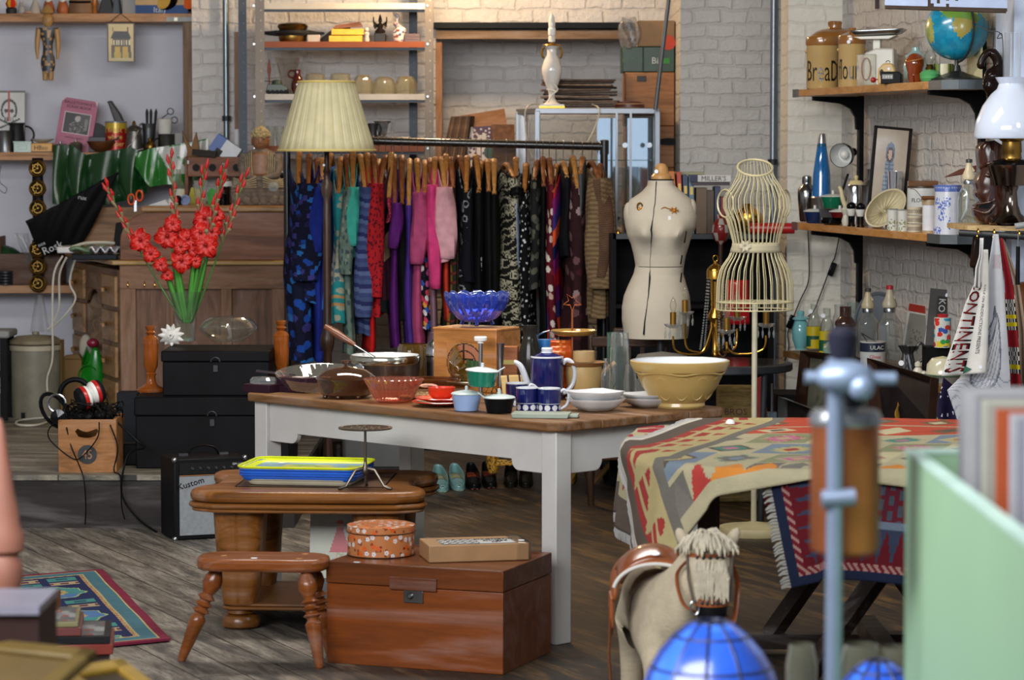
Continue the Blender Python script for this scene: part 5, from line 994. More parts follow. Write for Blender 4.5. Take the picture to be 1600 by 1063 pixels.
YL=13.7;q=YL/F;t=T('floor_lamp','dark turned wooden floor lamp with cream pleated shade in front of the dresses','lamp',XZ(511,YL,0));zt0=P(800,560,YL).z
def lz(py):return P(800,py,YL).z
prof=[(.15,0),(.15,.02),(.13,.03),(.06,.05),(.03,.08),(.02,.3)]+[(r*q,lz(y))for r,y in((6.5,552),(9,545),(11,535),(11,527),(8,520),(7,512),(6.5,508),(6.3,430),(5.6,320),(5,312),(7,306),(9,296),(8,286),(5,280),(4.6,272),(6.2,268),(4,262),(3.6,220),(3,180))]
B().lathe(prof,20).out('turned_pole',DKWOOD,t)
b=B();b.open=1;zs0,zs1=lz(235),lz(128);rs0,rs1=75*q,43*q
b.grid(180,6,lambda u,v:((rs0+(rs1-rs0)*v)*(1+.012*(int(u*180)%2))*cos(u*2*pi),(rs0+(rs1-rs0)*v)*(1+.012*(int(u*180)%2))*sin(u*2*pi),zs0+(zs1-zs0)*v),lambda u,v:['#cdc49c','#c3ba92','#d2caa6'][int(u*90)%3],cu=True).out('pleated_shade',paint(.85),t,solid=.002)
TR=mat('#cdb66c',.7)
for r_,z in((rs0,zs0),(rs1,zs1)):B().tube([(r_*1.012*cos(a),r_*1.012*sin(a),z)for a in[i*pi/30 for i in range(61)]],.006,6).out('shade_trim',TR,t)
B().tube([(-rs1,0,zs1-.02),(rs1,0,zs1-.02)],.003,6).tube([(0,-rs1,zs1-.02),(0,rs1,zs1-.02)],.003,6).out('shade_spider',IRON,t)
B().lathe([(.006,0),(.006,.0006)],14).out('price_sticker',mat('#e8ecf2',.5),t,(-.012,-.02,lz(258)),rx=pi/2)
# black shelving with books beside the pier
YK=14.35;q=YK/F;KZ=P(800,366,YK).z;KX0,KX1=(958-800)*q,(1205-800)*q
t=T('black_bookcase','black shelving unit with books behind the dressmaker dummies','bookcase',(0,0,0));BK=mat('#0e0e11',.6)
B().box(((KX0+KX1)/2,YK+.14,KZ-.012),(KX1-KX0,.3,.024)).out('shelf',mat('#2b3236',.5),t);B().box(((KX0+KX1)/2,YK+.3,KZ/2),(KX1-KX0,.02,KZ)).out('back',BK,t)
for x in(KX0,KX1):B().box((x,YK+.14,KZ/2),(.03,.3,KZ)).out('side',BK,t)
for z in(.3,.62,.9):B().box(((KX0+KX1)/2,YK+.14,z),(KX1-KX0,.28,.02)).out('shelf',BK,t)
GBk='books on the black shelf'
for i,(px,w_,h_,c,ln)in enumerate(((1048,10,98,'#a8442a',.16),(1057,9,98,'#c06a20',.14),(1066,7,97,'#b0402c',.1),(1073,8,92,'#32405c',.05),(1081,8,90,'#5c7a86',.02))):
 t=T('upright_book',['red brown','orange','dull red','dark navy','grey blue'][i]+' book leaning behind the white dummy','book',XZ(px,YK+.04,KZ),group=GBk,ry=-ln*.6);B(c).box((0,.09,h_*q/2),(w_*q,.17,h_*q)).out('cover',paint(.5),t,bev=.002);B('#d8b860').box((0,.003,h_*q*.75),(w_*q*.6,.002,.04)).out('spine_title',paint(.5),t)
for i,(px,w_,h_,c)in enumerate(((1096,17,72,'#5f4a32'),(1110,11,68,'#4a3a28'),(1121,9,74,'#2a3350'),(1130,8,58,'#7a2420'))):
 t=T('upright_book',['thick olive brown','dark brown','navy blue','small red topped'][i]+' book under the lying books','book',XZ(px,YK+.04,KZ),group=GBk);B(c).box((0,.09,h_*q/2),(w_*q,.17,h_*q)).out('cover',paint(.5),t,bev=.002)
zz=KZ+76*q
for i,(a,c_,h_,c,tx)in enumerate(((1080,1140,5,'#3a2a30',''),(1078,1142,11,'#c9c6c0',"MILLER'S"),(1046,1100,4,'#8a8a6a',''))):
 t=T('lying_book',['dark thin book lying under the white titled book',"white spined Miller's guide lying across the upright books",'thin green grey book lying on top at the back'][i],'book',XZ((a+c_)/2,YK+.03+(.08 if i==2 else 0),zz),group=GBk);B(c).box((0,.08,h_*q/2),((c_-a)*q,.16,h_*q)).out('cover',paint(.5),t,bev=.002)
 if tx:B('#1c1c1c').text(tx,h_*q*.95,(.015,-.001,.006)).out('spine_title',paint(.5),t);B('#2a2f4a').box((-.085,-.001,h_*q/2),(.04,.003,h_*q)).out('spine_block',paint(),t)
 zz+=h_*q+.001
t=T('red_lacquer_lamp','dark red vase lamp with wooden stem behind the wire dummy','lamp',XZ(1126,YK-.08,KZ-.25));B('#7a1c1a').lathe([(.01,.2),(.03,.22),(.045,.26),(.04,.3),(.02,.33),(.025,.35)],22,colf=lambda u,j:'#a9a49a' if int(u*9+j)%3==0 else '#7a1c1a').out('vase_body',paint(.2),t);B().tube([(0,0,-.2),(0,0,.2)],.012,10).out('stem',DKWOOD,t);B().lathe([(.07,-.22),(.06,-.2),(.02,-.19)],18).out('base',DKWOOD,t)
O(B().lathe([(.0,0),(.06,.01),(.08,.05),(.07,.1),(.03,.13),(.02,.15)],26),'brass_pot','round brass pot seen through the wire dummy','pot',BRASS,XZ(1168,YK+.1,KZ+.001))
t=T('red_cushion','long red tubular object lying on the black shelf behind the wire dummy','tube',XZ(1197,YK-.02,KZ+.03));B().tube([(-.08,0,0),(.14,-.02,0)],.028,14).out('tube_body',mat('#a32020',.3),t)
t=T('red_bag','bright red glossy bag hanging behind the wire dummy','bag',XZ(1152,YK-.1,P(800,505,YK).z));B().grid(10,10,lambda u,v:((u-.5)*(.1+.02*(1-v)),-.02*sin(pi*u),.22*v)).out('bag_body',mat('#b8161c',.25),t,solid=.02)
t=T('small_brass_bell','small brass bell glinting right of the brown coat','bell',XZ(966,14.42,KZ+.0005));B().lathe([(.012,0),(.01,.012),(.004,.02),(0,.022)],12).out('bell_body',BRASS,t)
# dressmaker's dummy
YD=13.3;q=YD/F;p=XZ(1033,YD,0);t=T('dressmaker_dummy','cream fabric dressmaker dummy with wooden neck cap and brooches','dummy',p)
CRM=mat('#b8ae9c',.9,0,.06,8,.15)
def dz(py):return P(800,py,YD).z
rows=[(282,1012,1052,.075,0),(290,1011,1054,.075,0),(300,1002,1066,.085,0),(312,984,1080,.1,0),(325,977,1087,.11,0),(340,975,1089,.118,.01),(355,977,1087,.13,.03),(368,980,1081,.135,.035),(382,986,1077,.125,.015),(398,990,1072,.11,.0),(415,993,1069,.1,0),(428,990,1068,.103,0),(445,982,1073,.115,0),(462,975,1078,.125,0),(480,972,1080,.13,0),(500,972,1079,.13,0),(528,976,1075,.125,0)]
def dum(u,v):
 f=v*(len(rows)-1);i=min(int(f),len(rows)-2);s=f-i;r0,r1=rows[i],rows[i+1];py,a,c,d,fw=[r0[k_]*(1-s)+r1[k_]*s for k_ in range(5)]
 X0,X1=(a-1033)*q,(c-1033)*q;an=u*2*pi;x=cos(an);y=sin(an)
 bust=0
 if y<0 and 325<py<395:
  g=exp(-((py-362)/17)**2);bust=g*(.065*exp(-((x+.45)/.26)**2)+.065*exp(-((x-.45)/.26)**2))
 return((X0+X1)/2+(X1-X0)/2*(abs(x)**.85)*(1 if x>0 else-1),y*d*(.95 if y>0 else 1)-bust,dz(py))
def dumc(u,v):
 x=cos(u*2*pi);return '#b8ae9c'
B().grid(72,90,dum,cu=True).out('torso',CRM,t)
for s,cx in((-1,980),(1,1083)):B().at(((cx-1033)*q,0,dz(340 if s<0 else 335)),ry=s*.15).ball((-s*.015,0,-.005),.062,22,(.5,.9,1.2)).out('shoulder_stub',CRM,t)
B().lathe([(.06,dz(282)),(.058,dz(280)),(.0,dz(279))],26).out('neck_plate',BLACK,t)
B('#b98a52').lathe([(r*q,dz(y))for r,y in((16,280.5),(16,275),(13,272),(11,270),(10,262),(6,256),(0,255))],24).out('neck_cap',paint(.35),t);sticker(t,(-.025,-.04,dz(268)),.009)
b=B()
ln=[(1024,283),(1022,310),(1018,340),(1015,358),(1015,385),(1014,420),(1014,432),(1010,470),(1006,500),(1004,527)]
wds=[1.6,1.4,1,3,.5,.5,3,1,2,3.5]
for i in range(len(ln)-1):
 def yf(px,py):
  best=min(range(0,180),key=lambda k_:0)
  return 0
def front(px,py):
 v=0
 for i in range(len(rows)-1):
  if rows[i][0]<=py<=rows[i+1][0]:v=(i+(py-rows[i][0])/(rows[i+1][0]-rows[i][0]))/(len(rows)-1)
 best=None
 for k_ in range(181):
  u=.5+.5*k_/180;d=dum(u,v);e=abs(d[0]-(px-1033)*q)
  if best is None or e<best[0]:best=(e,d)
 return Vector(best[1])
pts=[];rad=[]
for i in range(len(ln)-1):
 for j in range(4):s=j/4;pts.append(front(ln[i][0]*(1-s)+ln[i+1][0]*s,ln[i][1]*(1-s)+ln[i+1][1]*s)+Vector((0,-.002,0)));rad.append((wds[i]*(1-s)+wds[i+1]*s)*q*.9)
B().tube(pts,rad,8,flat=.5).out('centre_opening',mat('#17171a',.6),t)
B('#4a443a').tube([front(x,416)+Vector((0,-.001,0))for x in range(992,1071,6)],.0018,6).out('waist_seam',paint(),t)
for y0_,y1_ in((360,378),(398,412),(426,440)):B().tube([front(1069 if y0_<380 else 1064,y0_),front(1067 if y0_<380 else 1062,y1_)],.004,6).out('side_opening',BLACK,t)
for zc in(0,):B().tube([(0,0,.02),(0,0,dz(520))],.018,12).lathe([(.2,0),(.2,.02),(.03,.05)],24).out('stand',IRON,t)
e=front(998,322);O(B().tube([(.012*cos(a),-.004,.016*sin(a))for a in[i*pi/8 for i in range(17)]],.004,6).ball((.004,-.006,-.008),.007,8),'round_brooch','gilt ring brooch pinned at the left of the cream dummy','brooch',BRASS,e+p)
e=front(1050,328);b=B('#b06a1c').ball((.004,-.006,0),.009,10)
for i in range(6):a=i*pi/3;b.tube([(.004,-.004,0),(.004+.022*cos(a),-.006,.016*sin(a))],[.006,.002],6)
b.tube(spl([(-.055,-.002,.006),(-.04,-.003,.014),(-.02,-.004,.008),(.02,-.006,.0)]),.0025,6);O(b,'flower_brooch','amber flower brooch with curved stem on the cream dummy','brooch',mat('#b8782a',.25,.5),e+p)
e=front(1044,340);O(B('#dcdce0').box((0,-.003,0),(.014,.001,.02)),'price_tag','tiny white price tag hanging from the flower brooch','tag',paint(),e+p)
# wire dummy
YW=12.55;q=YW/F;p=XZ(1180,YW,0);t=T('wire_dummy','cream painted wire dress form with belt on a tall pole stand','dummy',p);WR=mat('#c6bb94',.4,.1,.1)
def wz(py):return P(800,py,YW).z
wr=[(262,1152,1206,.075,.0),(275,1150,1212,.08,0),(292,1140,1222,.09,0),(308,1126,1232,.1,0),(325,1126,1233,.11,-.01),(345,1136,1226,.115,-.02),(365,1142,1220,.1,0),(382,1146,1217,.09,0),(400,1140,1222,.095,0),(420,1126,1233,.115,0),(440,1121,1239,.125,0),(472,1120,1240,.128,0)]
def wf(u,py):
 py=max(wr[0][0],min(wr[-1][0],py))
 for i in range(len(wr)-1):
  if wr[i][0]<=py<=wr[i+1][0]:s=(py-wr[i][0])/(wr[i+1][0]-wr[i][0]);break
 a,c,d,fw=[wr[i][k_]*(1-s)+wr[i+1][k_]*s for k_ in range(1,5)]
 X0,X1=(a-1180)*q,(c-1180)*q;an=u*2*pi
 bust=.03*exp(-((py-345)/16)**2)*(exp(-((cos(an)-.45)/.3)**2)+exp(-((cos(an)+.45)/.3)**2))if sin(an)<0 else 0
 z=wz(py);neck=max(0,(290-py)/28);z+=neck*.035*sin(an)
 return Vector(((X0+X1)/2+(X1-X0)/2*cos(an),d*sin(an)-bust,z))
NW=34;b=B()
for i in range(NW):
 u=(i+.5)/NW
 arm=abs(abs(cos(u*2*pi))-1)<.06
 ys=list(range(262,474,7))+[474];
 if arm:ys=[y for y in ys if y>335]
 b.tube([wf(u,y)for y in ys]+[wf(u,472)+Vector((0,0,wz(484)-wz(472)))],.0024,5)
b.out('wire_ribs',WR,t)
b=B()
for py in(472,484):b.tube([wf(i/40,472)+Vector((0,0,wz(py)-wz(472)))for i in range(41)],.0032,6)
b.tube([wf(0,472),wf(.5,472)],.003,6).tube([wf(.25,472),wf(.75,472)],.003,6).out('hem_hoops',WR,t)
B().tube([wf(i/40,262)for i in range(41)],.0055,8).out('neck_hoop',WR,t)
for s in(-1,1):
 x=(1129-1180)*q if s<0 else(1230-1180)*q;B().tube([(x+.03*cos(a)-s*.012,.06*cos(a)*s,wz(318)+.06*sin(a))for a in[i*pi/12 for i in range(25)]],.0042,7).out('armhole_hoop',WR,t)
b=B('#c2b798');b.grid(60,3,lambda u,v:tuple(wf(u,390-14*v+4)*1.0+Vector((.003*cos(u*2*pi),.004*sin(u*2*pi),0))),cu=True).out('belt',mat('#b3a98c',.8,bmp=.3),t,solid=.003)
b=B('#c9c0a8');e=wf(.66,384)
for i in range(6):a=i*1.05;b.grid(4,4,lambda u,v,a=a:tuple(e+Vector((cos(a)*.03*v-sin(a)*(u-.5)*.018*sin(pi*min(1,v+.2)),-.012-.008*sin(v*3),sin(a)*.03*v+cos(a)*(u-.5)*.018))))
b.out('belt_flower',mat('#bdb49b',.8),t,solid=.002)
B().tube([(0,0,.02),(0,0,wz(475))],.0125,14).out('stand_pole',mat('#b9b29a',.5),t);B().lathe([(.155,0),(.157,.02),(.15,.035),(.06,.045),(.02,.055)],40).out('stand_base',mat('#b8ac82',.5),t)
# round table with chandelier
YT=12.98;q=YT/F;TZ=P(800,566,YT).z;p=XZ(1125,YT,0);t=T('round_table','dark grey round bistro table under the chandelier','table',p);GR_=mat('#2c2f34',.45,.3)
B().lathe([(.01,TZ-.035),(.325,TZ-.035),(.33,TZ-.03),(.33,TZ-.004),(.322,TZ),(0,TZ)],56).out('tabletop',GR_,t);B().lathe([(.3,TZ),(.3,TZ+.002),(0,TZ+.002)],50).out('glass_inset',mat('#4a4640',.12,0,.2,coat=.5),t)
for a in(.7,2.3,3.9,5.4):B().tube([(.29*cos(a),.29*sin(a),TZ-.03),(.27*cos(a),.27*sin(a),.0)],.0145,10).out('leg',GR_,t)
c0=XZ(1118,YT,TZ+.003);t=T('brass_chandelier','brass five armed chandelier with glass drops standing on the round table','chandelier',c0)
def cz(py):return P(800,py,YT).z-c0 .z
BR2=mat('#b98a3a',.2,1.,.1);CG=glass('#dde4e6',.25)
B().tube([(0,0,cz(545)),(0,0,cz(440))],.008,10).lathe([(r*q,cz(y))for r,y in((3,560),(6,552),(4,545),(4,520),(6,505),(11,500),(13,496),(8,485),(4,478))],20).out('centre_column',BR2,t)
B().lathe([(r*q,cz(y))for r,y in((14,436),(14,424),(13,420),(8,415),(3,412),(3,408))],26).tube([(.011*cos(a),0,cz(404)+.014*sin(a))for a in[i*pi/8 for i in range(17)]],.0025,6).out('canopy',BR2,t)
for i,(dx,dy,pyc)in enumerate(((-67,-.06,510),(-44,.16,495),(12,-.24,515),(39,.17,503),(79,-.02,510))):
 X=dx*q;arm=spl([(0,dy*.1,cz(490)),(X*.25,dy*.3,cz(545)),(X*.6,dy*.7,cz(553)),(X*.95,dy,cz(545)),(X,dy,cz(pyc+14))],7)
 a_=B().tube([(X*.08,dy*.08,cz(488))]+list(arm[3:]),.005,8).out('arm',BR2,t)
 t2=B();t2 .open=1;t2 .lathe([(.02,0),(.034,.006),(.04,.014),(.041,.012),(.034,.002),(.01,-.006)],26,flute=(12,.05)).out('drip_dish',CG,a_,(X,dy,cz(pyc)))
 B().lathe([(.014,0),(.0145,.062),(.010,.064)],16).out('candle_tube',mat('#9a7434',.3,.9),a_,(X,dy,cz(pyc)+.004));b=B();b.open=1;b.lathe([(.008,.064),(.014,.08),(.016,.095),(.01,.118),(.002,.132),(0,.134)],18).out('candle_bulb',glass('#e2dccb',.15),a_,(X,dy,cz(pyc)+.004))
 b=B()
 for k_ in range(8):an=k_*pi/4+.3;x_,y_=X+.038*cos(an),dy+.038*sin(an);b.lathe([(0,-.004),(.003,-.01),(0,-.016),(.001,-.018),(.005,-.034),(.003,-.052),(0,-.056)],6,at=(x_,y_,cz(pyc)+.004))
 b.out('glass_drops',CG,a_)
b=B()
for i,(dx,dy,pyc)in enumerate(((-67,-.06,510),(-44,.16,495),(12,-.24,515),(39,.17,503),(79,-.02,510))):
 e=Vector((13*q*cos(i*1.25+2.6),13*q*sin(i*1.25+2.6),cz(434)));f_=Vector((dx*q*.35,dy*.35,cz(545)));m_=e.lerp(f_,.5)+Vector((0,0,-.04))
 for s in bez([e,m_,f_],26):b.ball(tuple(s),.0048,6)
b.out('bead_strings',CG,t)
for a in(0,2.1,4.2):B().tube([(12*q*cos(a),12*q*sin(a),cz(436)),(9*q*cos(a),9*q*sin(a),cz(496))],.0035,6).out('rod',BR2,t)
t=T('newspaper_sack','printed yellow and white paper sack standing behind the round table','sack',XZ(1160,13.7,0));B().box((0,0,.28),(.24,.06,.56)).out('sack_body',wood('#8a7340','#4a4330',14,'x',.8),t,bev=.01);B('#4a1c18').text('BROS\nTUBE',.045,(-.03,-.032,.42)).out('red_lettering',paint(),t);B('#22221e').text('OXLAND',.04,(-.03,-.032,.33)).out('lettering',paint(),t)
O(B('#a82f22').prism([(-.02,.6),(.02,.62),(.08,0),(.02,0)],-.01,.01,'xz'),'red_board','narrow red board leaning behind the pole of the wire dummy','board',paint(.5),XZ(1188,13.55,0))
t=T('grey_box_unit','small grey metal box on a steel tube under the round table','box',XZ(1208,13.3,0));B().box((0,0,.42),(.045,.03,.1)).out('unit_body',mat('#6f7c88',.4,.4),t,bev=.004);B().tube([(0,0,0),(0,0,.37)],.008,8).tube([(0,0,.47),(0,0,.6)],.008,8).out('steel_tube',STEEL,t)
t=T('wooden_chair','dark carved wooden chair back behind the white table','chair',G(975,790,0));
q=t.location.y/F
for dx in(-52,66):B().tube([(dx*q,0,0),(dx*q,.02,P(800,527 if dx>0 else 510,t.location.y).z)],.016,10).out('leg',DKWOOD,t)
B().box((7*q,.0,P(800,534,t.location.y).z),(118*q,.02,.05)).out('top_rail',wood('#3f2415','#22130b',3,'x',.35),t,bev=.006);B().box((7*q,.0,P(800,534,t.location.y).z+.04),(50*q,.018,.05)).out('carved_crest',DKWOOD,t,bev=.02);B().box((7*q,-.05,.45),(118*q,.3,.04)).out('seat',DKWOOD,t,bev=.01)
for dx in(-15,7,28):B().box((dx*q,0,.62),(.02,.012,.34)).out('back_splat',DKWOOD,t)
O(B().lathe([(.0,0),(.1,.0),(.12,.014),(.11,.03),(0,.045)],30),'grey_cushion','round grey padded lid on the round table behind the bowl','cushion',mat('#6d6a63',.8),XZ(1035,YT-.0,TZ+.003))
# right wall shelves
PINE=wood('#b98448','#8a5c2c',4,'y',.4,.2);GAL=mat('#7f878b',.35,.8,.15)
A0=Vector(((1240-800)/F*14.2,14.2));A1=Vector(((1478-800)/F*12.1,12.1));AD=(A1-A0).normalized();AN=Vector((-AD.y,AD.x));AN=AN if AN.x>0 else-AN
SZU=1.975;SZL=P(800,368,12.1).z
def sh(px,off=.1,top=None):
 """place on the shelf seen at this pixel column, this far in from the front edge"""
 k_=(px-800)/F;a=A0+AN*off;s=(k_*a.y-a.x)/(AD.x-k_*AD.y);q_=a+AD*s;return Vector((q_.x,q_.y,top))
SRZ=atan2(AD.y,AD.x)+pi
def wshelf(z,lab,nm='wall_shelf'):
 t=T(nm,lab,'shelf',(0,0,0));L0=A0-AD*.02;L1=A1;w_=.27
 poly=[(L0 .x,L0 .y),(L1 .x,L1 .y),((L1+AN*.05+AD*.0).x,L1 .y),tuple(L1+AN*w_),tuple(L0+AN*w_)]
 poly=[tuple(L0),tuple(L1-AD*.06),tuple(L1+AN*.05),tuple(L1+AN*w_),tuple(L0+AN*w_)]
 B().prism(poly,z-.034,z).out('shelf_board',PINE,t,bev=.002)
 e0=L1-AD*.22-AN*.003;e1=L1-AD*.062-AN*.003;e2=L1+AN*.05+AD*.003;e3=L1+AN*w_+AD*.003
 b=B()
 for a,c in((e0,e1),(e1,e2),(e2,e3),(L0+AD*.09-AN*.003,L0-AN*.003)):b.put([(a.x,a.y,z-.038),(c.x,c.y,z-.038),(c.x,c.y,z+.002),(a.x,a.y,z+.002)],[[0,1,2,3]])
 b.out('metal_edge',GAL,t,solid=.003,smooth=False)
 for px in(1343,1532):
  q_=sh(px,w_+.0,z);Xw=q_
  f_=Vector((q_.x,q_.y))-AN*.24;b=B()
  pr=[(0,0),(.24,0),(.24,-.02),(.1,-.035),(.05,-.06),(.025,-.1),(.02,-.16),(0,-.16)]
  b.at((q_.x-.004,q_.y-.0,z-.036),rz=atan2(-AN.y,-AN.x)).prism(pr,-.014,.014,'xz');b.out('bracket',BLACK,t,bev=.003)
 return t
wshelf(SZU,'upper pine wall shelf with metal corner on black brackets');wshelf(SZL,'lower pine wall shelf with metal corner on black brackets')
for px,lab in((1343,'black slotted upright fixed to the brick, left of the framed picture'),(1532,'black slotted upright fixed to the brick behind the oil lamp')):
 q_=sh(px,.272,0);t=T('shelf_upright',lab,'upright',(q_.x,q_.y,.5),rz=SRZ);B().box((0,0,.78+.06),(.04,.022,1.62)).out('upright_bar',BLACK,t);
 b=B('#3b3b3d')
 for i in range(28):b.box((0,.012,.1+i*.055),(.006,.002,.02))
 b.out('slots',paint(),t,smooth=False)
def K(px,off):return sh(px,off,0).y/F
GU='things on the upper pine shelf'
CRK=mat('#b89a62',.2,0,.05,coat=.6);CRB=mat('#8a5a24',.2,0,.15,coat=.6)
def crock(px,w_,off,word,lab,ww,spin,top=0):
 p=sh(px,off,SZU);q=p.y/F;r=w_/2*q;t=T('stoneware_crock',lab,'crock',p,rz=-px*0+atan2(p.x,p.y)*-1,group='lettered crocks on the upper shelf')
 B().lathe([(r*.97,0),(r,.006),(r,66*q),(r*1.02,68*q)],44).out('crock_body',CRK,t);B().lathe([(r*1.03,67*q),(r*1.05,69*q),(r*1.05,78*q),(r*1.03,80*q)],44).out('glazed_rim',CRB,t)
 B().lathe([(r*1.0,80*q),(r*.98,81*q),(0,81*q)]if not top else([(r*1.02,80*q),(r*1.0,83*q),(r*.8,90*q),(r*.5,94*q),(r*.29,95*q),(r*.27,98*q),(r*.3,104*q),(r*.26,106*q),(0,106*q)]if top==2 else[(r,80*q),(r*.5,84*q),(r*.25,86*q),(r*.28,92*q),(0,93*q)]),40).out('lid',CRB,t)
 if not word:return
 for s in(-1,1):B().at((s*r,0,58*q)).ball((0,0,0),.012,10,(.6,1.4,.8)).out('lug',CRK,t)
 B('#16120c').text(word,46*q,(0,0,12*q),wrap=r+.0006,squash=ww).out('lettering',paint(.3),t,rz=spin)
crock(1283,50,.07,'BreaD','large tan stoneware crock lettered Bread with brown lid',.5,0);crock(1302,76,.19,'','big tan crock with domed brown lid standing behind the lettered crocks',1,0,2);crock(1329,42,.09,'flour','tan stoneware crock lettered flour with price sticker, beside the Bread crock',.42,-.32,1)
p=sh(1321,.06,SZU);sticker(None,p,.009);bpy.data.objects['price_sticker']if 0 else None
for o in[o for o in bpy.data.objects if o.name.startswith('price_sticker')and not o.parent]:
 o.parent=[x for x in bpy.data.objects if x.name.startswith('stoneware_crock')][-1];o.location=(-.016,-.075,P(800,66,p.y).z-SZU);o.rotation_euler=(pi/2,0,-.2)
p=sh(1372,.12,SZU);q=p.y/F;t=T('kitchen_scales','white kitchen scales with clear dial cover and metal tray','scales',p,rz=-.25,group=GU);SW=mat('#c8c5b8',.35)
B().prism([(-22*q,0),(26*q,0),(24*q,58*q),(-4*q,58*q),(-22*q,50*q)],-.06,.06,'xz').out('scale_body',SW,t,bev=.008);B().box((-18*q,-.068,24*q),(30*q,.015,50*q)).out('dial_cover',glass('#d9d7c8',.4),t,bev=.004);B().at((-18*q,-.078,26*q),rx=pi/2).tube([(7*q*cos(a),17*q*sin(a),0)for a in[i*pi/12 for i in range(25)]],.003,6).out('dial_ring',mat('#8a5a3a',.4),t)
B().box((-4*q,0,64*q),(12*q,.05,16*q)).out('neck',SW,t,bev=.004);B().prism([(-28*q,72*q),(16*q,72*q),(28*q,78*q),(-38*q,76*q)],-.06,.06,'xz').out('tray_support',SW,t,bev=.003)
B().grid(12,10,lambda u,v:(-2*q+(u-.5)*82*q,(v-.5)*.17,(76+9*max(abs(2*u-1),abs(2*v-1))**5+3*u)*q)).out('metal_tray',STEEL,t,solid=.003)
p=sh(1383,.04,SZU);q=p.y/F;t=T('wooden_timer','cream wooden pull-along toy with red ball and dark eye','toy',p,rz=-.2,group=GU)
B().prism([(-13*q,0),(13*q,0),(14*q,24*q),(9*q,33*q),(-4*q,33*q),(-13*q,24*q)],-.03,.03,'xz').out('toy_body',mat('#c3a468',.4),t,bev=.008);B('#a01c18').ball((-20*q,-.02,7*q),4.5*q,12).tube([(-20*q,-.02,7*q),(-11*q,-.02,8*q)],.003,6).out('red_ball',paint(.3),t);B('#3a2014').at((-7*q,-.031,18*q),rx=pi/2).lathe([(4*q,0),(4*q,.002)],16,sx=.8,sy=1.4).out('eye_patch',paint(),t);B().tube(arc((2*q,0,34*q),3*q,0,pi,8),.002,6).out('loop',IRON,t);sticker(t,(4*q,-.032,24*q),.006)
p=sh(1391,.02,SZU);q=p.y/F;t=T('tally_counter','small black counter with white digits at the front of the upper shelf','counter',p,rz=-.3,group=GU);B().prism([(-16*q,0),(16*q,0),(16*q,15*q),(10*q,19*q),(-16*q,19*q)],-.025,.03,'xz').out('housing',BLACK,t,bev=.003);B('#8a8a88').box((-5*q,-.026,11*q),(17*q,.002,7*q)).out('digit_window',paint(),t);B('#e8e8e4').text('1 8 8 4',5*q,(-5*q,-.028,9*q)).out('digits',paint(),t)
p=sh(1410,.14,SZU);p=sh(1428,.2,SZU);q=p.y/F
t=T('ginger_jar','pale blue lidded ginger jar on the upper shelf','jar',p,group=GU);CE=mat('#8fb7b4',.2,0,.05,coat=.5);B().lathe([(r*q,y*q)for r,y in((12,0),(17,12),(19,30),(16,38),(12,42))],26).out('jar_body',CE,t);B().lathe([(r*q,y*q)for r,y in((16,42),(16,46),(9,51),(6,53),(6,58),(0,59))],24).out('lid',CE,t)
p=sh(1427,.06,SZU);q=p.y/F;t=T('brown_owl_jug','glossy brown animal shaped money box on the upper shelf','ornament',p,rz=.3,group=GU);OW=mat('#7e3512',.12,0,.3,14,coat=.8)
B().lathe([(r*q,y*q)for r,y in((9,0),(11,6),(12,18),(15,28),(15,36),(10,43),(5,46),(0,46.5))],22).tube([(-8*q,-.02,0),(-9*q,-.025,12*q)],[.012,.009],8).out('jug_body',OW,t);B('#a0642a').tube([(15.2*q*cos(a),15.2*q*sin(a),(36+3*cos(a))*q)for a in[i*pi/12 for i in range(25)]],.004,6).out('rim_band',paint(.2),t)
p=sh(1450,.05,SZU);q=p.y/F;t=T('miniature_oil_lamp','miniature green tin oil lamp with clear globe','lamp',p,group=GU);B().lathe([(r*q,y*q)for r,y in((11,0),(14,3),(14.5,5),(15,5.5),(15.5,11),(16,12),(13,16),(6,19))],28).out('font',mat('#4d9a5c',.3),t);B().lathe([(r*q,y*q)for r,y in((6,19),(7,22),(5,25),(6,27))],16).out('burner',DBRASS,t);b=B();b.open=1;b.lathe([(r*q,y*q)for r,y in((5,26),(10,34),(11,40),(6,48),(4,54))],20).out('glass_globe',glass('#e4e8e2',.12),t)
p=sh(1470,.12,SZU);q=p.y/F;t=T('green_white_tin','small tin with green and cream vertical stripes under the globe','tin',p,group=GU);B().lathe([(17*q,0),(17*q,28*q)],36,colf=lambda u,j:'#cfc9a8' if.68<u<.8 else('#7a8a3a' if int(u*36)%3 else '#3a4a22')).out('tin_body',paint(.4),t)
p=sh(1492,.16,SZU);q=p.y/F;t=T('globe','blue and green world globe on a dark stand','globe',p,group=GU);RG=49*q;gc=(0,0,P(800,45,p.y).z-SZU)
def geo(u,v):
 lon=(u*360-180);lat=v*180-90
 def ell(a,c,rx_,ry_):return((lon-a)/rx_)**2+((lat-c)/ry_)**2<1+.25*sin(lon*.5)*cos(lat*.4)
 af=ell(4,16,30,22)or ell(20,-10,19,28)or ell(36,5,15,15)
 eu=ell(45,50,60,13)or ell(75,30,30,20)or ell(10,48,18,9)or ell(105,50,45,20)
 am=ell(-100,45,30,20)or ell(-60,-15,20,25)or ell(-85,62,38,12)
 au=ell(133,-25,18,11)or ell(47,-20,3,8)
 if abs(lat)<.9:return '#b8d8d8'
 if af:return '#c9c25a' if lat>12 else('#6f9a3c' if lat>-5 else '#a89a4a')
 if eu or am or au:return '#8a9a4a' if blob(u*4,v*2,5,3)[0]<.4 else '#a8a45a'
 return '#1483a8' if blob(u*3,v*2,4,8)[0]<.4 else '#1a92b4'
b=B();b.M=Matrix.Translation(gc)@Euler((0,.38,radians(72))).to_matrix().to_4x4()
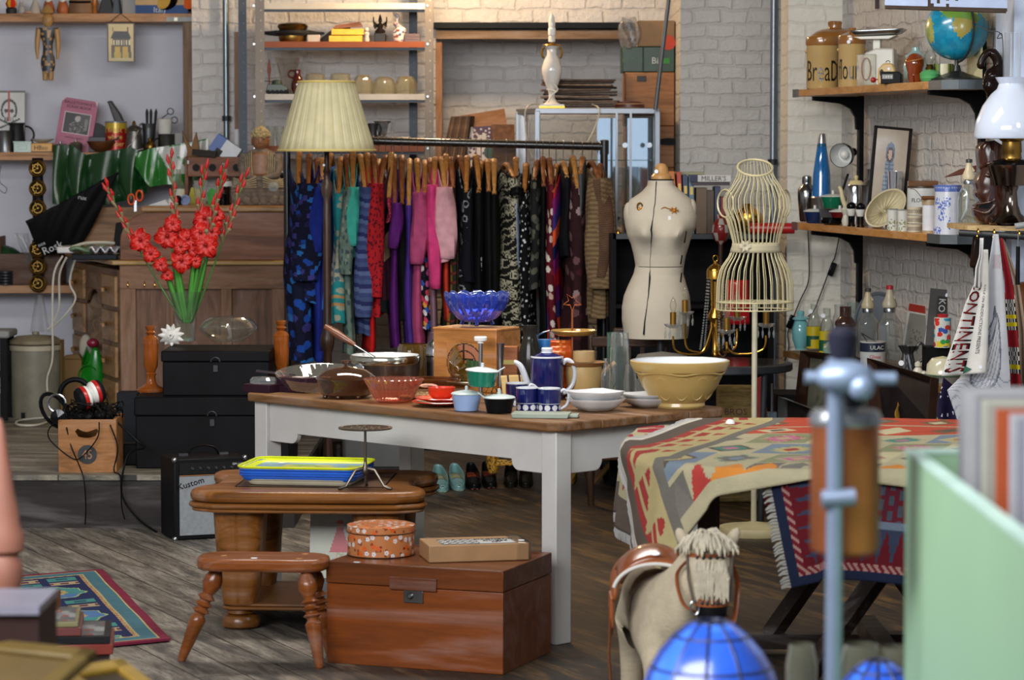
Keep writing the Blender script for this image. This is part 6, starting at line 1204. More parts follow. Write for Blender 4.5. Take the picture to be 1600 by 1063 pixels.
b.grid(96,48,lambda u,v:(RG*cos(u*2*pi)*sin(pi*(.001+v*.998)),RG*sin(u*2*pi)*sin(pi*(.001+v*.998)),-RG*cos(pi*(.001+.998*v))),geo,cu=True).out('globe_ball',paint(.25,coat=.4),t)
B().tube([(RG*1.06*sin(a)*.35+.0,-RG*1.06*sin(a)*.94,gc[2]+RG*1.06*cos(a))for a in[.15+i*(pi-.15)/20 for i in range(21)]],.005,8).out('meridian_arm',IRON,t)
B().lathe([(r*q,y*q)for r,y in((44,0),(42,5),(20,12),(7,17),(5,26))],36).tube([(0,0,24*q),(0,0,gc[2]-RG)],.008,8).out('stand',mat('#2a2c2c',.35,.4),t)
O(B().box((0,0,.1),(.16,.01,.2)),'cream_wall_piece','cream panel standing for the pale wall area behind the globe','panel',mat('#c9c298',.6),sh(1520,.25,SZU),rz=SRZ)  # stand-in panel for the cream stretch of wall beyond the globe
q_=sh(1548,.06,SZU)
p=XZ(1549,12.02,P(800,186,12.02).z);q=p.y/F;t=T('carved_figure','dark polished carved wooden bird figure with looped neck hanging at the shelf corner','carving',p);EB=mat('#1c100b',.2,0,.3,coat=.5)
B().tube(spl([(-14*q,0,80*q),(-20*q,0,84*q),(-14*q,0,98*q),(-4*q,0,104*q),(6*q,0,92*q),(6*q,0,76*q),(-2*q,0,62*q),(-6*q,0,50*q)],5),[2*q,3*q,4*q,5*q]+[6*q]*12+[8*q]*8+[10*q,12*q,13*q,14*q,15*q,15*q,14*q,13*q,12*q,12*q,12*q,12*q],12).ball((-2*q,0,55*q),15*q,18,(1,.7,1.2)).ball((10*q,.01,60*q),9*q,12,(1,.7,1.6)).tube(spl([(-2*q,0,42*q),(4*q,0,28*q),(-2*q,0,14*q),(-12*q,0,0)]),[10*q-.4*i*q for i in range(19)],12).out('bird_body',EB,t)
B().tube([(0,.02,100*q),(0,.02,130*q)],.003,6).out('hanging_wire',IRON,t)
p=P(1478,8,11.6);q=p.y/F;t=T('enamel_sign','rusty edged pale blue enamel tray sign hanging above the globe','sign',p,ry=.025,rx=-.25);b=B()
b.grid(40,12,lambda u,v:((u-.5)*190*q,0,(v*60-8)*q),lambda u,v:'#3a2c22' if v<.05 or u<.008 or u>.992 or blob(u*4,v*2,3,21)[0]<.09 or(abs(u-.45)<.1 and v<.35 and blob(u*9,v*9,3,4)[0]<.3)else '#a9b7d4').out('enamel_face',paint(.35),t,solid=.006,smooth=False);B().tube([(-95*q,-.004,-7*q),(93*q,-.004,-9*q)],.006,8).out('rolled_rim',mat('#3a2a1e',.7,0,.4),t)
O(B().box((0,0,0),(.035,.02,.06)),'iron_bracket','small rusty bracket on the brick left of the enamel sign','bracket',mat('#3a2a22',.7),P(1373,4,13.95))
GL_='things on the lower pine shelf'
def lath(px,off,prof,m,name,lab,cat,seg=26,grp=GL_,cap=None,op=0,z=None,**k):
 p=sh(px,off,SZL if z is None else z);q=p.y/F;t=T(name,lab,cat,p,group=grp);b=B();b.open=op
 b.lathe([(r*q,y*q)for r,y in prof],seg,**k).out(cat.split()[-1]+'_body',m,t)
 if cap:B().lathe([(r*q,y*q)for r,y in cap[0]],20).out(cap[2]if len(cap)>2 else 'cap',cap[1],t)
 return t,q
DKS=mat('#8e8f8c',.2,1.,.05)
lath(1260,.1,[(10,0),(11,2),(14,35),(14.5,45),(13.5,48)],DKS,'cocktail_shaker','dark steel cocktail shaker at the far left of the lower shelf','shaker',cap=([(14.5,44),(14,50),(8,57),(7,60),(7.5,62),(7,70),(4,72),(0,72)],DKS,'lid'))
t,q=lath(1283,.14,[(15,12),(13.5,50),(7,96),(6.5,97)],mat('#1260a0',.12,0,.1,3,coat=.8),'lava_lamp','blue lava lamp with silver cap and base','lamp');SV=mat('#a9abaf',.3,.9)
B().lathe([(11*q,0),(9*q,8*q),(9*q,16*q),(16.5*q,38*q),(15.5*q,40*q)],30).out('silver_base',SV,t);[setattr(c,'location',(0,0,0))for c in t.children]
for c in t.children:
 if c.name.startswith('lamp_body'):c.location.z=26*q
B().lathe([(7*q,120*q),(5*q,137*q),(4.5*q,138*q),(0,138*q)],24).out('silver_cap',SV,t);B().lathe([(7.6*q,118*q),(7*q,122*q)],24).out('green_neck',mat('#1c4a34',.2),t)
p=sh(1316,.16,SZL);q=p.y/F;t=T('desk_lamp','black clip lamp with white inside reflector on the lower shelf','lamp',p,group=GL_);B().lathe([(.05,0),(.05,.012),(.01,.02)],24).tube([(0,0,.01),(0,.03,.15),(.03,.04,.24)],.006,8).out('stand',BLACK,t)
hz=P(800,242,p.y).z-SZL;M_=Matrix.Translation((.0,-.02,hz))@Euler((pi/2+.12,0,-.55)).to_matrix().to_4x4();b=B();b.M=M_;b.open=2
b.lathe([(19*q,.03),(18.5*q,.0),(14*q,-.035),(8*q,-.05),(7*q,-.11),(0,-.112)],30).out('lamp_hood',BLACKG,t);b=B();b.M=M_;b.open=2;b.lathe([(18.2*q,.028),(17.4*q,.0),(13*q,-.03),(0,-.04)],30).out('white_reflector',mat('#c6c8c6',.4),t);b=B();b.M=M_;b.ball((0,0,-.01),.022,14).out('light_bulb',mat('#d8d8d4',.2),t)
p=sh(1384,.15,SZL+.0);p.z=P(800,330,p.y).z;q=p.y/F;t=T('framed_print','framed print of a child in a hood praying, leaning on the brick','picture',p,rz=.0,ry=.09,rx=-.08,group=GL_);PW_,PH_=56*q,130*q;p.z
def child(u,v):
 x=u-.47;y=v-.62
 if x*x/.012+(v-.68)**2/.010<.38:return '#b89a86'
 if x*x/.022+(v-.70)**2/.016<1:return '#4a3a38' if(v-.68)**2/.01+x*x/.012<.9 else '#5f6a80'
 if v<.6 and abs(x)<.13+(.6-v)*.12:return '#7f8c9c' if int(v*60)%3 and abs(x)>.03 else '#5c6878'
 return '#ada08f'
B().grid(36,60,lambda u,v:((u-.5)*PW_*.88,-.004,v*PH_),child).out('print',paint(.25,coat=.4),t,smooth=False);b=B()
for x in(-1,1):b.box((x*PW_/2,0,PH_/2),(.012,.018,PH_+.01))
b.box((0,0,PH_),(PW_+.012,.018,.012)).box((0,0,0),(PW_+.012,.018,.012)).out('frame',mat('#1c1816',.4),t,bev=.002);B().box((0,.008,PH_/2),(PW_,.004,PH_)).out('backing',DKWOOD,t)
t,q=lath(1337,.17,[(14,0),(16,30),(15,58),(13,62)],CHROME,'coffee_pot','shiny chrome coffee pot with cream knob on the lower shelf','pot',cap=([(13,62),(9,68),(4,69),(2,70),(3.5,73),(3,76),(0,77)],mat('#c9b98a',.4),'lid'));B().tube(spl([(-13*q,0,20*q),(-20*q,0,38*q),(-24*q,0,55*q),(-28*q,0,58*q)]),[.014-.0004*i for i in range(19)],8).out('spout',mat('#cfc39a',.4),t)
t,q=lath(1362,.15,[(15,0),(17,40),(17,62),(18,64),(16,66),(8,72),(7.5,88),(8,89)],STEEL,'steel_shaker','brushed steel shaker with shoulders and orange sticker','shaker');B('#c9621c').box((-3*q,-17.4*q,46*q),(6*q,.003,7*q)).out('orange_sticker',paint(),t)
for px,lab in((1383,'left tall steel cup stacked behind the jelly mould'),(1398,'right tall steel cup behind the jelly mould')):lath(px,.17,[(9,0),(10,55),(11.5,88),(10.5,88),(9,60)],CHROME,'steel_cup',lab,'cup',grp='steel cups on the lower shelf')
O(B().lathe([(24,0),(24,1),(0,1.5)],30,k=sh(1398,.22,0).y/F),'clear_plate','clear glass plate leaning behind the steel cups','plate',glass('#cdd3d4',.35),sh(1401,.235,SZL+.12),rx=pi/2-.2)
def pot(px,off,z,c,lid,lab,w_=21,h=18,t_=None,tilt=0,name='plastic_pot'):
 p=sh(px,off,z);q=p.y/F;t=T(name,lab,'pot',p,ry=tilt,group='coloured plastic sugar pots');w_/=1
 b=B();b.open=0;b.lathe([(w_*.68*q,0),(w_*.74*q,1*q),(w_*.96*q,h*q)],30).out('pot_body',c,t);B().lathe([(w_*q,h*q),(w_*1.02*q,(h+1.5)*q),(w_*.5*q,(h+4)*q),(2.4*q,(h+4.5)*q),(2.2*q,(h+10)*q),(0,(h+10)*q)],30).out('lid',lid,t);return t
GLW=mat('#c6cbc4',.3)
pot(1273,.05,SZL,mat('#14284e',.25),GLW,'dark blue plastic pot with pale lid on the lower shelf',18,18);pot(1301,.09,SZL+.075,mat('#0f6a4c',.15,coat=.6),GLW,'green translucent pot with pale lid stacked at the back of the lower shelf',20,18)
O(B('#2a2a2c').box((0,0,.035),(.13,.09,.07)),'black_tin','dark box carrying the green plastic pot','box',paint(.4),sh(1300,.12,SZL),rz=.0,bev=.004)
pot(1312,.05,SZL+.036,mat('#5c1014',.2),GLW,'dark red plastic pot with pale lid behind the black dish',17,9);O(B().lathe([(.035,0),(.05,.008),(.055,.022),(.05,.036),(.03,.036)],26),'black_dish','low black rounded dish with white price sticker','dish',BLACKG,sh(1300,.035,SZL));
t=T('white_ornament','small white flower shaped ornament behind the eggcups','ornament',sh(1321,.06,SZL));B('#c9c9b8').lathe([(.014,0),(.02,.02),(.012,.05),(.024,.075),(.01,.09),(0,.092)],14).out('ornament_body',paint(.4),t)
for px,lab in((1330,'left black and white footman eggcup'),(1344,'right black and white footman eggcup')):
 p=sh(px,.025 if px<1335 else.03,SZL);q=p.y/F;t=T('footed_eggcup',lab,'eggcup',p,group='pair of black and white eggcups');
 for s in(-1,1):B().tube([(s*3*q,0,3*q),(s*3*q,0,17*q)],2*q,8).ball((s*3.4*q,-.006,2*q),3*q,10,(1,1.5,.6)).out('leg',BLACKG,t)
 B('#d5d5d0').lathe([(5*q,17*q),(6*q,20*q),(7.5*q,26*q),(7.5*q,28*q)],18).out('cup',paint(.2),t);B().ball((0,0,32*q),7.8*q,16,(1,1,.85)).out('black_egg',BLACKG,t)
p=sh(1383,.06,SZL+.0);q=p.y/F;t=T('ceramic_mould','cream oval ceramic jelly mould standing on edge showing its fluted inside','jelly mould',(p.x,p.y,SZL+33*q),group=GL_)
M_=Euler((pi/2-.35,0,0)).to_matrix().to_4x4()@Matrix.Rotation(.75,4,'Z');MC=mat('#bdb394',.25,0,.05,coat=.4);b=B();b.M=M_;b.open=2
def mo(r,h,fl=0):return lambda u,v:None
def mou(u,v):
 a=u*2*pi;pr=[(1,0),(.93,.0),(.88,-.012),(.7,-.035),(.45,-.05),(.2,-.054),(.01,-.055)];f=v*6;i=min(5,int(f));s=f-i;r_,h=pr[i][0]*(1-s)+pr[i+1][0]*s,pr[i][1]*(1-s)+pr[i+1][1]*s
 fl=.006*abs(cos(a*9))*(1 if.25<v<.9 else 0);return(39*q*r_*cos(a),24*q*r_*sin(a),h-fl)
b.grid(72,18,mou,cu=True).out('mould_inside',MC,t,solid=.004);b=B();b.M=M_;b.open=2;b.lathe([(.98,-.004/q/39),(.9,-.03/q/39),(.72,-.065/q/39),(0,-.07/q/39)],50,k=39*q,sy=.62).out('mould_outside',MC,t)
b=B().at((0,0,-33*q)).box((0,.02,.004),(.03,.04,.008)).out('glass_foot',glass('#c9cdd0',.4),t)
for px,lab in((1395,'left white china pepper pot with green sprigs'),(1411,'right white china salt pot with green sprigs')):
 p=sh(px,.02+.01*(px>1400),SZL);q=p.y/F;t=T('china_cruet',lab,'pot',p,group='pair of sprigged china pots');B().grid(24,16,lambda u,v:(9*q*cos(u*2*pi),9*q*sin(u*2*pi),v*32*q),lambda u,v:('#8c9068' if v<.55 and blob(u*4,v*2,4,5)[0]<.3 else '#c9c9c0'),cu=True).lathe([(9*q,32*q),(7*q,34*q),(0,34.5*q)],24).out('pot_body',paint(.2,coat=.4),t)
for i in range(3):
 p=sh(1429,.03,SZL);q=p.y/F;O(B().grid(48,6,lambda u,v:((11.5+.6*(v>.7))*q*cos(u*2*pi),(11.5+.6*(v>.7))*q*sin(u*2*pi),v*12*q),lambda u,v:'#4a3a30' if.12<v<.75 and(int(u*48)+int(v*6))%2 else '#c3b8a0',cu=True).lathe([(11*q,11.6*q),(0,11.7*q)],24),'patterned_ramekin',['bottom','middle','top'][i]+' of three stacked cream pots with dark dot bands','pot',paint(.3),(p.x,p.y,SZL+i*13.5*q+.001),group='stack of dotted cream pots')
p=sh(1441,.16,SZL);q=p.y/F;t=T('flour_tin','white enamel flour tin with brown wooden lid','tin',p,group=GL_);B().lathe([(23*q,0),(24*q,2*q),(24*q,66*q)],36).out('tin_body',mat('#c0c2c0',.25),t);B().lathe([(25*q,66*q),(25*q,69*q),(0,70*q)],36).out('lid',mat('#3a2a1c',.4),t);B().box((0,0,73*q),(46*q,.05,8*q)).out('wooden_board',wood('#6a4424','#3f2814',4,'x',.3),t);B('#22221f').text('FLOUR',9*q,(0,0,44*q),wrap=24.2*q).out('lettering',paint(),t,rz=-.35)
p=sh(1452,.05,SZL);q=p.y/F;t=T('opal_jar','white glass jar with wooden base and rim','jar',p,group=GL_);B().lathe([(11*q,3*q),(11*q,45*q)],28).out('jar_body',mat('#ccccd0',.2),t);B('#a08a68').lathe([(12*q,0),(12*q,4*q),(11*q,4*q)],28).lathe([(12*q,44*q),(12*q,54*q),(0,54*q)],28).out('collar',paint(.4),t);B().at((-2*q,-.03,55*q)).tube([(-12*q,0,0),(12*q,0,0)],3*q,10).tube(spl([(-12*q,0,0),(-22*q,0,12*q),(-30*q,0,14*q)]),.0015,5).out('wooden_handle',wood('#7a4a28','#4c2c16',4,'x',.4),t)
p=sh(1481,.06,SZL);q=p.y/F;t=T('willow_jug','tall white jug printed with blue landscape','jug',p,group=GL_)
def will(u,v):
 if v>.93:return '#5c70b0' if int(u*60)%2 or v>.96 else '#9aa6cc'
 if v>.86:return '#5468ac'
 if.5<u<.83 and.02<v<.75:
  d=blob(u*14,v*6,3,31)[0];return '#4f66b4' if d<.42 and blob(u*4,v*2.2,2,5)[0]<.42 else '#c4c8d2'
 return '#c4c8d0'
def jw(u,v):r_=(23-2.5*v+.6*(v>.97))*q;a=u*2*pi;return(r_*cos(a)-(4*q*max(0,-cos(a))*max(0,v-.85)*4),r_*sin(a),77*q*v)
B().grid(96,60,jw,will,cu=True).out('jug_body',paint(.15,coat=.6),t,rz=-.45);B('#c4c8d0').tube(spl([(17*q,-.05,66*q),(20*q,-.075,71*q),(25*q,-.085,64*q),(25*q,-.085,44*q),(21*q,-.07,30*q),(19*q,-.052,24*q)]),3.4*q,10,flat=.7).out('handle',paint(.15,coat=.6),t)
def siphon(name,lab,px,base,q,hp,head,m,grp,pos,headc,cut=0):
 t=T(name,lab,'soda siphon',pos,group=grp);r=21*q*hp;b=B();b.open=1
 b.lathe([(r*.9,0),(r,.004),(r,62*q*hp),(r*.92,72*q*hp),(r*.55,84*q*hp),(r*.4,90*q*hp)],26,flute=(10,cut)).out('glass_body',m,t)
 B().lathe([(r*.45,90*q*hp),(r*.48,96*q*hp),(r*.42,98*q*hp)],18).out('metal_collar',STEEL,t);B(headc[0]).lathe([(r*.55,98*q*hp),(r*.6,104*q*hp),(r*.35,116*q*hp),(r*.22,128*q*hp),(r*.2,130*q*hp)],20).tube([(0,0,126*q*hp),(8*q*hp,-.01,112*q*hp)],.006,8).out('siphon_head',paint(.3),t);B(headc[1]).lathe([(r*.28,128*q*hp),(r*.28,134*q*hp),(0,135*q*hp)],16).out('head_cap',paint(.3),t);return t
p=sh(1513,.12,SZL);siphon('soda_siphon','clear soda siphon with cream top between the blue jug and the mask',1510,0,p.y/F,.88,0,glass('#c3c9b8',.2),GL_,p,('#c8b896','#3a3a38'))
O(B('#5c2c1c').prism([(-.1,0),(.08,.03),(.1,.045),(.05,.055),(-.03,.035)],-.02,.02,'xz'),'red_brown_hat','reddish brown leather piece behind the siphon','leather',paint(.4),sh(1510,.17,SZL+.24),bev=.004)
YN=11.55;q=YN/F;NZ=P(800,352,YN).z
t=T('near_shelf','pale wooden shelf board with black hook rail at the right edge','shelf',(0,0,0));B().prism([((1500-800)*q,YN+.35),((1508-800)*q,YN-.05),(2.6,YN-.25),(2.6,YN+.35)],NZ-.02,NZ).out('shelf_board',wood('#b99a68','#8a6a3e',4,'x',.5),t)
B().tube([P(1500,364,YN-.06),P(1640,372,YN-.24)],.014,10).out('hook_rail',IRON,t)
for px in(1528,1553,1592):c=P(px,364+(px-1500)*.05,YN-.09-(px-1500)*.0012);B().tube([tuple(c+Vector((.0,-.018*cos(a),.02*sin(a))))for a in[i*.5 for i in range(10)]],.003,6).out('hook',BRASS,t)
O(B().tube([P(1586,354,YN-.2),P(1640,346,YN-.2)],.0125,12),'grey_tube','short grey patterned tube lying at the shelf edge','tube',mat('#8d9190',.4),None)
p=XZ(1546,YN+.14,NZ+.001);q=p.y/F;t=T('wooden_mask','large dark carved wooden head with open mouth facing left','mask',p);MK=wood('#3d1e12','#150a07',5,'z',.2,.5)
pr=[(26,0),(-8,-2),(-22,4),(-27,14),(-26,20),(-29,26),(-25,30),(-14,34),(-25,42),(-26,50),(-22,54),(-27,64),(-22,72),(-18,84),(-20,98),(-22,112),(-21,130),(22,134),(30,70)]
b=B();n=len(pr);W_=.085
def face(i,s):x,z=pr[i%n];d=(1-abs(s)**7);cx=6;return((cx+(x-cx)*(.45+.55*d))*q,s*W_,z*q)
vs=[];fs=[];NS=12
for j in range(NS+1):vs+=[face(i,-1+2*j/NS)for i in range(n)]
for j in range(NS):
 for i in range(n):fs.append([j*n+i,j*n+(i+1)%n,(j+1)*n+(i+1)%n,(j+1)*n+i])
fs+=[list(range(n))[::-1],[NS*n+i for i in range(n)]];b.put(vs,fs).out('carved_head',MK,t,sub=1)
B().tube(spl([(-24*q,-.06,31*q),(-8*q,-.088,34*q),(2*q,-.09,39*q)]),.006,10).tube(spl([(-27*q,-.05,22*q),(-10*q,-.09,18*q),(2*q,-.09,30*q)]),.008,10).out('lips',MK,t);B().prism([(-22,31),(-6,31),(1,37),(-8,24),(-24,26)],-.0905,-.08,'xz',at=(0,0,0)).out('mouth',BLACK,t);bpy.data.objects['mouth'].scale=(q,1,q);B().tube(spl([(-18*q,-.05,88*q),(-6*q,-.085,94*q),(12*q,-.088,84*q)]),.01,10).out('brow',MK,t);B().ball((-4*q,-.08,76*q),.016,12,(1.6,.5,.7)).out('eye',MK,t)
p=XZ(1579,YN-.02,NZ+.001);q=p.y/F;t=T('oil_lamp','old nickel oil lamp with white opal glass shade at the right edge','lamp',p);NK=mat('#6a5f58',.14,1.,.1)
B().lathe([(r*q,y*q)for r,y in((33,0),(34,4),(28,8),(16,18),(11,32),(9,52),(12,60),(28,62),(30,70),(36,88),(37,94),(30,100),(16,104))],44).out('lamp_base',NK,t)
B().lathe([(r*q,y*q)for r,y in((16,103),(15,112),(16,114),(15,130),(19,133),(20,136),(8,136))],32).out('burner',DBRASS,t);b=B();b.open=2
b.lathe([(r*q,y*q)for r,y in((57,135),(59,139),(56,162),(46,186),(33,204),(24,212),(21,220),(27,230),(24,230),(19,221),(22,212),(31,203),(44,185),(54,162),(56,139))],48).out('opal_shade',mat('#c6cfe0',.12,0,.02,coat=.7),t)
b=B();b.open=1;b.lathe([(r*q,y*q)for r,y in((9,136),(14,160),(13,200),(13,300))],22).out('glass_chimney',glass('#dfe6ee',.15),t);b=B();
for a in(2.6,.5,4.5):b.tube([(19*q*cos(a),19*q*sin(a),135*q),(57*q*cos(a),57*q*sin(a),137*q)],.0022,6)
b.out('shade_holder',DBRASS,t)
O(B().tube(spl([P(x,y,11.8)for x,y in((1528,40),(1545,48),(1560,50),(1566,58),(1558,60),(1566,56),(1568,128))]),.0022,6),'twisted_wire','thin twisted wire hanging beside the globe','wire',mat('#4a4a48',.5))
for pts,lab,a in((((1262,356),(1264,400),(1263,440),(1250,470),(1240,495),(1231,520),(1232,545),(1222,580)),'black cord hanging from the lower shelf to the table, left',(1236,503)),(((1313,362),(1305,400),(1300,412),(1282,460),(1272,485),(1262,495)),'black cord with switch hanging under the lower shelf, right',(1300,421))):
 t=T('black_flex',lab,'cord',(0,0,0));Yc=YR-.03;B().tube(spl([P(x,y,Yc)for x,y in pts]),.0032,6).out('cord',BLACK,t);c=P(*a,Yc-.01);B().box((0,0,0),(.03,.02,.07)).out('inline_switch',BLACKG,t,c,ry=.35,bev=.005)
LZ=P(800,562,13.6).z
t=T('low_shelf','low wooden shelf carrying bottles and tins along the right wall','shelf',(0,0,0));a0,a1=A0+AN*-.05+AD*-.0,A1+AN*-.02
B().prism([(a0 .x,a0 .y),(a1 .x,a1 .y),tuple(a1+AN*.3),tuple(a0+AN*.32)],LZ-.03,LZ).out('shelf_board',wood('#8a6438','#5b3f20',4,'y',.5),t)
for s in(.05,.5,.95):c=a0+(a1-a0)*s+AN*.15;B().box((c.x,c.y,(LZ-.03)/2),(.04,.04,LZ-.03)).out('leg',DKWOOD,t)
GW='bottles and tins on the low shelf'
def lo(px,off,prof,m,name,lab,cat,seg=26,cap=None,op=0,grp=GW,part=None,**k):
 p=sh(px,off,LZ);q=p.y/F;t=T(name,lab,cat,p,group=grp);b=B();b.open=op;b.lathe([(r*q,y*q)for r,y in prof],seg,**k).out(part or(name.split('_')[-1]+'_body'),m,t)
 if cap:B().lathe([(r*q,y*q)for r,y in cap[0]],20).out(cap[2],cap[1],t)
 return t,q
CE2=mat('#74b6bd',.15,0,.04,coat=.6)
lo(1252,.06,[(9,0),(8,2),(13,16),(13.5,32),(10,44),(7,47)],CE2,'turquoise_jar','turquoise glazed lidded jar at the left end of the low shelf','jar',cap=([(13,47),(13,49),(8,52),(5,53),(6,58),(4,61),(0,61)],CE2,'lid'))
def bcol(u,j):return '#1c5a40'
for px,lab in((1273,'left clear bottle with yellow and green printed band'),(1293,'right clear bottle with yellow and green printed band')):
 t,q=lo(px,.1 if px<1280 else.07,[(11,0),(12,2),(12,38),(8,54),(5.5,60),(5.5,72),(7,73)],glass('#cdd5cc',.15),'printed_bottle',lab,'bottle',op=1,grp='pair of printed bottles',part='glass_body')
 b=B();b.open=1;b.grid(30,12,lambda u,v:(12.2*q*cos(u*2*pi),12.2*q*sin(u*2*pi),(4+34*v)*q),lambda u,v:'#c9b51c' if v<.08 or v>.6 or(abs(u-.76)<.09 and v<.45)else '#14543c',cu=True);b.out('printed_band',paint(.3),t);sticker(t,(-.02,-.015,62*q),.011)
t,q=lo(1322,.06,[(17,0),(17.5,4),(17,44),(15,52),(17,55)],mat('#4a3630',.2,0,.1,coat=.4),'plastic_shaker','smoky brown plastic cocktail shaker on the low shelf','shaker',cap=([(17,55),(16,60),(9,68),(9,82),(9.5,84),(0,84)],mat('#3a2622',.15,coat=.5),'lid'))
lo(1333,.2,[(7,0),(8,2),(9,60),(9,82)],glass('#b9cfc8',.25),'green_glass','narrow pale green glass behind the brown shaker','glass',op=1,part='glass_body');lo(1312,.2,[(10,0),(11,50),(7,62),(8,74)],glass('#c9cfcc',.2),'clear_bottle','clear bottle behind the brown shaker','bottle',op=1,part='glass_body')
lo(1302,.0,[(13,0),(15,12),(15,20),(8,28),(0,30)],mat('#8fae98',.3),'pale_green_pot','pale green pot blurred behind the metal stand','pot')
p=sh(1357,.12,LZ);siphon('soda_siphon','clear fluted soda siphon with cream top and price sticker on the low shelf',0,0,p.y/F,.86,0,glass('#c3c9c4',.2),GW,p,('#b5a988','#3a3a38'),.04)
p=sh(1391,.12,LZ);siphon('soda_siphon','etched soda siphon with red topped head on the low shelf',0,0,p.y/F,.95,0,glass('#c3c9c4',.2),GW,p,('#a89f88','#a0202a'),.04)
p=sh(1374,.28,LZ+.001);q=p.y/F;t=T('enamel_tray','large grey oval metal tray standing behind the siphons','tray',(p.x,p.y,LZ+52*q),rx=pi/2-.12,rz=.1,group=GW);B().lathe([(35*q,0),(37*q,.008),(40*q,.01),(40*q,.006),(36*q,-.002),(0,-.002)],44,sy=1.25).out('tray_body',mat('#7c8690',.3,.6),t)
p=sh(1424,.24,LZ);q=p.y/F;t=T('red_frame_picture','red and white framed glass picture with dried flowers leaning on the wall','picture',p,rx=-.15,ry=.18,group=GW);W_,H_=36*q,96*q
def redp(u,v):return '#8f2f24' if v>.88 else('#b9b5ae' if u<.1 or u>.92 or v>.84 or v<.05 else('#5d5c4c' if blob(u*2,v*3,4,3)[0]<.25 and.2<v<.6 and.3<u<.8 else '#77766f'))
B().grid(24,40,lambda u,v:((u-.5)*W_,-.006,v*H_),redp).out('picture_face',paint(.15,coat=.6),t,smooth=False,solid=.002);B().box((0,0,H_/2),(W_+.006,.01,H_+.006)).out('frame',mat('#a9a39a',.5),t)
p=sh(1462,.25,LZ);q=p.y/F;t=T('tall_sign_plate','tall dark metal plate lettered KO with price sticker, leaning on the wall','sign',p,rx=-.12,ry=.1,group=GW);W_,H_=36*q,128*q;B().box((0,0,H_/2),(W_,.008,H_)).out('metal_plate',mat('#4e4d4b',.35,.4,.3,5),t);B('#141416').box((2*q,-.006,H_*.74),(15*q,.004,44*q)).out('black_panel',paint(),t);B('#b9b9b6').text('KO',15*q,(2*q-5*q,-.009,H_*.8),ry=pi/2).out('lettering',paint(),t);sticker(t,(10*q,-.006,H_*.93),.012)
O(B().box((0,0,.07),(.16,.12,.14)),'dark_box','dark box carrying the dotted tin on the low shelf','box',BLACK,sh(1474,.13,LZ))
t,q=lo(1474,.1,[(13,0),(13,47)],paint(.2,0),'floral_tin','white tin jug printed with big red green and blue dots','tin',seg=40,cap=([(8,47),(9,52),(0,53)],mat('#a32024',.3),'lid'),colf=lambda u,j:'#c9c9c0');b=B();b.open=1
b.grid(48,30,lambda u,v:(13.2*q*cos(u*2*pi),13.2*q*sin(u*2*pi),(1+45*v)*q),lambda u,v:(['#b8281c','#2f8a3c','#c9281c','#2a8fb0','#2a4a9a'][int(blob(u*2.2,v*1.5,3,33)[1]*5)]if blob(u*2.2,v*1.5,3,33)[0]<.38 else('#c9b52a' if v<.2 and u>.6 else '#c6c8c0')),cu=True);b.out('printed_dots',paint(.2,coat=.5),t);t.location.z+=.141
t,q=lo(1365,-.0,[(19,0),(20,2),(20,42),(20.5,44),(18,44)],mat('#b9bbb9',.3),'paint_tin','paint tin with dark blue band and red square','tin',seg=36);b=B('#1a2336');b.open=1;b.lathe([(20.3*q,28*q),(20.3*q,42*q)],36).out('blue_band',paint(.3),t);B('#c9c9c6').text('DULAC',9*q,(.004,0,32*q),wrap=20.5*q).out('lettering',paint(),t);B('#b0221c').text('Gloss',8*q,(.004,0,18*q),wrap=20.4*q).box((2*q,-20.2*q,9*q),(12*q,.003,11*q)).out('red_print',paint(),t);B().tube([(-10*q,-14*q,43*q)]+[(-10*q-10*q*sin(a),-14*q,44*q+14*q*sin(a))for a in(.5,1.,1.4)]+[(4*q,-16*q,43*q)],.003,6).out('wire_handle',STEEL,t)
p=sh(1420,.02,LZ);q=p.y/F;t=T('pewter_jug','swirled pewter jug with loop handle and price sticker','jug',p,group=GW);PWT=mat('#4c4c4e',.4,.8,.1)
B().grid(60,20,lambda u,v:((19-11*sin(v*pi*.55)**1.0+11*max(0,v-.75)*2.4)*q*(1+.06*cos(u*24*pi+v*7))*cos(u*2*pi),(19-11*sin(v*pi*.55)+11*max(0,v-.75)*2.4)*q*(1+.06*cos(u*24*pi+v*7))*sin(u*2*pi),48*v*q),cu=True).out('jug_body',PWT,t);B().tube(spl([(12*q,0,40*q),(19*q,0,52*q),(27*q,0,44*q),(24*q,0,28*q),(18*q,0,22*q)]),.006,8).out('handle',PWT,t);sticker(t,(-.035,-.05,22*q),.012)
t,q=lo(1436,-.03,[(8,0),(10,8),(7,18),(4,22)],mat('#c3bfae',.3),'china_figure','little cream china figure pair in front of the pewter jug','figure',cap=([(0,20),(5,24),(5,29),(0,32)],mat('#c3bfae',.3),'head'));B('#c3bfae').ball((9*q,-.01,12*q),5*q,12).out('small_head',paint(.3),t)
p=sh(1475,.06,LZ-.0);q=p.y/F;t=T('enamel_bread_bin','cream enamel domed pan with green rim beside the tea towel','pan',p,group=GW)
B().lathe([(26*q,0),(27*q,10*q)],30).out('bin_body',mat('#77776f',.4),t);B().lathe([(30*q,10*q),(30*q,12*q),(26*q,13*q)],30).out('green_rim',mat('#2f4a30',.3),t);B().lathe([(26*q,12*q),(25*q,28*q),(17*q,38*q),(0,41*q)],34).out('domed_lid',mat('#c3bda0',.2,0,.05,coat=.4),t)
b=B()
for i in range(6):c=P(1352+i*7,640+i*2,12.9);b.tube([tuple(c+Vector((.09*cos(a),.02*i,.13*sin(a))))for a in[j*pi/12 for j in range(15)]],.002,5)
O(b,'clear_tubing','loops of clear plastic tubing in front of the dark frame','tubing',glass('#cfd3d4',.35))
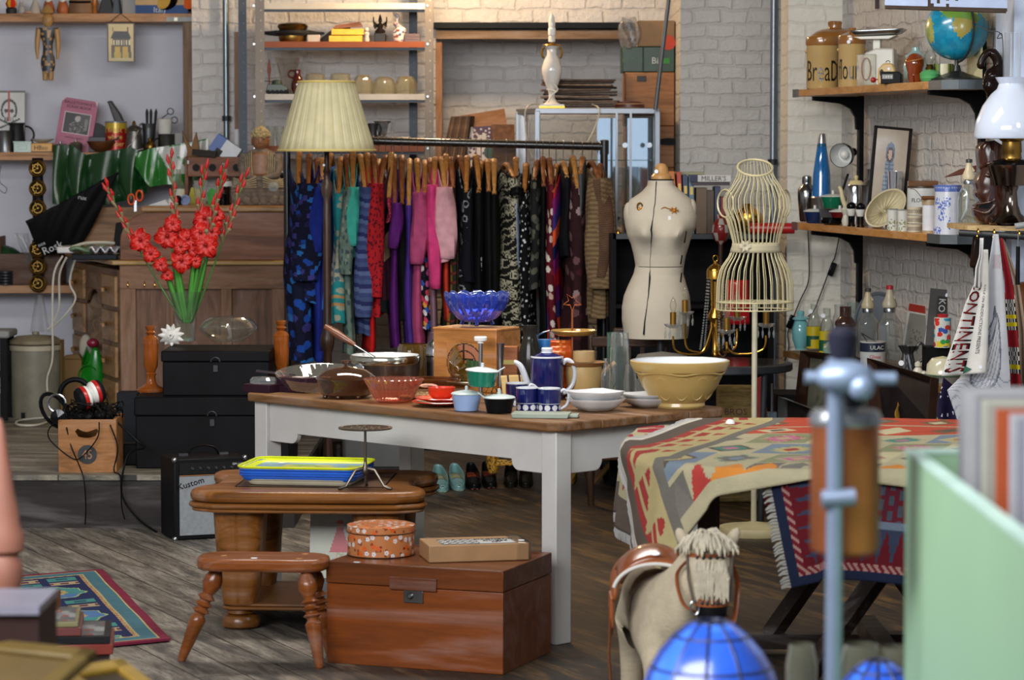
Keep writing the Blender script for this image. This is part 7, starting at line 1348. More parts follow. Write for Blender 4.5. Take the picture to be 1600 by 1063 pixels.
def frame(name,lab,cs,th,mf,inner,d=.04,par=None):
 """carved frame through four picture-plane corners (each px, py, Y)"""
 c=[P(*x)for x in cs];t=T(name,lab,'frame',c[0]);cen=sum(c,Vector())/4;nrm=(c[1]-c[0]).cross(c[3]-c[0]).normalized();nrm=nrm if nrm.y<0 else-nrm
 b=B();ins=[x+(cen-x).normalized()*th*1.35 for x in c]
 for i in range(4):
  j=(i+1)%4;A,Bq,C_,D_=c[i]-c[0],c[j]-c[0],ins[j]-c[0],ins[i]-c[0];hi=nrm*d
  b.put([A,Bq,C_,D_,A+hi,Bq+hi,C_+hi*.3,D_+hi*.3],[[0,1,5,4],[4,5,6,7],[7,6,2,3],[3,2,1,0]])
 b.out('frame_moulding',mf,t,smooth=False,bev=.004);b=B();b.put([x-c[0]+nrm*.004 for x in ins],[[0,1,2,3]]);b.out('picture_panel',inner,t,smooth=False);return t
DFR=mat('#241610',.35,0,.3,8,coat=.2)
frame('carved_board','large dark carved wooden panel frame leaning in front of the low shelf',[(1367,562,12.3),(1468,592,11.6),(1462,668,11.4),(1372,668,12.1)],.05,DFR,mat('#171214',.4,0,.5,14)).__setitem__('group','dark frames below the shelf')
frame('framed_picture','dark framed faded picture leaning left of the metal stand',[(1262,552,13.2),(1345,560,12.5),(1340,668,12.3),(1252,645,13.0)],.05,DFR,mat('#55564a',.3,0,.4,20)).__setitem__('group','dark frames below the shelf')
frame('framed_picture','black edged frame lying tilted in the dark left of the metal stand',[(1228,622,12.9),(1302,650,12.2),(1300,672,12.1),(1228,672,12.8)],.03,mat('#3a3a3a',.3),mat('#1a1614',.5)).__setitem__('group','dark frames below the shelf')
b=B();b.tube([P(1386,596,11.9),P(1392,600,11.9)],.01,6)
rr=random.Random(9);b=B('#b8902c')
b.tube(spl([P(1404,600,12.0),P(1410,618,11.95),P(1402,640,11.85),P(1404,664,11.75)]),[.008+.004*sin(i)for i in range(19)],6,flat=.5)
O(b,'gilt_carving','strip of gilt carving on the dark panel','carving',mat('#9a762a',.35,.6))
t=T('dark_storage_box','black box in the shadow between the round table and the frames','box',XZ(1236,13.55,0));B().box((0,0,.27),(.16,.3,.54)).out('box_body',mat('#131417',.6),t,bev=.004)
t=T('wall_mirror','dark tilted square frame hanging below the near shelf','frame',P(1555,392,11.9));B().box((0,.02,0),(.19,.03,.16)).out('frame_body',DFR,t,ry=.1,bev=.01);B().box((0,.003,.0),(.12,.004,.1)).out('inner_panel',BLACKG,t,ry=.1)
t=T('black_whisk','black handled tool hanging at the right edge','utensil',P(1590,445,11.3));B().tube([(0,0,0),(0,0,.15)],[.009,.008],10).out('handle',BLACK,t);B().tube([(0,0,.15),(0,0,.2)],.002,6).out('chain',STEEL,t)
t=T('wooden_paddle','orange brown glazed round form cropped at the right edge','pot',P(1606,505,11.6));B().ball((0,0,.05),.12,24,(1,.8,1)).out('pot_body',mat('#6b4020',.3,0,.3),t);B().lathe([(.13,-.09),(.14,-.085),(0,-.08)],26).out('grey_plate',mat('#5c5f60',.3),t)
def towel(name,lab,top,corners,colf,Y0,m=None,fold=.02,group='tea towels on the hook rail'):
 """cloth hanging from one hook: top point, left edge pixels, right edge pixels from top down"""
 L_,R_=corners
 def fn(u,v):
  def at(E,v):f=v*(len(E)-1);i=min(int(f),len(E)-2);s=f-i;return E[i][0]*(1-s)+E[i+1][0]*s,E[i][1]*(1-s)+E[i+1][1]*s
  a,c=at(L_,v),at(R_,v);px,py=a[0]*(1-u)+c[0]*u,a[1]*(1-u)+c[1]*u;return tuple(P(px,py,Y0-fold*v*sin(u*pi*2.5+1)-.03*v*u))
 return fn
CT=paint(.85,0,.2,70)
t=T('two_continents_towel','white tea towel lettered Continents in red hanging from the hook rail','tea towel',(0,0,0));Lf=[(1531,390),(1524,440),(1508,475),(1494,520),(1480,560),(1471,588)];Rt=[(1544,390),(1545,440),(1545,480),(1544,520),(1543,555),(1541,583)]
fn=towel('','',0,(Lf,Rt),None,11.25);B('#c9c6c0').grid(20,40,fn).out('cloth',CT,t,solid=.003)
b=B('#a32a28');b.text('CONTINENTS',.1,(0,0,0),rx=0,depth=.0004);mnx=min(v.x for v in b.v);mxx=max(v.x for v in b.v);mxy=max(v.y for v in b.v)
def onto(vs,u0,u1,v0,v1,lift):return[Vector(fn(u0+(u1-u0)*(v.y/mxy),v0+(v1-v0)*(v.x-mnx)/(mxx-mnx)))+Vector((0,lift,0))for v in vs]
raw=b.v;b.v=onto(raw,.08,.46,.2,.96,-.004);b.out('red_lettering',paint(.8),t,smooth=False)
b2=B('#1c1c22');b2 .text('CONTINENTS',.1,(0,0,0),rx=0,depth=.0004);b2 .v=onto(b2 .v,.03,.52,.193,.967,-.0025);b2 .out('lettering_outline',paint(.8),t,smooth=False)
b=B('#4a4a55');b.text('TITLE ON PRODUCTIONS PRESENTS',.1,(0,0,0),rx=0,depth=.0004);mnx=min(v.x for v in b.v);mxx=max(v.x for v in b.v);mxy=max(v.y for v in b.v);b.v=onto(b.v,.68,.78,.22,.78,-.004);b.out('small_lettering',paint(.8),t,smooth=False)
b=B('#1f5a44');b.put([tuple(Vector(fn(u,v))+Vector((0,-.004,0)))for u,v in((.47,.9),(.47,.99),(.66,.945))],[[0,1,2]]);b.out('green_triangle',paint(),t,smooth=False)
e=Vector(fn(.85,.93));sticker(t,(e.x,e.y-.004,e.z),.007)
def twn(name,lab,Lf,Rt,colf,Y0,n=(24,40),cat='tea towel'):return O(B().grid(n[0],n[1],towel('','',0,(Lf,Rt),None,Y0),colf),name,lab,cat,CT,solid=.003,group='tea towels on the hook rail')
def sketch(u,v):
 d=sqrt((u-.5)**2/.09+(v-.55)**2/.03)
 if d<1 and(int(u*40+v*30)%3==0):return '#8a8d98'
 if.93<d<1.05 or abs(sqrt((u-.45)**2/.01+(v-.42)**2/.004)-1)<.2:return '#5f6470'
 if v>.62 and int(v*90+3*sin(u*12))%4==0:return '#8f929c'
 if.12<v<.2 and.3<u<.9 and int(u*30+v*80)%3==0:return '#9a6a74'
 return '#b7b8bc'
twn('sketch_towel','white tea towel with grey drawn portrait sketch, behind the lettered towel',[(1552,366),(1544,420),(1540,500),(1500,590),(1480,610),(1504,680)],[(1560,366),(1566,420),(1572,500),(1578,580),(1580,640),(1582,690)],sketch,11.32,(60,110))
twn('red_black_towel','tea towel with red black and yellow printed edge at the right',[(1562,372),(1570,440),(1574,520),(1579,610)],[(1566,372),(1582,440),(1590,520),(1596,612)],lambda u,v:'#8a1c24' if v<.45 or(.66<v<.75)or v>.9 else('#c9b51c' if int(v*70)%3==0 else('#16161a' if(int(u*9)+int(v*40))%2 else '#c3c0ba')),11.36,cat='tea towel')
twn('beige_cloth','plain beige cloth hanging behind the printed towels',[(1566,372),(1584,440),(1592,520),(1594,680)],[(1568,372),(1592,440),(1604,520),(1608,690)],lambda u,v:'#a08c78',11.42,cat='cloth')
twn('white_tape','narrow white cloth strap hanging beside the lettered towel',[(1531,372),(1530,400),(1524,420),(1522,450)],[(1537,372),(1536,400),(1533,420),(1532,450)],lambda u,v:'#c3c2c0',11.2,(6,20),cat='strap')
twn('navy_starry_cloth','dark navy cloth with white stars and yellow shapes below the towels',[(1474,590),(1466,630),(1462,680)],[(1500,610),(1508,640),(1512,690)],lambda u,v:'#b5b83c' if v>.7+.25*abs(sin(u*7))else('#c9c9d4' if blob(u*2,v*2,2,6)[0]<.1 else '#1c1634'),11.4,(40,40),cat='cloth')
# white kitchen table
TW=.765;TR=radians(-46.5);TC=Vector((-.124,10.60,0))
t=T('kitchen_table','white painted kitchen table with scrubbed plank top in the middle of the room','table',TC,rz=TR);WP=mat('#bcb9b4',.5,0,.06,6,.1)
TL,TWd=1.72,.88
OAKT=wood('#76512e','#3a2414',4,'x',.55,0,9)
b=B()
for i in range(4):
 y=-TWd/2+TWd*(i+.5)/4;cr=.045;x0_,x1_=-TL/2,TL/2;y0_,y1_=y-TWd/8+.0012,y+TWd/8-.0012
 if i==0:pl=[(x0_+cr,y0_),(x1_-cr,y0_),(x1_,y0_+cr),(x1_,y1_),(x0_,y1_),(x0_,y0_+cr)]
 elif i==3:pl=[(x0_,y0_),(x1_,y0_),(x1_,y1_-cr),(x1_-cr,y1_),(x0_+cr,y1_),(x0_,y1_-cr)]
 else:pl=[(x0_,y0_),(x1_,y0_),(x1_,y1_),(x0_,y1_)]
 b.prism(pl,TW-.032,TW)
b.out('tabletop',OAKT,t,bev=.006)
lx,ly=TL/2-.075,TWd/2-.075
for x in(-lx,lx):
 for y in(-ly,ly):B().box((x,y,(TW-.032)/2),(.072,.072,TW-.032)).out('leg',WP,t,bev=.003)
def apron(L_,ax,off):
 h=.15;n=14;pts=[(-L_/2,TW-.033),(-L_/2,TW-.033-h)]
 e=.13;pts+=[(-L_/2+e,TW-.033-h)]+[(-L_/2+e+.035*sin(a),TW-.033-h+.038*(1-cos(a)))for a in[i*pi/2/6 for i in range(1,7)]]
 pts+=[(-x,z)for x,z in reversed(pts)];return pts
for s in(-1,1):
 pts=apron(2*lx-.072,'x',0);B().prism(pts,s*(ly+.01)-.011,s*(ly+.01)+.011,'xz').out('apron',WP,t,bev=.002)
 pts=apron(2*ly-.072,'y',0);B().prism(pts,s*(lx+.01)-.011,s*(lx+.01)+.011,'yz').out('apron',WP,t,bev=.002)
def W(px,py):return G(px,py,TW+.0008)
GTb='crockery set out on the white table'
def tl(px,py,prof,m,name,lab,cat,part=None,seg=32,op=0,dz=0,grp=GTb,rz=0,**k):
 p=W(px,py);q=p.y/F;t=T(name,lab,cat,p+Vector((0,0,dz)),group=grp,rz=rz);b=B();b.open=op;b.lathe([(r*q,y*q)for r,y in prof],seg,**k).out(part or name.split('_')[-1]+'_body',m,t);return t,q
PLM=mat('#2a1620',.4)
for px,py,w_,d_,h_,dz,lab in((412,612,.125,.1,.03,0,'plum box carrying a glass lid at the left table corner'),(466,612,.14,.11,.024,0,'lower plum box of the stacked pair'),(466,612,.145,.1,.03,.025,'upper plum box of the stacked pair with pale card')):
 p=W(px,py);t=T('plum_box',lab,'box',p+Vector((0,.0,dz)),rz=-.55,group='plum boxes at the table corner');B().box((0,0,h_/2),(w_,d_,h_)).out('box_body',PLM,t,bev=.002);
 if dz:B('#b9a9a6').box((.01,0,h_+.0008),(.05,.04,.0015)).out('pale_card',paint(),t)
b=B();b.open=1;p=W(412,612);O(b.lathe([(.055,0),(.055,.014),(.045,.024),(0,.027)],30,sy=.8),'glass_cover','flat clear glass lid on the leftmost plum box','lid',glass('#b9bfbf',.35),p+Vector((0,0,.031)),rz=-.5)
O(B('#26141c').box((0,0,0),(.16,.008,.008)),'dark_stick','thin dark stick lying on the plum boxes','stick',paint(),W(430,608)+Vector((0,.02,.06)),rz=-.3,ry=.08)
p=W(502,611);q=p.y/F;t=T('fluted_flan_dish','large clear fluted glass flan dish at the left of the table','dish',p+Vector((0,0,.022)),rx=.14,group=GTb);b=B();b.open=1
b.lathe([(0,0),(.135,0),(.14,.004),(.168,.045),(.172,.048)],84,flute=(42,.035)).out('dish_body',glass('#b7b3a6',.3),t)
AMB=glass('#6a4228',.62);t,q=tl(541,622,[(32,2),(40,6),(45,20),(46,28),(47,30)],AMB,'amber_casserole','lidded smoky amber glass casserole on little feet','casserole',sy=.75);B().lathe([(48*q,30*q),(46*q,34*q),(32*q,44*q),(14*q,49*q),(4*q,50*q),(3*q,53*q),(8*q,57*q),(8*q,59*q),(0,59*q)],36,sy=.75).out('glass_lid',AMB,t)
for a in(4.4,5.3,3.6):B().ball((36*q*cos(a),28*q*sin(a),3*q),4*q,12).out('foot',mat('#3f1f12',.1,coat=.6),t)
t,q=tl(602,606,[(46,0),(52,3),(53,40)],wood('#3d281c','#20140d',4,'z',.3,.3),'salad_bowl','dark wood salad bowl with silver rim and white liner','bowl','wooden_body');b=B();b.open=1;b.lathe([(53.5*q,38*q),(55.5*q,41*q),(55.5*q,50*q),(54*q,52*q),(53*q,50*q)],44).out('silver_rim',mat('#b9b7a6',.2,1.,.1),t);b=B();b.open=2;b.lathe([(53*q,52*q),(50*q,35*q),(0,34*q)],44).out('white_liner',WHITEC,t)
B().grid(6,6,lambda u,v:((u-.5)*22*q,0,(v*20-2)*q*(1-.3*abs(u-.5)*2*(v>.5)))).out('shield_crest',STEEL,t,(-40*q,-40*q,24*q),rz=-.6,solid=.002)
a,c=P(508,510,11.25),P(568,548,11.2);t=T('salad_server','wooden handled silver server resting in the wood salad bowl','server',a);d=c-a
B().tube([Vector((0,0,0)),d*.3,d*.6,d*.78],[.011,.016,.013,.009],12).out('wooden_handle',wood('#6d3c1e','#3c1e0e',4,'x',.2,.5),t);B().tube([d*.76,d*.84,d*.9,d*1.0,d*1.35],[.010,.007,.009,.004,.012],10,flat=.5).out('silver_ferrule',STEEL,t)
PKG=glass('#d88468',.42);t,q=tl(615,628,[(23,0),(26,1),(30,6),(38,22),(46,36),(45,37)],PKG,'pink_glass_bowl','salmon pink pressed glass bowl at the table front','bowl',op=1,seg=72,flute=(36,.04));b=B();b.lathe([(23*q,0),(25*q,2*q),(0,3*q)],40).out('bowl_base',glass('#d8623f',.7),t)
OR=mat('#c9381c',.2,0,.05,coat=.5);
p=W(690,634);q=p.y/F;PLT=[(18,0),(22,1),(38,5),(47,9),(46,10),(34,6),(0,3)]
for i,s in enumerate((1,.88)):O(B().lathe([(r*q*s,y*q*.8)for r,y in PLT],40),'orange_plate',['lower wider bright orange plate under the orange cup','upper bright orange saucer under the orange cup'][i],'plate',OR,p+Vector((0,0,.0+i*.012)),group='stacked orange plates')
O(B().lathe([(r*q,y*q)for r,y in((11,0),(13,1),(20,9),(22,20),(21.2,20),(18,9),(0,3))],36),'orange_cup','bright orange cup standing on the orange plates','cup',OR,p+Vector((0,0,.021)))
p=W(668,616);q=p.y/F;AM2=glass('#8a4a16',.5);b=B();b.open=1;O(b.lathe([(r*q,y*q)for r,y in((34,0),(40,6),(53,12),(54,15),(51,14))],44,sy=.8),'amber_dish','oval amber glass dish with thick rim behind the orange cup','dish',AM2,p+Vector((0,.02,.022)))
O(B().grid(60,10,lambda u,v:((.11+.012*(int(u*60)%2))*v*cos(u*2*pi),(.08+.01*(int(u*60)%2))*v*sin(u*2*pi),.012+.006*(int(v*10)%2)),lambda u,v:'#a88c66' if int(u*60)%2 else '#6f5638',cu=True),'raffia_mat','woven straw mat under the amber dish','mat',paint(.8),W(668,624),solid=.006)
t,q=tl(706,622,[(22,0),(30,4),(33,9),(32,12)],glass('#c9c2b0',.35),'cut_glass_dish','low cut glass dish between the orange cup and green pot','dish',op=1,seg=48,flute=(16,.06))
t,q=tl(683,604,[(18,0),(18.5,1),(18.5,47),(17.5,48),(18.5,49),(18.5,59),(14,69),(8,73),(7,75),(7,83),(9,84),(9,85),(0,85)],mat('#a9aaab',.25,1.,.05),'steel_flask','brushed steel flask with shoulders and narrow neck','flask');sticker(t,(-.005,-18.6*q,55*q),.0095);B().lathe([(18.7*q,47.2*q),(18.7*q,48.8*q)],32).out('black_seam',BLACK,t)
YEL=glass('#a8841c',.45);b=B();b.open=1;p=W(716,612);q=p.y/F;O(b.lathe([(.02,0),(.05,.02),(.08,.06),(.082,.07)],40,flute=(20,.08)),'yellow_glass_bowl','tipped yellow amber glass bowl behind the steel flask','bowl',YEL,p+Vector((-.03,.0,.07)),ry=1.1)
t,q=tl(646,599,[(20,0),(24,40),(23,56),(20,62)],glass('#8a6a1c',.45),'amber_comport','amber glass dish just visible behind the white lined bowl','dish',op=1,seg=40,flute=(16,.08))
p=W(741,584);p=Vector(((741-800)/F*11.0,11.0,TW));q=p.y/F
t=T('pine_box','orange pine box with painted round emblem carrying the blue glass bowl','box',p+Vector((.01,.0,.0008)),rz=-.5,group=GTb);BXW=wood('#b0743a','#8a5526',3,'x',.4);BH=P(800,514,10.9).z-TW
B().box((0,0,BH/2),(.275,.19,BH)).out('box_body',BXW,t,bev=.003);B().box((0,0,BH-.004),(.28,.195,.01)).out('lid_board',BXW,t,bev=.003)
def emb(u,v):
 x,y=u*2-1,v*2-1;r_=sqrt(x*x+y*y)
 if r_>1:return '#b0743a'
 if r_>.95:return '#2a1c12'
 if x>.1 and y<.2-.1*x:return '#3a5a34' if int(x*12)%3 else '#2f4a2a'
 if abs(x+.05)<.06 or abs(r_-.62)<.04 or(abs(y-.2)<.05 and abs(x)<.5):return '#2a1c14'
 return '#a86a4c' if y>0 or x<-.3 else '#3a2a22'
c_=.078;B().grid(40,40,lambda u,v:((u*2-1)*c_*min(1,1/max(1e-6,max(abs(u*2-1),abs(v*2-1)))*1)-.0,-.0965,c_+.03+.001+(v*2-1)*c_*.98),emb).out('painted_emblem',paint(.4),t,smooth=False)
BLG=glass('#4f74e0',.45,.03);t=T('blue_glass_bowl','blue scalloped pressed glass bowl on small feet, on top of the pine box','bowl',(p.x+.01,p.y,TW+BH+.004));q=p.y/F
def bb_(u,v):
 pr=[(2,8),(18,8),(30,13),(42,26),(48,40),(50,50)];f=v*5;i=min(4,int(f));s=f-i;r_=pr[i][0]*(1-s)+pr[i+1][0]*s;h=pr[i][1]*(1-s)+pr[i+1][1]*s;a=u*2*pi
 sc=abs(sin(a*7));h+=(4.5*sc if v>.97 else 0);r_*=1+.035*sin(a*14)*sin(v*9)+.02*cos(a*28)*(v>.3);return(r_*q*cos(a),r_*q*sin(a),h*q)
B().grid(112,20,bb_,cu=True).out('bowl_wall',BLG,t,solid=.004)
for a in(4.71,4.71+2.1,4.71-2.1):B().tube([(24*q*cos(a),24*q*sin(a),11*q),(27*q*cos(a),27*q*sin(a),5*q),(28*q*cos(a),28*q*sin(a),.006)],[.008,.007,.009],10).out('foot',glass('#2c4cc8',.6),t)
p=W(694,580);t,q=tl(751,618,[(5,0),(5,3),(3.2,4),(3.2,82)],mat('#8c8c8a',.3,.8,.1),'steel_plunger','slim steel pump with round white knob on the table','pump');B().lathe([(5*q,82*q),(5*q,85*q),(10*q,86*q),(10.5*q,91*q),(9*q,93*q),(0,93*q)],26).out('white_knob',WHITEC,t)
t,q=tl(782,619,[(4,0),(4.5,50),(6,80),(7,83)],STEEL,'steel_holder','narrow steel tube standing beside the small wooden case','tube');B().lathe([(4*q,5*q),(4*q,12*q),(0,13*q)],14).out('white_tip',WHITEC,t,(-.004,-.02,0))
p=W(797,615);t=T('small_wooden_case','small orange brown wooden case with pale label band','case',p,rz=-.1,group=GTb);B().box((0,0,.09),(.062,.05,.18)).out('case_body',wood('#9a5a30','#6a3a1c',4,'x',.35),t,bev=.003);B('#b9a85a').box((-.004,-.026,.12),(.05,.002,.016)).out('label_band',paint(),t)
b=B();
for i in range(2):b.tube([(.02*cos(a)+i*.02,0,.02+.02*sin(a))for a in[j*pi/10 for j in range(19)]],.003,6)
O(b,'brass_hoops','thin brass hoops standing in front of the pine box','hoops',BRASS,W(768,621))
t,q=tl(828,616,[(16,0),(18,2),(20,25),(17,66),(12,86),(10,94),(12,102),(13,108),(12,108),(9,96)],mat('#26241f',.16,0,.2,coat=.5),'black_pitcher','tall dark glossy stoneware pitcher behind the coffee pot','pitcher','pitcher_body');B().tube(spl([(-9*q,0,104*q),(-15*q,0,110*q),(-14*q,0,104*q)]),.006,8).out('pouring_lip',mat('#26241f',.16,0,.2,coat=.5),t)
t,q=tl(853,614,[(10,0),(11,2),(13,82),(13,84)],mat('#2a6fae',.3),'blue_kettle','bright blue pot with wire handle behind the coffee pot','pot');B().tube([(-14*q,0,82*q),(-14*q,0,90*q),(-4*q,0,95*q),(5*q,0,98*q),(7*q,0,82*q)],.0035,6).out('wire_handle',STEEL,t)
p=W(876,618);q=p.y/F;t=T('orange_packet','shiny orange foil packet standing beside the coffee pot','packet',p,group=GTb);B().grid(14,20,lambda u,v:((u-.5)*34*q*(1-.05*v),-.018*sin(pi*u)*(1-v)*1.2+.004*sin(v*30),87*v*q),lambda u,v:'#e8833a' if(abs(u-.5)<.25 and v>.75 and int(u*20+v*20)%2)else '#d2551a').out('packet_body',paint(.2,.2,.5,40),t,solid=.004);sticker(t,(.012,-.014,52*q),.0095)
t,q=tl(894,620,[(20,0),(24,3),(26,8),(25,8)],mat('#b58e52',.4),'cake_stand','two tier wooden cake stand with star shaped copper top wire','stand','lower_plate');B().lathe([(24*q,96*q),(30*q,98*q),(36*q,104*q),(35*q,105*q),(22*q,99*q),(0,98*q)],40).out('upper_plate',mat('#a88244',.25,.4),t,(2*q,0,0));B('#b8683a').tube([(0,0,0),(0,0,137*q)],.0035,8).out('copper_rod',mat('#b8683a',.3,.8),t)
b=B();st=[(((15 if i%2==0 else 6)*q*sin(i*pi/5+pi)),0,(149+(15 if i%2==0 else 6)*cos(i*pi/5+pi))*q)for i in range(11)];b.tube(st,.002,6).out('star_wire',mat('#b8683a',.3,.8),t);sticker(t,(9*q,-.01,105*q),.009,rx=.2)
t,q=tl(912,622,[(18,0),(26,12),(29,40),(28,50)],mat('#b7975f',.5),'pale_wood_pot','pale turned wooden pot behind the orange packet','pot');B().lathe([(28*q,50*q),(34*q,53*q),(38*q,57*q),(35*q,57*q),(0,53*q)],36).out('wooden_saucer',wood('#9a6a3a','#6a4522',4,'x',.35),t);B().lathe([(16*q,57*q),(17*q,60*q),(17*q,74*q),(0,75*q)],24).out('small_box',mat('#b79a6a',.5),t)
O(B().tube([(0,0,0),(.05,0,.045),(.09,0,.075)],[.012,.014,.018],12,flat=.6),'wooden_ladle','pale wooden spoon handle leaning right of the wooden pot','spoon',mat('#b99468',.5),W(924,620)+Vector((0,0,.052)))
def gtl(px,py,prof,c,al,name,lab,seg=24):t,q=tl(px,py,prof,glass(c,al),name,lab,'bottle' if 'bottle' in name else 'glass','glass_body',op=1,grp='clear glassware on the table',seg=seg);return t,q
t,q=gtl(947,626,[(7,0),(8,2),(8,42),(4,54),(3.5,62)],'#c3c8c4',.25,'small_glass_bottle','small clear bottle with metal cap left of the tall glass');B().lathe([(4*q,62*q),(4*q,66*q),(0,66*q)],14).out('cap',STEEL,t)
gtl(930,626,[(8,0),(9,6),(7,16),(9,20)],'#a8c4b0',.35,'green_glass_cup','small pale green glass at the foot of the wooden pot')
t,q=gtl(968,628,[(17,0),(17.5,2),(16,55),(14,108),(14.5,109)],'#c9d6cf',.18,'tall_glass_vase','tall straight clear glass vase left of the mixing bowl');gtl(985,626,[(10,0),(11,30),(8,52),(9,56)],'#c3c8c4',.3,'glass_jug','clear glass jug behind the tall glass vase');gtl(1003,628,[(8,0),(9,30),(6,40),(7,44)],'#c9ccc6',.3,'glass_decanter','small clear glass hidden between the tall vase and bowl')
t,q=gtl(955,619,[(7,0),(7,40),(7,100)],'#5fae92',.3,'green_glass_sheet','green edged tall glass behind the clear vase')
O(B().tube([(0,0,0),(.05,-.03,.012),(.12,-.06,.02)],[.006,.005,.004],8),'brass_spatula','thin brass handled utensil lying beside the mixing bowl','utensil',BRASS,W(985,632))
O(B().prism([(-.03,0),(.035,.008),(.03,.035),(-.01,.03)],-.02,.02,'xz'),'brown_wedge','small dark brown wedge between the white dishes','wedge',mat('#3f241a',.5),W(985,628),bev=.003)
p=W(1062,636);q=p.y/F;t=T('mixing_bowl','large cane coloured stoneware mixing bowl at the right end of the table','bowl',p,group=GTb);CN=mat('#b5975a',.3,0,.05,coat=.3);q=p.y/F
bp=[(38,0),(40,3),(39,8),(46,14),(60,34),(68,54),(70,57),(73,58),(78,68),(78,73),(75,74)]
b=B();b.open=1;b.lathe([(r*q,y*q)for r,y in bp],72).out('outer_wall',CN,t);b=B();b.open=2;b.lathe([(r*q,y*q)for r,y in((76,74),(73,70),(62,40),(45,16),(0,10))],60).out('white_glaze',mat('#d0d4d8',.15,0,.03,coat=.6),t)
b=B()
for i in range(12):
 a0_=i*pi/6;n=24;pts=[]
 for j in range(n+1):
  s=j/n*2*pi;aa=a0_+.21*cos(s);h=32+18*sin(s);rr_=46+(h-14)*(22/40);pts.append((rr_*q*1.0*cos(aa),rr_*q*1.0*sin(aa),h*q))
 b.tube(pts,.0032,5)
 aa=a0_+pi/12;b.tube([((45+(h-14)*.55)*q*cos(aa),(45+(h-14)*.55)*q*sin(aa),h*q)for h in(16,28,40,50)],.003,5)
b.out('moulded_ovals',CN,t);B().tube([((70+1.5*abs(sin(a*3)))*q*cos(a),(70+1.5*abs(sin(a*3)))*q*sin(a),(57-3*abs(sin(a*3))**4)*q)for a in[i*pi/36 for i in range(73)]],.0035,6).out('rim_moulding',CN,t)
NVY='#141c58';CF=paint(.15,coat=.6,var=.03)
p=W(855,626);q=p.y/F;t=T('coffee_pot','tall navy blue coffee pot with white spout handle and lid knob','coffee pot',p+Vector((0,.05,0)),group='navy coffee set');r_=26*q;
B(NVY).lathe([(r_*.97,0),(r_,.004),(r_,66*q),(r_*1.0,67*q)],44,colf=lambda u,j:NVY if j<2 else '#d8dade').out('pot_body',CF,t);B('#d8dade').lathe([(r_,66.5*q),(r_,68*q),(r_*.95,68.5*q),(r_*.8,70*q),(r_*.4,74*q),(r_*.32,75*q),(r_*.36,80*q),(r_*.3,82*q),(0,82*q)],40,colf=lambda u,j:NVY if j in(2,3)else '#d8dade').out('lid',CF,t)
B('#c9ccd2').tube(spl([(-r_*.9,0,6*q),(-r_*1.2,0,26*q),(-r_*1.55,0,50*q),(-r_*1.85,0,58*q),(-r_*2.0,0,59*q)]),[.016-.0004*i for i in range(25)],12).out('spout',CF,t);B('#c9ccd2').tube(spl([(r_*.95,0,56*q),(r_*1.15,0,62*q),(r_*1.5,0,58*q),(r_*1.68,0,42*q),(r_*1.55,0,24*q),(r_*1.2,0,13*q),(r_*.95,0,10*q)]),.0085,12).out('handle',CF,t)
for px,py,lab in((808,634,'navy mug at the back of the blue mug group'),(824,641,'navy mug with white dots, left front of the group'),(858,642,'navy mug with white dots, right front of the group')):
 p=W(px,py);q=p.y/F;t=T('blue_mug',lab,'mug',p,rz=.0,group='navy mugs with white dots');r_=18*q
 def mg(u,v):return '#d8dade' if v>.96 or.31<v<.335 else('#d8dade' if(((u*9)%1-.5)*12.5)**2+((v-.15)*36)**2<21 else NVY)
 B().grid(120,48,lambda u,v:(r_*cos(u*2*pi),r_*sin(u*2*pi),v*36*q),mg,cu=True).out('mug_wall',CF,t);b=B('#d8dade');b.open=2;b.lathe([(r_,36*q),(r_*.93,36.2*q),(r_*.9,4*q),(0,3*q)],30).out('inside',CF,t);B('#c9ccd2').tube(spl([(r_,0,30*q),(r_*1.3,0,33*q),(r_*1.7,0,26*q),(r_*1.55,0,10*q),(r_*1.0,0,3*q)]),.0055,10).out('handle',CF,t)
def spot(px,py,c,lid,wt,h,lab,dz=0,tl_=0,spoon=1):
 p=W(px,py);q=p.y/F;t=T('sugar_pot',lab,'pot',p+Vector((0,0,dz)),ry=tl_,group='plastic sugar pots on the table');b=B();b.lathe([(wt*.72*q,0),(wt*.78*q,1*q),(wt*.97*q,h*q)],40,sx=1.0).out('pot_body',c,t)
 B().lathe([(wt*q,h*q),(wt*1.03*q,(h+1)*q),(wt*.95*q,(h+3)*q),(wt*.4*q,(h+6)*q),(2.5*q,(h+6.5)*q),(2.5*q,(h+13)*q),(0,(h+13.5)*q)],40).out('lid',lid,t)
 if spoon:B().tube([(wt*.9*q*spoon,-.01,(h+1)*q),(wt*1.35*q*spoon,-.01,(h+9)*q)],.0025,6).out('spoon_handle',lid,t)
 return t
LIDM=mat('#bccac6',.3,coat=.3)
spot(729,642,mat('#8ea6cc',.3),LIDM,24,26,'pale blue plastic sugar pot with pale lid',0,0,0);spot(780,645,mat('#0e0f10',.35),LIDM,25,23,'black plastic sugar pot with pale lid and spoon',0,0,-1);spot(752,643,mat('#0f7058',.15,0,.05,coat=.6),mat('#c9d0d2',.25),26,24,'green sugar pot stacked on the blue and black pots',.088,.06,1)
O(B().prism([(-.095,0),(.095,0),(.1,.016),(-.1,.016)],-.05,.05,'xz'),'grey_flat_box','flat pale grey green box at the front edge of the table','box',mat('#8f9a8c',.4),W(846,652),rz=-.12,bev=.002);O(B().box((0,0,.006),(.05,.07,.01)),'grey_flat_lid','thin grey lid piece beside the flat grey box','lid',mat('#8f9a8c',.4),W(893,652),rz=-.1,bev=.002)  # the second piece here is a thin grey lid
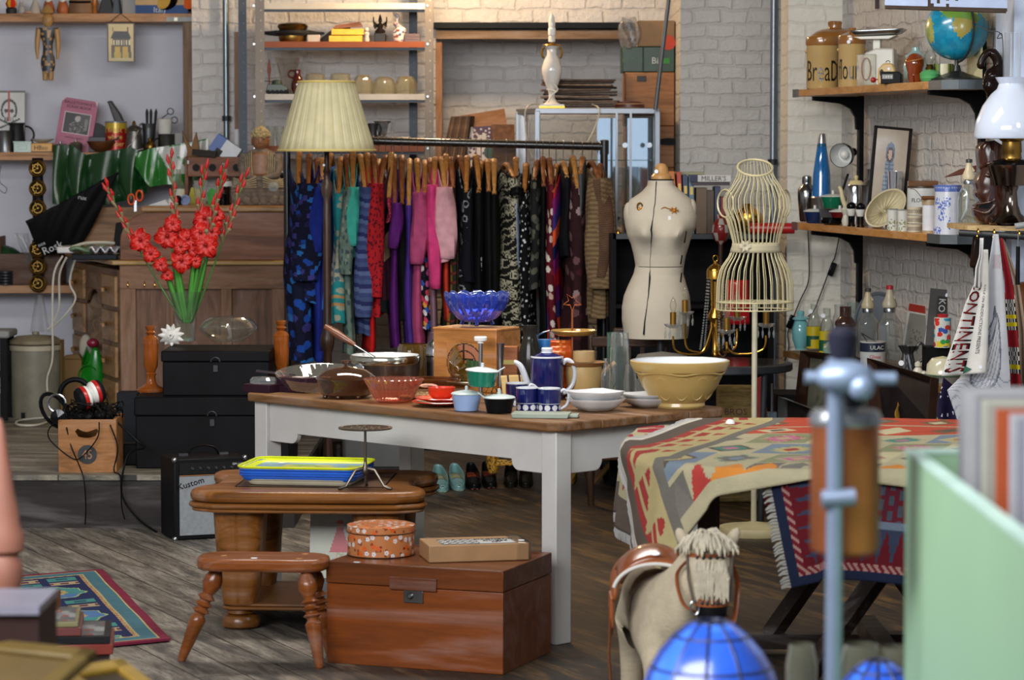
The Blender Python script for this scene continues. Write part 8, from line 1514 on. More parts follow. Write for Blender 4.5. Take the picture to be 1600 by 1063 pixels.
def sq(u,v,q,w_,h):a=u*2*pi;c,s=cos(a),sin(a);k_=1/(abs(c)**3.5+abs(s)**3.5)**(1/3.5);r_=[(.45,0),(.5,.02),(.75,.35),(.98,.9),(1,1),(.96,1),(.72,.42),(.3,.12),(.01,.1)];f=v*8;i=min(7,int(f));t_=f-i;rr_=r_[i][0]*(1-t_)+r_[i+1][0]*t_;hh=r_[i][1]*(1-t_)+r_[i+1][1]*t_;return(w_*q*rr_*k_*c,w_*q*rr_*k_*s,hh*h*q*(1+.12*(k_-1)*3))
WD=mat('#cfd0d0',.12,0,.02,coat=.7)
for px,py,w_,h,dz,rot,lab in((931,643,45,19,0,.5,'lower of the two stacked white square bowls'),(930,636,44,19,.026,.6,'upper white square bowl holding a brooch'),(1014,637,44,15,0,.5,'lower of the two white square plates'),(1014,634,43,13,.018,.55,'upper of the two white square plates')):
 p=W(px,643 if 'bowl' in lab else 637);q=p.y/F;O(B().grid(96,24,lambda u,v:sq(u,v,q,w_*.93,h),cu=True),'square_dish',lab,'dish',WD,p+Vector((0,.03,dz)),rz=rot,group='white square dishes')
O(B().tube(spl([(-.03,0,.0),(-.01,0,.006),(.03,0,.004)]),.006,8),'gilt_brooch','small gilt brooch lying in the upper white bowl','brooch',BRASS,W(917,636)+Vector((0,.03,.042)))
O(B().tube([(0,0,0),(.012,0,.025)],.002,6),'dark_pin','dark pin standing in the upper white bowl','pin',BLACK,W(958,630)+Vector((0,.03,.05)))
p=W(738,615);q=p.y/F;O(B().grid(60,8,lambda u,v:(.075*v*cos(u*2*pi)*(1+.06*cos(u*8*pi)),.055*v*sin(u*2*pi),.018+.014*v*v),lambda u,v:['#b84a2a','#3a7a3c','#cfccae'][int(blob(u*2,v,4,3)[1]*3)]if v<.7 and blob(u*2,v,4,3)[0]<.35 else '#c9c8b0',cu=True),'decorated_plate','cream plate painted with leaves lying behind the green pot','plate',paint(.2,coat=.4),p+Vector((-.02,.05,.01)),solid=.004)
p=W(806,622);O(B().grid(14,10,lambda u,v:((u-.5)*.1,-.006*sin(pi*u),v*.085),lambda u,v:'#3a2a3a' if int(u*14)in(3,9,11)else '#bfa06a'),'striped_purse','beige purse with dark stripes leaning behind the green pot','purse',paint(.8),p,rz=.3,rx=-.35,solid=.015)
O(B().grid(24,8,lambda u,v:((u-.5)*.13,(v-.5)*.1,.01+.03*v),lambda u,v:'#2a3a3c' if blob(u*5,v*3,3,8)[0]<.3 else '#b9b9b0'),'patterned_tray','black and white patterned tray left of the coffee pot','tray',paint(.2,coat=.5),W(826,624),solid=.005)
O(B().box((0,0,.015),(.13,.03,.03)),'dark_ruler_box','dark narrow box behind the black sugar pot','box',BLACK,W(790,632),rz=-.1)
b=B();b.tube([(-.01+.03*cos(a),0,.065+.065*sin(a))for a in[i*pi/8 for i in range(17)]],.009,8);O(b,'blue_ring','light blue ring handle standing behind the coffee pot spout','ring',mat('#5a9ccc',.3),W(842,613))
# carved low table
ZL=.50;q=10.2/F;LC=Vector(((494-800)/F*10.3,10.3,0));LWD=wood('#7c4c1e','#45290f',2.5,'x',.3,.4)
t=T('carved_low_table','heavy carved oak low table with scalloped top and bulbous legs','table',LC,rz=-.06)
def oct_(hx,hy,s=1.):
 o=[]
 base=[(-hx+.09,-hy),(hx-.09,-hy),(hx,-hy+.06),(hx,-hy+.16),(hx-.05,-hy+.24),(hx-.05,hy-.24),(hx,hy-.16),(hx,hy-.06),(hx-.09,hy),(-hx+.09,hy),(-hx,hy-.06),(-hx,hy-.16),(-hx+.05,hy-.24),(-hx+.05,-hy+.24),(-hx,-hy+.16),(-hx,-hy+.06)]
 n=len(base);pts=[]
 for i in range(n):
  a,c,d,e=[Vector((*base[(i+k_)%n],0))for k_ in(-1,0,1,2)]
  L_=(d-c).length;m_=5
  for j in range(m_):
   s_=j/m_;a_=c+(c-d).normalized()*min((a-c).length,L_)if(a-c).length>L_*2 else a;e_=d+(d-c).normalized()*L_ if(e-d).length>L_*2 else e
   p_=.5*((2*c)+(d-a_)*s_+(2*a_-5*c+4*d-e_)*s_**2+(3*c-a_-3*d+e_)*s_**3);pts.append((p_.x,p_.y))
 return pts
hx,hy=.405,.36
B().prism(oct_(hx,hy),ZL-.042,ZL).out('tabletop',LWD,t,bev=.016);B().prism(oct_(hx+.005,hy+.005),ZL-.062,ZL-.044).out('top_moulding',LWD,t,bev=.008);B().prism(oct_(hx-.004,hy-.004),ZL-.076,ZL-.064).out('top_moulding',LWD,t,bev=.005)
B().box((0,.0,ZL+.0005),(.52,.44,.002)).out('inset_panel',wood('#5f442f','#3c2a1c',2.5,'x',.35,.3),t)
b=B()
for s in(-1,1):b.box((s*.262,0,ZL+.0016),(.004,.444,.002)).box((0,s*.222,ZL+.0016),(.528,.004,.002))
b.out('inlay_line',BLACK,t)
for sx_2 in(-1,1):
 for sy_2 in(-1,1):
  x,y=sx_2*.245,sy_2*.22;l_=B().lathe([(.055,0),(.068,.01),(.07,.03),(.06,.046),(.045,.05),(.052,.056),(.05,.068),(.04,.07)],30).out('leg',LWD,t,(x,y,0))
  def lg(u,v,x=x):a=u*2*pi;w_=.058+.030*v**2+.012*sin(v*pi);f=1+.07*(abs(sin(a*4))**.5);return(w_*f*cos(a)*(1/max(abs(cos(a)),abs(sin(a))))**.5,w_*f*sin(a)*(1/max(abs(cos(a)),abs(sin(a))))**.5,.09+v*(ZL-.166))
  B().grid(64,16,lg,cu=True).out('carved_post',LWD,l_)
B().prism(rpoly(.62,.56,.05),.07,.082).prism(rpoly(.605,.545,.05),.082,.092).out('lower_shelf',LWD,t,bev=.004)
p0=G(480,752,ZL+.002);TRC=Vector((p0 .x+.0,p0 .y,0))
for i,(c,h,lab,sc)in enumerate((('#a89f88',.018,'bottom cream tray of the stack on the low table',.92),('#1d55b4',.0,'lower blue tray of the stack',1.),('#2460c4',.0,'middle blue tray of the stack',1.),('#1d55b4',.0,'upper blue tray of the stack',1.),('#c3cc1c',.0,'yellow tray with printed picture on top of the stack',1.02))):
 z=ZL+.003+(.0 if i==0 else.016+(i-1)*.0095);w_,d_=.43*sc,.33*sc;o=T('serving_tray',lab,'tray',(TRC.x,TRC.y,z),rz=-.16,group='stack of plastic trays')
 base=rpoly(w_-.03,d_-.03,.035,6);rim=rpoly(w_,d_,.045,6);n=len(base);hh=.02
 b=B(c);b.put([(x,y,0)for x,y in base]+[(x,y,hh)for x,y in rim],[list(range(n))]+[[k_,(k_+1)%n,n+(k_+1)%n,n+k_]for k_ in range(n)]).out('tray_body',mat(c,.3),o,solid=.003);b=B();b.tube([(x,y,hh)for x,y in rim]+[(rim[0][0],rim[0][1],hh)],.004,6).out('tray_rim',mat(c,.25),o)
 if i==4:
  B().grid(40,24,lambda u,v:((u-.5)*(w_-.05),(v-.5)*(d_-.05),.004),lambda u,v:(['#5c80a8','#8aa0a8','#a89a5a','#6a8a4a'][int(blob(u,v*.7,7,4)[1]*4)]if v<.8 else '#5f86c0')).out('printed_picture',paint(.3),o,smooth=False);sticker(o,(-.12,.11,.006),.012,rx=0)
p=G(571,764,ZL+.0015);q=p.y/F;t=T('brass_trivet','tall tripod trivet with pierced round top standing on the low table','trivet',p);BZ=mat('#5f574e',.35,.9,.2);hT=96*q
b=B();R_=41*q
for r_ in(1,.93,.55,.25):b.tube([(R_*r_*cos(a),R_*r_*sin(a),hT)for a in[i*pi/20 for i in range(41)]],.0035,6)
for i in range(16):a=i*pi/8;b.tube([(R_*.25*cos(a),R_*.25*sin(a),hT),(R_*.55*cos(a+.2),R_*.55*sin(a+.2),hT),(R_*.95*cos(a),R_*.95*sin(a),hT)],.0032,6)
b.out('pierced_top',BZ,t);B().tube([(0,0,22*q),(0,0,hT)],[.006,.0045],10).lathe([(.004,20*q),(.012,24*q),(.014,30*q),(.007,38*q),(.005,44*q)],16).tube([(0,0,22*q),(0,0,8*q)],[.005,.003],8).out('stem',BZ,t)
for a in(3.45,5.97,1.57):B().tube([(x*cos(a),x*sin(a),z)for x,z in((.006,32*q),(.035,30*q),(.055,16*q),(.07,.012),(.088,.004),(.098,.004))],[.007,.006,.005,.005,.006,.005],8).out('leg',BZ,t)
t=T('picture_book','pale picture book with two dancing children leaning under the low table','book',Vector(((528-800)/F*10.22,10.22,.093)),rx=-.15,rz=-.05);W_,H_=.215,.31
def kids(u,v):
 for cx,c1,c2 in((.5,'#b5603c','#a83c44'),(.78,'#4a3528','#b5b05a')):
  if(u-cx)**2/.004+(v-.83)**2/.0022<1:return c1 if v>.83 else '#c9a088'
  if abs(u-cx)<.05+(.78-v)*.45 and.5<v<.79:return c2
  if abs(abs(u-cx)-.05)<.018 and.36<v<=.5:return '#b98a70'
 if v<.4 and abs(v-.31-.02*sin(u*14))<.012 and.3<u<.95:return '#2a2a2a'
 if v<.5 and blob(u*2,v*2,5,3)[0]<.25 and v>.33:return '#8a9a78'
 return '#a9aa9a'
B().grid(50,70,lambda u,v:((u-.5)*W_,-.006,v*H_),kids).out('cover_picture',paint(.4),t,smooth=False);B().box((0,0,H_/2),(W_,.011,H_)).out('cover',mat('#8d8c7c',.5),t);B('#2a2a28').text('A Dance',.02,(0,-.0075,.062)).out('lettering',paint(),t)
O(B().box((0,0,.04),(.2,.03,.08)),'grey_pad','grey flat panel standing on the lower shelf beneath the low table','panel',mat('#55585a',.5),Vector(((520-800)/F*10.1,10.1,.093)),bev=.003)
# stool
p=Vector(((406-800)/F*9.35,9.42,0));t=T('wooden_stool','small brown wooden stool with turned splayed legs in front of the low table','stool',p,rz=-.1);q=9.4/F;SH=.352;SWD=wood('#7c4218','#4c260c',2.5,'x',.28,.4)
pl=[]
for i in range(48):
 a=i*pi/24;c,s=cos(a),sin(a);k_=1/(abs(c)**3+abs(s)**3)**(1/3);r_=1.;y=s*k_*.115;y*=1-.16*(1-min(1,abs(c*k_)*1.3))*(1 if s<0 else.5);pl.append((c*k_*.218,y))
B().prism(pl,SH-.042,SH).out('seat',SWD,t,bev=.012)
for sx_3,sy_3 in((-1,-.2),(1,-1),(1,1)):
 e0,e1=Vector((sx_3*.15,sy_3*.06,SH-.042)),Vector((sx_3*(.275 if sx_3<0 else.205),sy_3*.11,0));d=e0-e1;L_=d.length;b=B();b.M=Matrix.Translation(e1)@d.to_track_quat('Z','Y').to_matrix().to_4x4()
 b.lathe([(r_,h*L_)for r_,h in((.010,0),(.0145,.02),(.026,.42),(.027,.46),(.018,.5),(.019,.52),(.03,.545),(.019,.575),(.019,.59),(.03,.615),(.019,.645),(.019,.66),(.031,.685),(.02,.715),(.018,.73),(.033,.83),(.03,.9),(.016,.99),(.012,1.06))],22).out('leg',SWD,t)
 B().lathe([(.011,0),(.011,.0012)],14).out('leg_plug',mat('#a9764c',.4),t,(sx_3*.13,sy_3*.055,SH-.0004))
sticker(t,(-.02,-.06,SH+.0003),.011,rx=0)
# chest, tin and chess box
CA,CB_,CC=G(511,1036,0),G(786,1055,0),G(841,1016,0);u_=(CB_-CA);ang=atan2(u_.y,u_.x);CWD=u_.length;CDp=.455;CH_=.337
cen=(CA+CB_)/2+Vector((-sin(ang),cos(ang),0))*CDp/2;MAH=wood('#763a10','#56280a',2,'x',.35,.25,10)
t=T('wooden_chest','large reddish mahogany chest with lock plate in the foreground','chest',cen,rz=ang);LD=.07
B().box((0,0,(CH_-LD)/2-.001),(CWD,CDp,CH_-LD-.002)).out('chest_body',MAH,t,bev=.002);B().box((0,0,CH_-LD/2),(CWD+.004,CDp+.004,LD)).out('lid',wood('#683410','#4a240a',2,'x',.35,.25,10),t,bev=.003)
B().box((.0,-CDp/2-.005,CH_-LD+.012),(.165,.012,.042)).out('wooden_plate',wood('#5f3420','#40220f',3,'x',.35),t,bev=.002)
LK=B().box((.0,-CDp/2-.003,CH_-LD-.028),(.068,.006,.044)).out('lock',mat('#7a7874',.3,1.,.2),t,bev=.001);B().at((-.01,-CDp/2-.006,CH_-LD-.028),rx=pi/2).lathe([(.012,0),(.01,.004),(.005,.008),(0,.008)],18).out('keyhole_boss',STEEL,LK)
q=9.5/F;p=G(594,868,CH_);p=Vector(((594-800)/F*9.56,9.56,CH_+.0006));t=T('flower_tin','round orange biscuit tin printed with white and brown blossoms on the chest','tin',p)
def flw(u,v,U,V,s):
 d,r_=blob(u*U,v*V,1,s);return d,r_
def flc(x,y):
 for s,(n,rad)in enumerate(((5.5,.3),(8,.3))):
  i0,j0=floor(x*n),floor(y*n)
  for di in(-1,0,1):
   for dj in(-1,0,1):
    i,j=i0+di,j0+dj;cx,cy,k_=(i+.2+.6*h2(i,j,s)),(j+.2+.6*h2(j,i,s+5)),h2(i,j,s+8)
    if k_<.35+.1*s:continue
    dx,dy=x*n-cx,y*n-cy;d=sqrt(dx*dx+dy*dy);an=atan2(dy,dx);pr_=(.34 if s==0 else.3)*(.72+.28*abs(cos(2.5*an)))
    if d<pr_:
     if s==0:return '#c9581c' if d<.07 else('#c9c6c6' if k_>.55 else '#c8551a')
     return '#c96a2a' if d<.08 else('#6a2412' if k_>.6 else '#d86a28')
 return '#ad6a3c' if(int(x*90)+int(y*70))%3 else '#b87848'
RT=53*q;B().grid(300,44,lambda u,v:(RT*cos(u*2*pi),RT*sin(u*2*pi),v*.082),lambda u,v:flc(u*5.2,v*.6),cu=True).out('tin_body',paint(.3,.1,var=.04),t)
B().grid(220,14,lambda u,v:(RT*1.015*cos(u*2*pi),RT*1.015*sin(u*2*pi),.078+v*.022),lambda u,v:flc(u*5.2,v*.17+2),cu=True).grid(160,50,lambda u,v:(RT*1.015*(1-v)*cos(u*2*pi),RT*1.015*(1-v)*sin(u*2*pi),.1+.004*min(1,v*8)),lambda u,v:flc(.8*(1-v)*cos(u*2*pi)+3,.8*(1-v)*sin(u*2*pi)+3),cu=True).out('lid',paint(.3,.1,var=.04),t)
B().tube([(RT*1.018*cos(a),RT*1.018*sin(a),.078)for a in[i*pi/30 for i in range(61)]],.002,6).tube([(RT*1.005*cos(a),RT*1.005*sin(a),.002)for a in[i*pi/30 for i in range(61)]],.002,6).out('rolled_edge',mat('#4a2f1a',.3,.5),t)
O(B('#b9c4cc').box((0,0,.0006),(.022,.012,.001)),'paper_sticker','tiny pale sticker on the chest in front of the flower tin','sticker',paint(),G(558,879,CH_),rz=ang)
p=Vector(((740-800)/F*9.48,9.48,CH_+.0006));t=T('chess_box','brown cardboard Magnetic Chess Set box with chequered label in clear wrap','box',p,rz=.2);CBX=mat('#94704a',.6)
B().box((0,0,.028),(.335,.19,.056)).out('carton',CBX,t,bev=.003)
B().grid(50,15,lambda u,v:(-.12+u*.25,-.02+(v-.5)*.12,.0566),lambda u,v:'#1c1c1c' if u<.01 or u>.99 or v<.05 or v>.95 else(('#1c1c1c' if(int(u*20)//1+int(v*6))%2 else '#c9c9c6')if u<.52 else '#c3c3c0')).out('label',paint(.4),t,smooth=False)
B('#1c1c1c').text('MAGNETIC',.026,(.068,.008,.0572),rx=0).text('CHESS',.03,(.068,-.025,.0572),rx=0).text('SET',.022,(.068,-.05,.0572),rx=0).out('lettering',paint(),t);b=B();b.box((.15,0,.03),(.05,.196,.06)).out('clear_wrap',glass('#e8e4da',.03,.12),t,bev=.004);sticker(t,(.15,-.05,.0605),.011,rx=0)
a,c,d_,e=G(100,898,0),G(160,894,0),G(266,1003,0),G(186,1012,0)
t=T('floor_rug','blue patterned rug with crimson border on the floorboards at the left','rug',(0,0,0));a2=c+(c-d_)*0;far=G(160,894,0);near=G(267,1004,0);uu=(G(186,1012,0)-near);uu.normalize();Lr=(near-far).length;Wr=1.05
def rugc(u,v):
 x,y=u*Wr,v*Lr;e_=min(x,y,Lr-y)
 if e_<.035:return '#6f2438'
 if e_<.045 or.1<e_<.108:return '#a09468'
 if e_<.1:return '#42636e' if(int(y*60)+int(x*60))%4 or.08<e_<.11 else '#3f6a72'
 if e_<.122:return['#8a4a3c','#a09468'][int((y+x)*50)%2]
 yy=(y-.13)%.56;xx=(x-.12)%.31
 if yy<.2:
  cx,cy=xx/.155%1,yy/.1%1
  if.12<cx<.9 and.15<cy<.88:
   k_=(int(xx/.155)+int(yy/.1))%2;return('#9a8a6c' if.3>abs(cx-.5)>.12 or abs(cy-.5)>.2 else '#5a3c44')if k_ else('#3f7a72' if abs(cx-.5)>.15 or abs(cy-.5)>.15 else '#2c4a5a')
  return '#22284a'
 r_=sqrt(((xx-.155)/.13)**2+((yy-.38)/.15)**2);th=atan2((yy-.38)/.165,(xx-.155)/.145);r_*=1+.07*sin(th*8)
 if r_<.25:return '#8a3044' if int(v*7)%2 else '#22284a'
 if r_<.42:return '#a08a5c'
 if r_<.9:return '#4a6a94' if int(y/.56)%2 else '#3f7a78'
 if r_<.97:return '#8a9a6c'
 return '#22284a'
dirv=(near-far)/Lr
B().grid(150,200,lambda u,v:tuple(far+dirv*(Lr*v)+uu*(Wr*u)+Vector((0,0,.008+.0015*sin(v*20+u*6)))),rugc).out('rug_pile',paint(.9,0,.4,90),t,solid=.008,smooth=False)
# rug table on the right
KZt=.735;KC=Vector((.985,9.12,0))
KP=[(.50,8.50),(.42,8.75),(.405,9.25),(.46,9.6),(.62,9.78),(1.2,9.80),(1.52,9.72),(1.60,9.2),(1.55,8.6),(1.3,8.35),(.9,8.30),(.62,8.36)]
def inside(x,y):
 n=len(KP);s=True
 for i in range(n):
  a,c=KP[i],KP[(i+1)%n]
  if(c[0]-a[0])*(y-a[1])-(c[1]-a[1])*(x-a[0])>0:return False
 return True
def near_edge(x,y):
 best=None;n=len(KP)
 for i in range(n):
  a,c=Vector(KP[i]),Vector(KP[(i+1)%n]);d=c-a;s=max(0,min(1,(Vector((x,y))-a).dot(d)/d.length_squared));w_=a+d*s;L_=(Vector((x,y))-w_).length
  if best is None or L_<best[0]:best=(L_,w_)
 return best
def drape(x,y,z,lift=0.,rip=.02):
 if inside(x,y):return(x,y,z+.004*sin(x*9)*sin(y*7))
 d,w_=near_edge(x,y);n=Vector((x,y))-w_;n=n.normalized()if n.length>1e-6 else Vector((0,0))
 o=lift+min(d,.04)*.7+rip*sin(w_.x*14+w_.y*17)*min(1,d*4)+.05*d
 return(w_.x+n.x*o,w_.y+n.y*o,z-max(0,d-.02)*.97)
t=T('trestle_table','dark wooden folding trestle table under the pile of rugs','table',(KC.x,KC.y,0));DKT=wood('#2a1c14','#140d09',3,'x',.4)
B().prism([(x-KC.x,y-KC.y)for x,y in KP][::-1],KZt-.03,KZt).out('tabletop',DKT,t,bev=.004)
for y in(-.5,.45):
 B().box((.15,y,.045),(1.0,.07,.05)).out('foot_rail',DKT,t);B().tube([(-.12,y,.06),(.32,y,KZt-.04)],.035,4).out('cross_leg',DKT,t);B().tube([(.46,y,.06),(.02,y+.07,KZt-.04)],.035,4).out('cross_leg',DKT,t)
B().box((.2,0,.1),(.06,.9,.06)).out('stretcher',DKT,t);B().box((-.33,.42,.35),(.07,.05,.7)).out('side_leg',wood('#5a3a22','#331f12',3,'z',.4),t)
CRMc,RDc,ORc,GYc,BRc,PKc,TLc,BLc,OLc='#a39a7c','#8f3430','#a8682c','#66625a','#544a42','#a8647c','#467466','#6c7884','#7c7e60'
def tri(a,c,s=1):a%=1;return(abs(a-.5)*2<(1-c)*s)
def kilim(u,v):
 x,y=u*2.2,v*1.7;st=int(v*120)%2
 if u<.06:return BRc if u>.012 else '#b9b4a8'
 if u<.17:f=(u-.06)/.11;return RDc if tri(v*9,f)and int(f*9)%3!=2 else '#a3956a'
 if u<.2:return GYc
 if v<.09:return CRMc if v<.03 else(['#a03a34','#c07a34','#c07a34','#6f6a62'][int(u*16)%4]if tri(u*16,(v-.03)/.06)else(GYc if int(u*16)%3==0 else CRMc))
 if v>.93:return ORc if int(u*40)%3 else RDc
 by=(v-.09)/.84*5;bx=u*8+(.5 if int(by)%2 else 0);fx,fy=bx%1,by%1;k_=int(bx)+3*int(by);dm=abs(fx-.5)*2+abs(fy-.5)*2
 if fy<.07:return CRMc
 if int(by)==4 or int(by)==3:
  if dm<.35:return[GYc,'#b0a684',BRc][k_%3]
  if dm<.7:return '#b0a684' if int(by)==3 and k_%2 else '#6f5038'
  return '#b04a34' if st else '#9a3c2c'
 if dm<.3:return[PKc,RDc,BLc,'#a3956a',ORc][k_%5]
 if dm<.62:return[TLc,'#a3956a',GYc,PKc,BLc][k_%5]
 if dm<.8:return[RDc,BRc,TLc,CRMc][k_%4]if st or k_%2 else CRMc
 return[CRMc,BLc,CRMc,OLc,'#b0a684'][k_%5]
def kil2(u,v):
 if u<.09 or u>.97:return BRc
 if u<.3:f=(u-.09)/.21;return '#8f2a34' if tri(v*8,1-f)and int(f*14)%5!=4 else CRMc
 if u>.9:return CRMc
 return GYc if int(v*20)%2 else CRMc
def darkr(u,v):
 e=min(u*1.25,v*1.7,(1-u)*1.25)
 if e<.03:return '#161c30'
 if e<.05:return '#8a6a62' if int((u+v)*120)%2 else '#5a141e'
 if e<.16:return '#501018' if tri((u if e==v*1.7 else v*1.36)*30,(e-.05)/.11)else '#2c3244'
 if e<.18:return '#5a6470'
 if e<.3:return '#541520' if(int(u*90)+int(v*110))%3==0 else('#3a4048' if(int(u*90))%2 else '#4a1a26')
 if e<.32:return '#6a747c'
 k_=(abs((u*13)%1-.5)+abs((v*15)%1-.5))*2;return '#43101a' if k_<.5 else('#242a3c' if k_<.75 else '#7a2430')
def rug(name,lab,org,du,dv,Lu,Lv,z,cf,lift,n,fr=None,rip=.02,grp='rugs on the trestle table'):
 org,du,dv=Vector(org),Vector(du).normalized(),Vector(dv).normalized();t=T(name,lab,'rug',(0,0,0),group=grp)
 fn=lambda u,v:drape(*(org+du*(u*Lu)+dv*(v*Lv)),z,lift,rip)
 B().grid(n[0],n[1],fn,cf).out('woven_field',paint(.95,0,.5,120),t,solid=.009,smooth=True)
 if fr:
  for k_,(edge,c)in enumerate(fr):
   b=B(c);rr=random.Random(k_)
   N=int((Lv if edge in 'ab' else Lu)/.0095)
   for i in range(N):
    s=(i+.5)/N;u,v={'a':(0,s),'b':(1,s),'c':(s,0),'d':(s,1)}[edge];p1=Vector(fn(u,v));o2={'a':(-.022,s+rr.uniform(-.004,.004)),'b':(1.02,s),'c':(s+rr.uniform(-.004,.004),-.03),'d':(s,1.03)}[edge];p2=Vector(fn(*o2))
    b.tube([p1,p1 .lerp(p2,.6)+Vector((rr.uniform(-.003,.003),rr.uniform(-.003,.003),0)),p2+Vector((0,0,-.006))],[.0042,.0046,.002],5)
   b.out('fringe',paint(.95),t)
 return t
rug('dark_red_rug','dark red and navy patterned rug hanging from the front of the table',(.75,7.98),(1,.03),(0,1),1.25,1.7,KZt+.006,darkr,.012,(260,300),[('a','#8a8880')])
rug('lower_kilim','cream kilim with red triangles hanging lowest at the left corner',(.13,8.56),(1,0),(.02,1),1.2,1.15,KZt+.018,kil2,.024,(150,90),[('a','#8d8a86')])
rug('upper_kilim','large multicoloured geometric kilim with pale fringe, topmost on the table',(.10,8.27),(1,-.01),(.33,.94),1.5,1.75,KZt+.030,kilim,.036,(240,200),[('a','#a09c98')])
p=G(1141,664,KZt+.04);O(B().lathe([(0,0),(.016,.0),(.014,.008),(.008,.014),(0,.015)],18),'domed_button','small white domed button with red base lying on the kilim','button',WHITEC,p+Vector((0,0,.004)))
# toy horse
HC=P(1106,900,7.85);q=7.85/F
t=T('toy_horse','cream plush ride-on toy horse with brown saddle and bridle facing the camera','toy horse',(HC.x,7.85,0));PLS=mat('#a99c84',.95,0,.12,20,.6)
def hz(py,Y=7.74):return P(800,py,Y).z
def hx_(px,Y=7.74):return(px-800)/F*Y-HC.x
def skin(name,chain,edges,m,par,sub=2):
 me=bpy.data.meshes.new(name);me.from_pydata([c[:3]for c in chain],edges,[]);o=bpy.data.objects.new(name,me);COL.objects.link(o);o.parent=par
 md=o.modifiers.new('k','SKIN');sv=me.skin_vertices[0].data
 for i,c in enumerate(chain):sv[i].radius=(c[3],c[4]if len(c)>4 else c[3]);sv[i].use_root=(i==0)
 md.use_smooth_shade=True;s=o.modifiers.new('u','SUBSURF');s.levels=s.render_levels=sub;me.materials.append(m);return o
ch=[(hx_(1030),.26,.40,.085,.10),(hx_(1022),.48,.415,.088,.10),(hx_(1042),.08,.40,.085,.105),(hx_(1068),-.02,.46,.07,.09),(hx_(1092),-.06,.56,.05,.06),(hx_(1104),-.08,.60,.05,.05),(hx_(1008),.52,.24,.046),(hx_(1004),.55,.12,.032),(hx_(1002),.54,.02,.034),(hx_(1042),.52,.24,.046),(hx_(1042),.55,.12,.032),(hx_(1042),.54,.02,.034),(hx_(1034),.0,.24,.042),(hx_(1032),-.0,.12,.030),(hx_(1032),-.01,.02,.034),(hx_(1075),.0,.24,.042),(hx_(1078),-.0,.12,.030),(hx_(1078),-.01,.02,.034)]
ed=[(0,1),(0,2),(2,3),(3,4),(4,5),(1,6),(6,7),(7,8),(1,9),(9,10),(10,11),(2,12),(12,13),(13,14),(2,15),(15,16),(16,17)]
ch[0]=(*ch[0][:3],.085,.10)
skin('body',ch,ed,PLS,t)
hd=B()
def head(u,v):
 pr=[(0,840,0),(22,846,.0),(34,858,.0),(36,880,-.01),(33,905,-.02),(29,925,-.03),(25,940,-.035)];f=v*(len(pr)-1);i=min(len(pr)-2,int(f));s=f-i;w_,py,fy=[pr[i][k_]*(1-s)+pr[i+1][k_]*s for k_ in range(3)]
 a=u*2*pi;return(hx_(1110)+w_*q*cos(a),-.10+fy+w_*q*.95*sin(a),hz(py))
hd.grid(36,24,head,cu=True).out('head',PLS,t)
B().lathe([(24*q,hz(937)),(25*q,hz(942)),(22*q,hz(965)),(15*q,hz(976)),(0,hz(980))],28).out('muzzle',mat('#121214',.4),t,(hx_(1114),-.135,0))
b=B('#9a1c1c')
for s in(-1,1):b.tube([(hx_(1114)+s*12*q,-.175,hz(968)),(hx_(1114)+s*14*q,-.178,hz(978))],.008,8)
b.out('red_lips',paint(),t)
LTH=mat('#8a4a24',.4,0,.1,coat=.1)
for py0,w_,cx in((868,35.5,1110),(937,27.5,1113)):
 b=B();b.open=1;fy=-.10 if py0<900 else-.135;b.lathe([(w_*q,hz(py0+6)),(w_*q*1.02,hz(py0+3)),(w_*q,hz(py0-6))],40).out('bridle_band',LTH,t,(hx_(cx),fy,0))
 b=B('#2c1c12')
 for i in range(5):a=-pi/2+(i-2)*.28;b.ball((hx_(cx)+(w_+.6)*q*cos(a),fy+(w_+.6)*q*sin(a),hz(py0)),.006,8,(1,.4,1))
 b.out('studs',IRON,t)
for s in(-1,1):B().tube([(hx_(1110)+s*35*q,-.13,hz(866)),(hx_(1110)+s*34*q,-.155,hz(900)),(hx_(1112)+s*28*q,-.165,hz(936))],.006,8,flat=.5).out('cheek_strap',mat('#5a5048',.5),t)
for s,x in((-1,1072),(1,1148)):B().at((hx_(x),-.06,hz(848)),ry=s*.5).ball((0,0,0),.032,14,(.55,.6,1.15)).out('ear',PLS,t)
for s in(-1,1):B().ball((hx_(1110)+s*26*q,-.135,hz(896)),.0095,12).out('eye',BLACKG,t)
b=B();rr=random.Random(12)
for i in range(230):
 a=rr.uniform(0,2*pi);r_=rr.uniform(0,30)*q;x0_=hx_(1108)+r_*cos(a);y0_=-.09+r_*sin(a)*.8;ln=rr.uniform(9,17)*q;ox,oy=cos(a)*rr.uniform(.01,.03),min(0,sin(a))*.03-.012
 z0=hz(838)+rr.uniform(-.004,.014)-r_*.5;b.tube([(x0_,y0_,z0),(x0_+ox*.7,y0_+oy,z0+.006),(x0_+ox*1.3,y0_+oy*1.8,z0-ln*.5),(x0_+ox*1.3,y0_+oy*2,z0-ln)],[.004,.0045,.0035,.001],5)
for i in range(150):
 x0_=hx_(1110)+rr.uniform(-24,24)*q;z0=hz(rr.uniform(872,900));b.tube([(x0_,-.17,z0),(x0_+rr.uniform(-.006,.006),-.195,z0-.02),(x0_+rr.uniform(-.008,.008),-.195,z0-rr.uniform(.04,.07))],[.004,.0045,.0012],5)
b.out('mane',mat('#b0a692',.95,0,.15,30),t)
S0=hx_(1030);
B().grid(30,16,lambda u,v:(S0+.112*cos(pi*u),.16+(v-.5)*.26,.43+.105*sin(pi*u)**.8+.02*(2*v-1)**2-.0),cu=False).out('saddle',LTH,t,solid=.012)
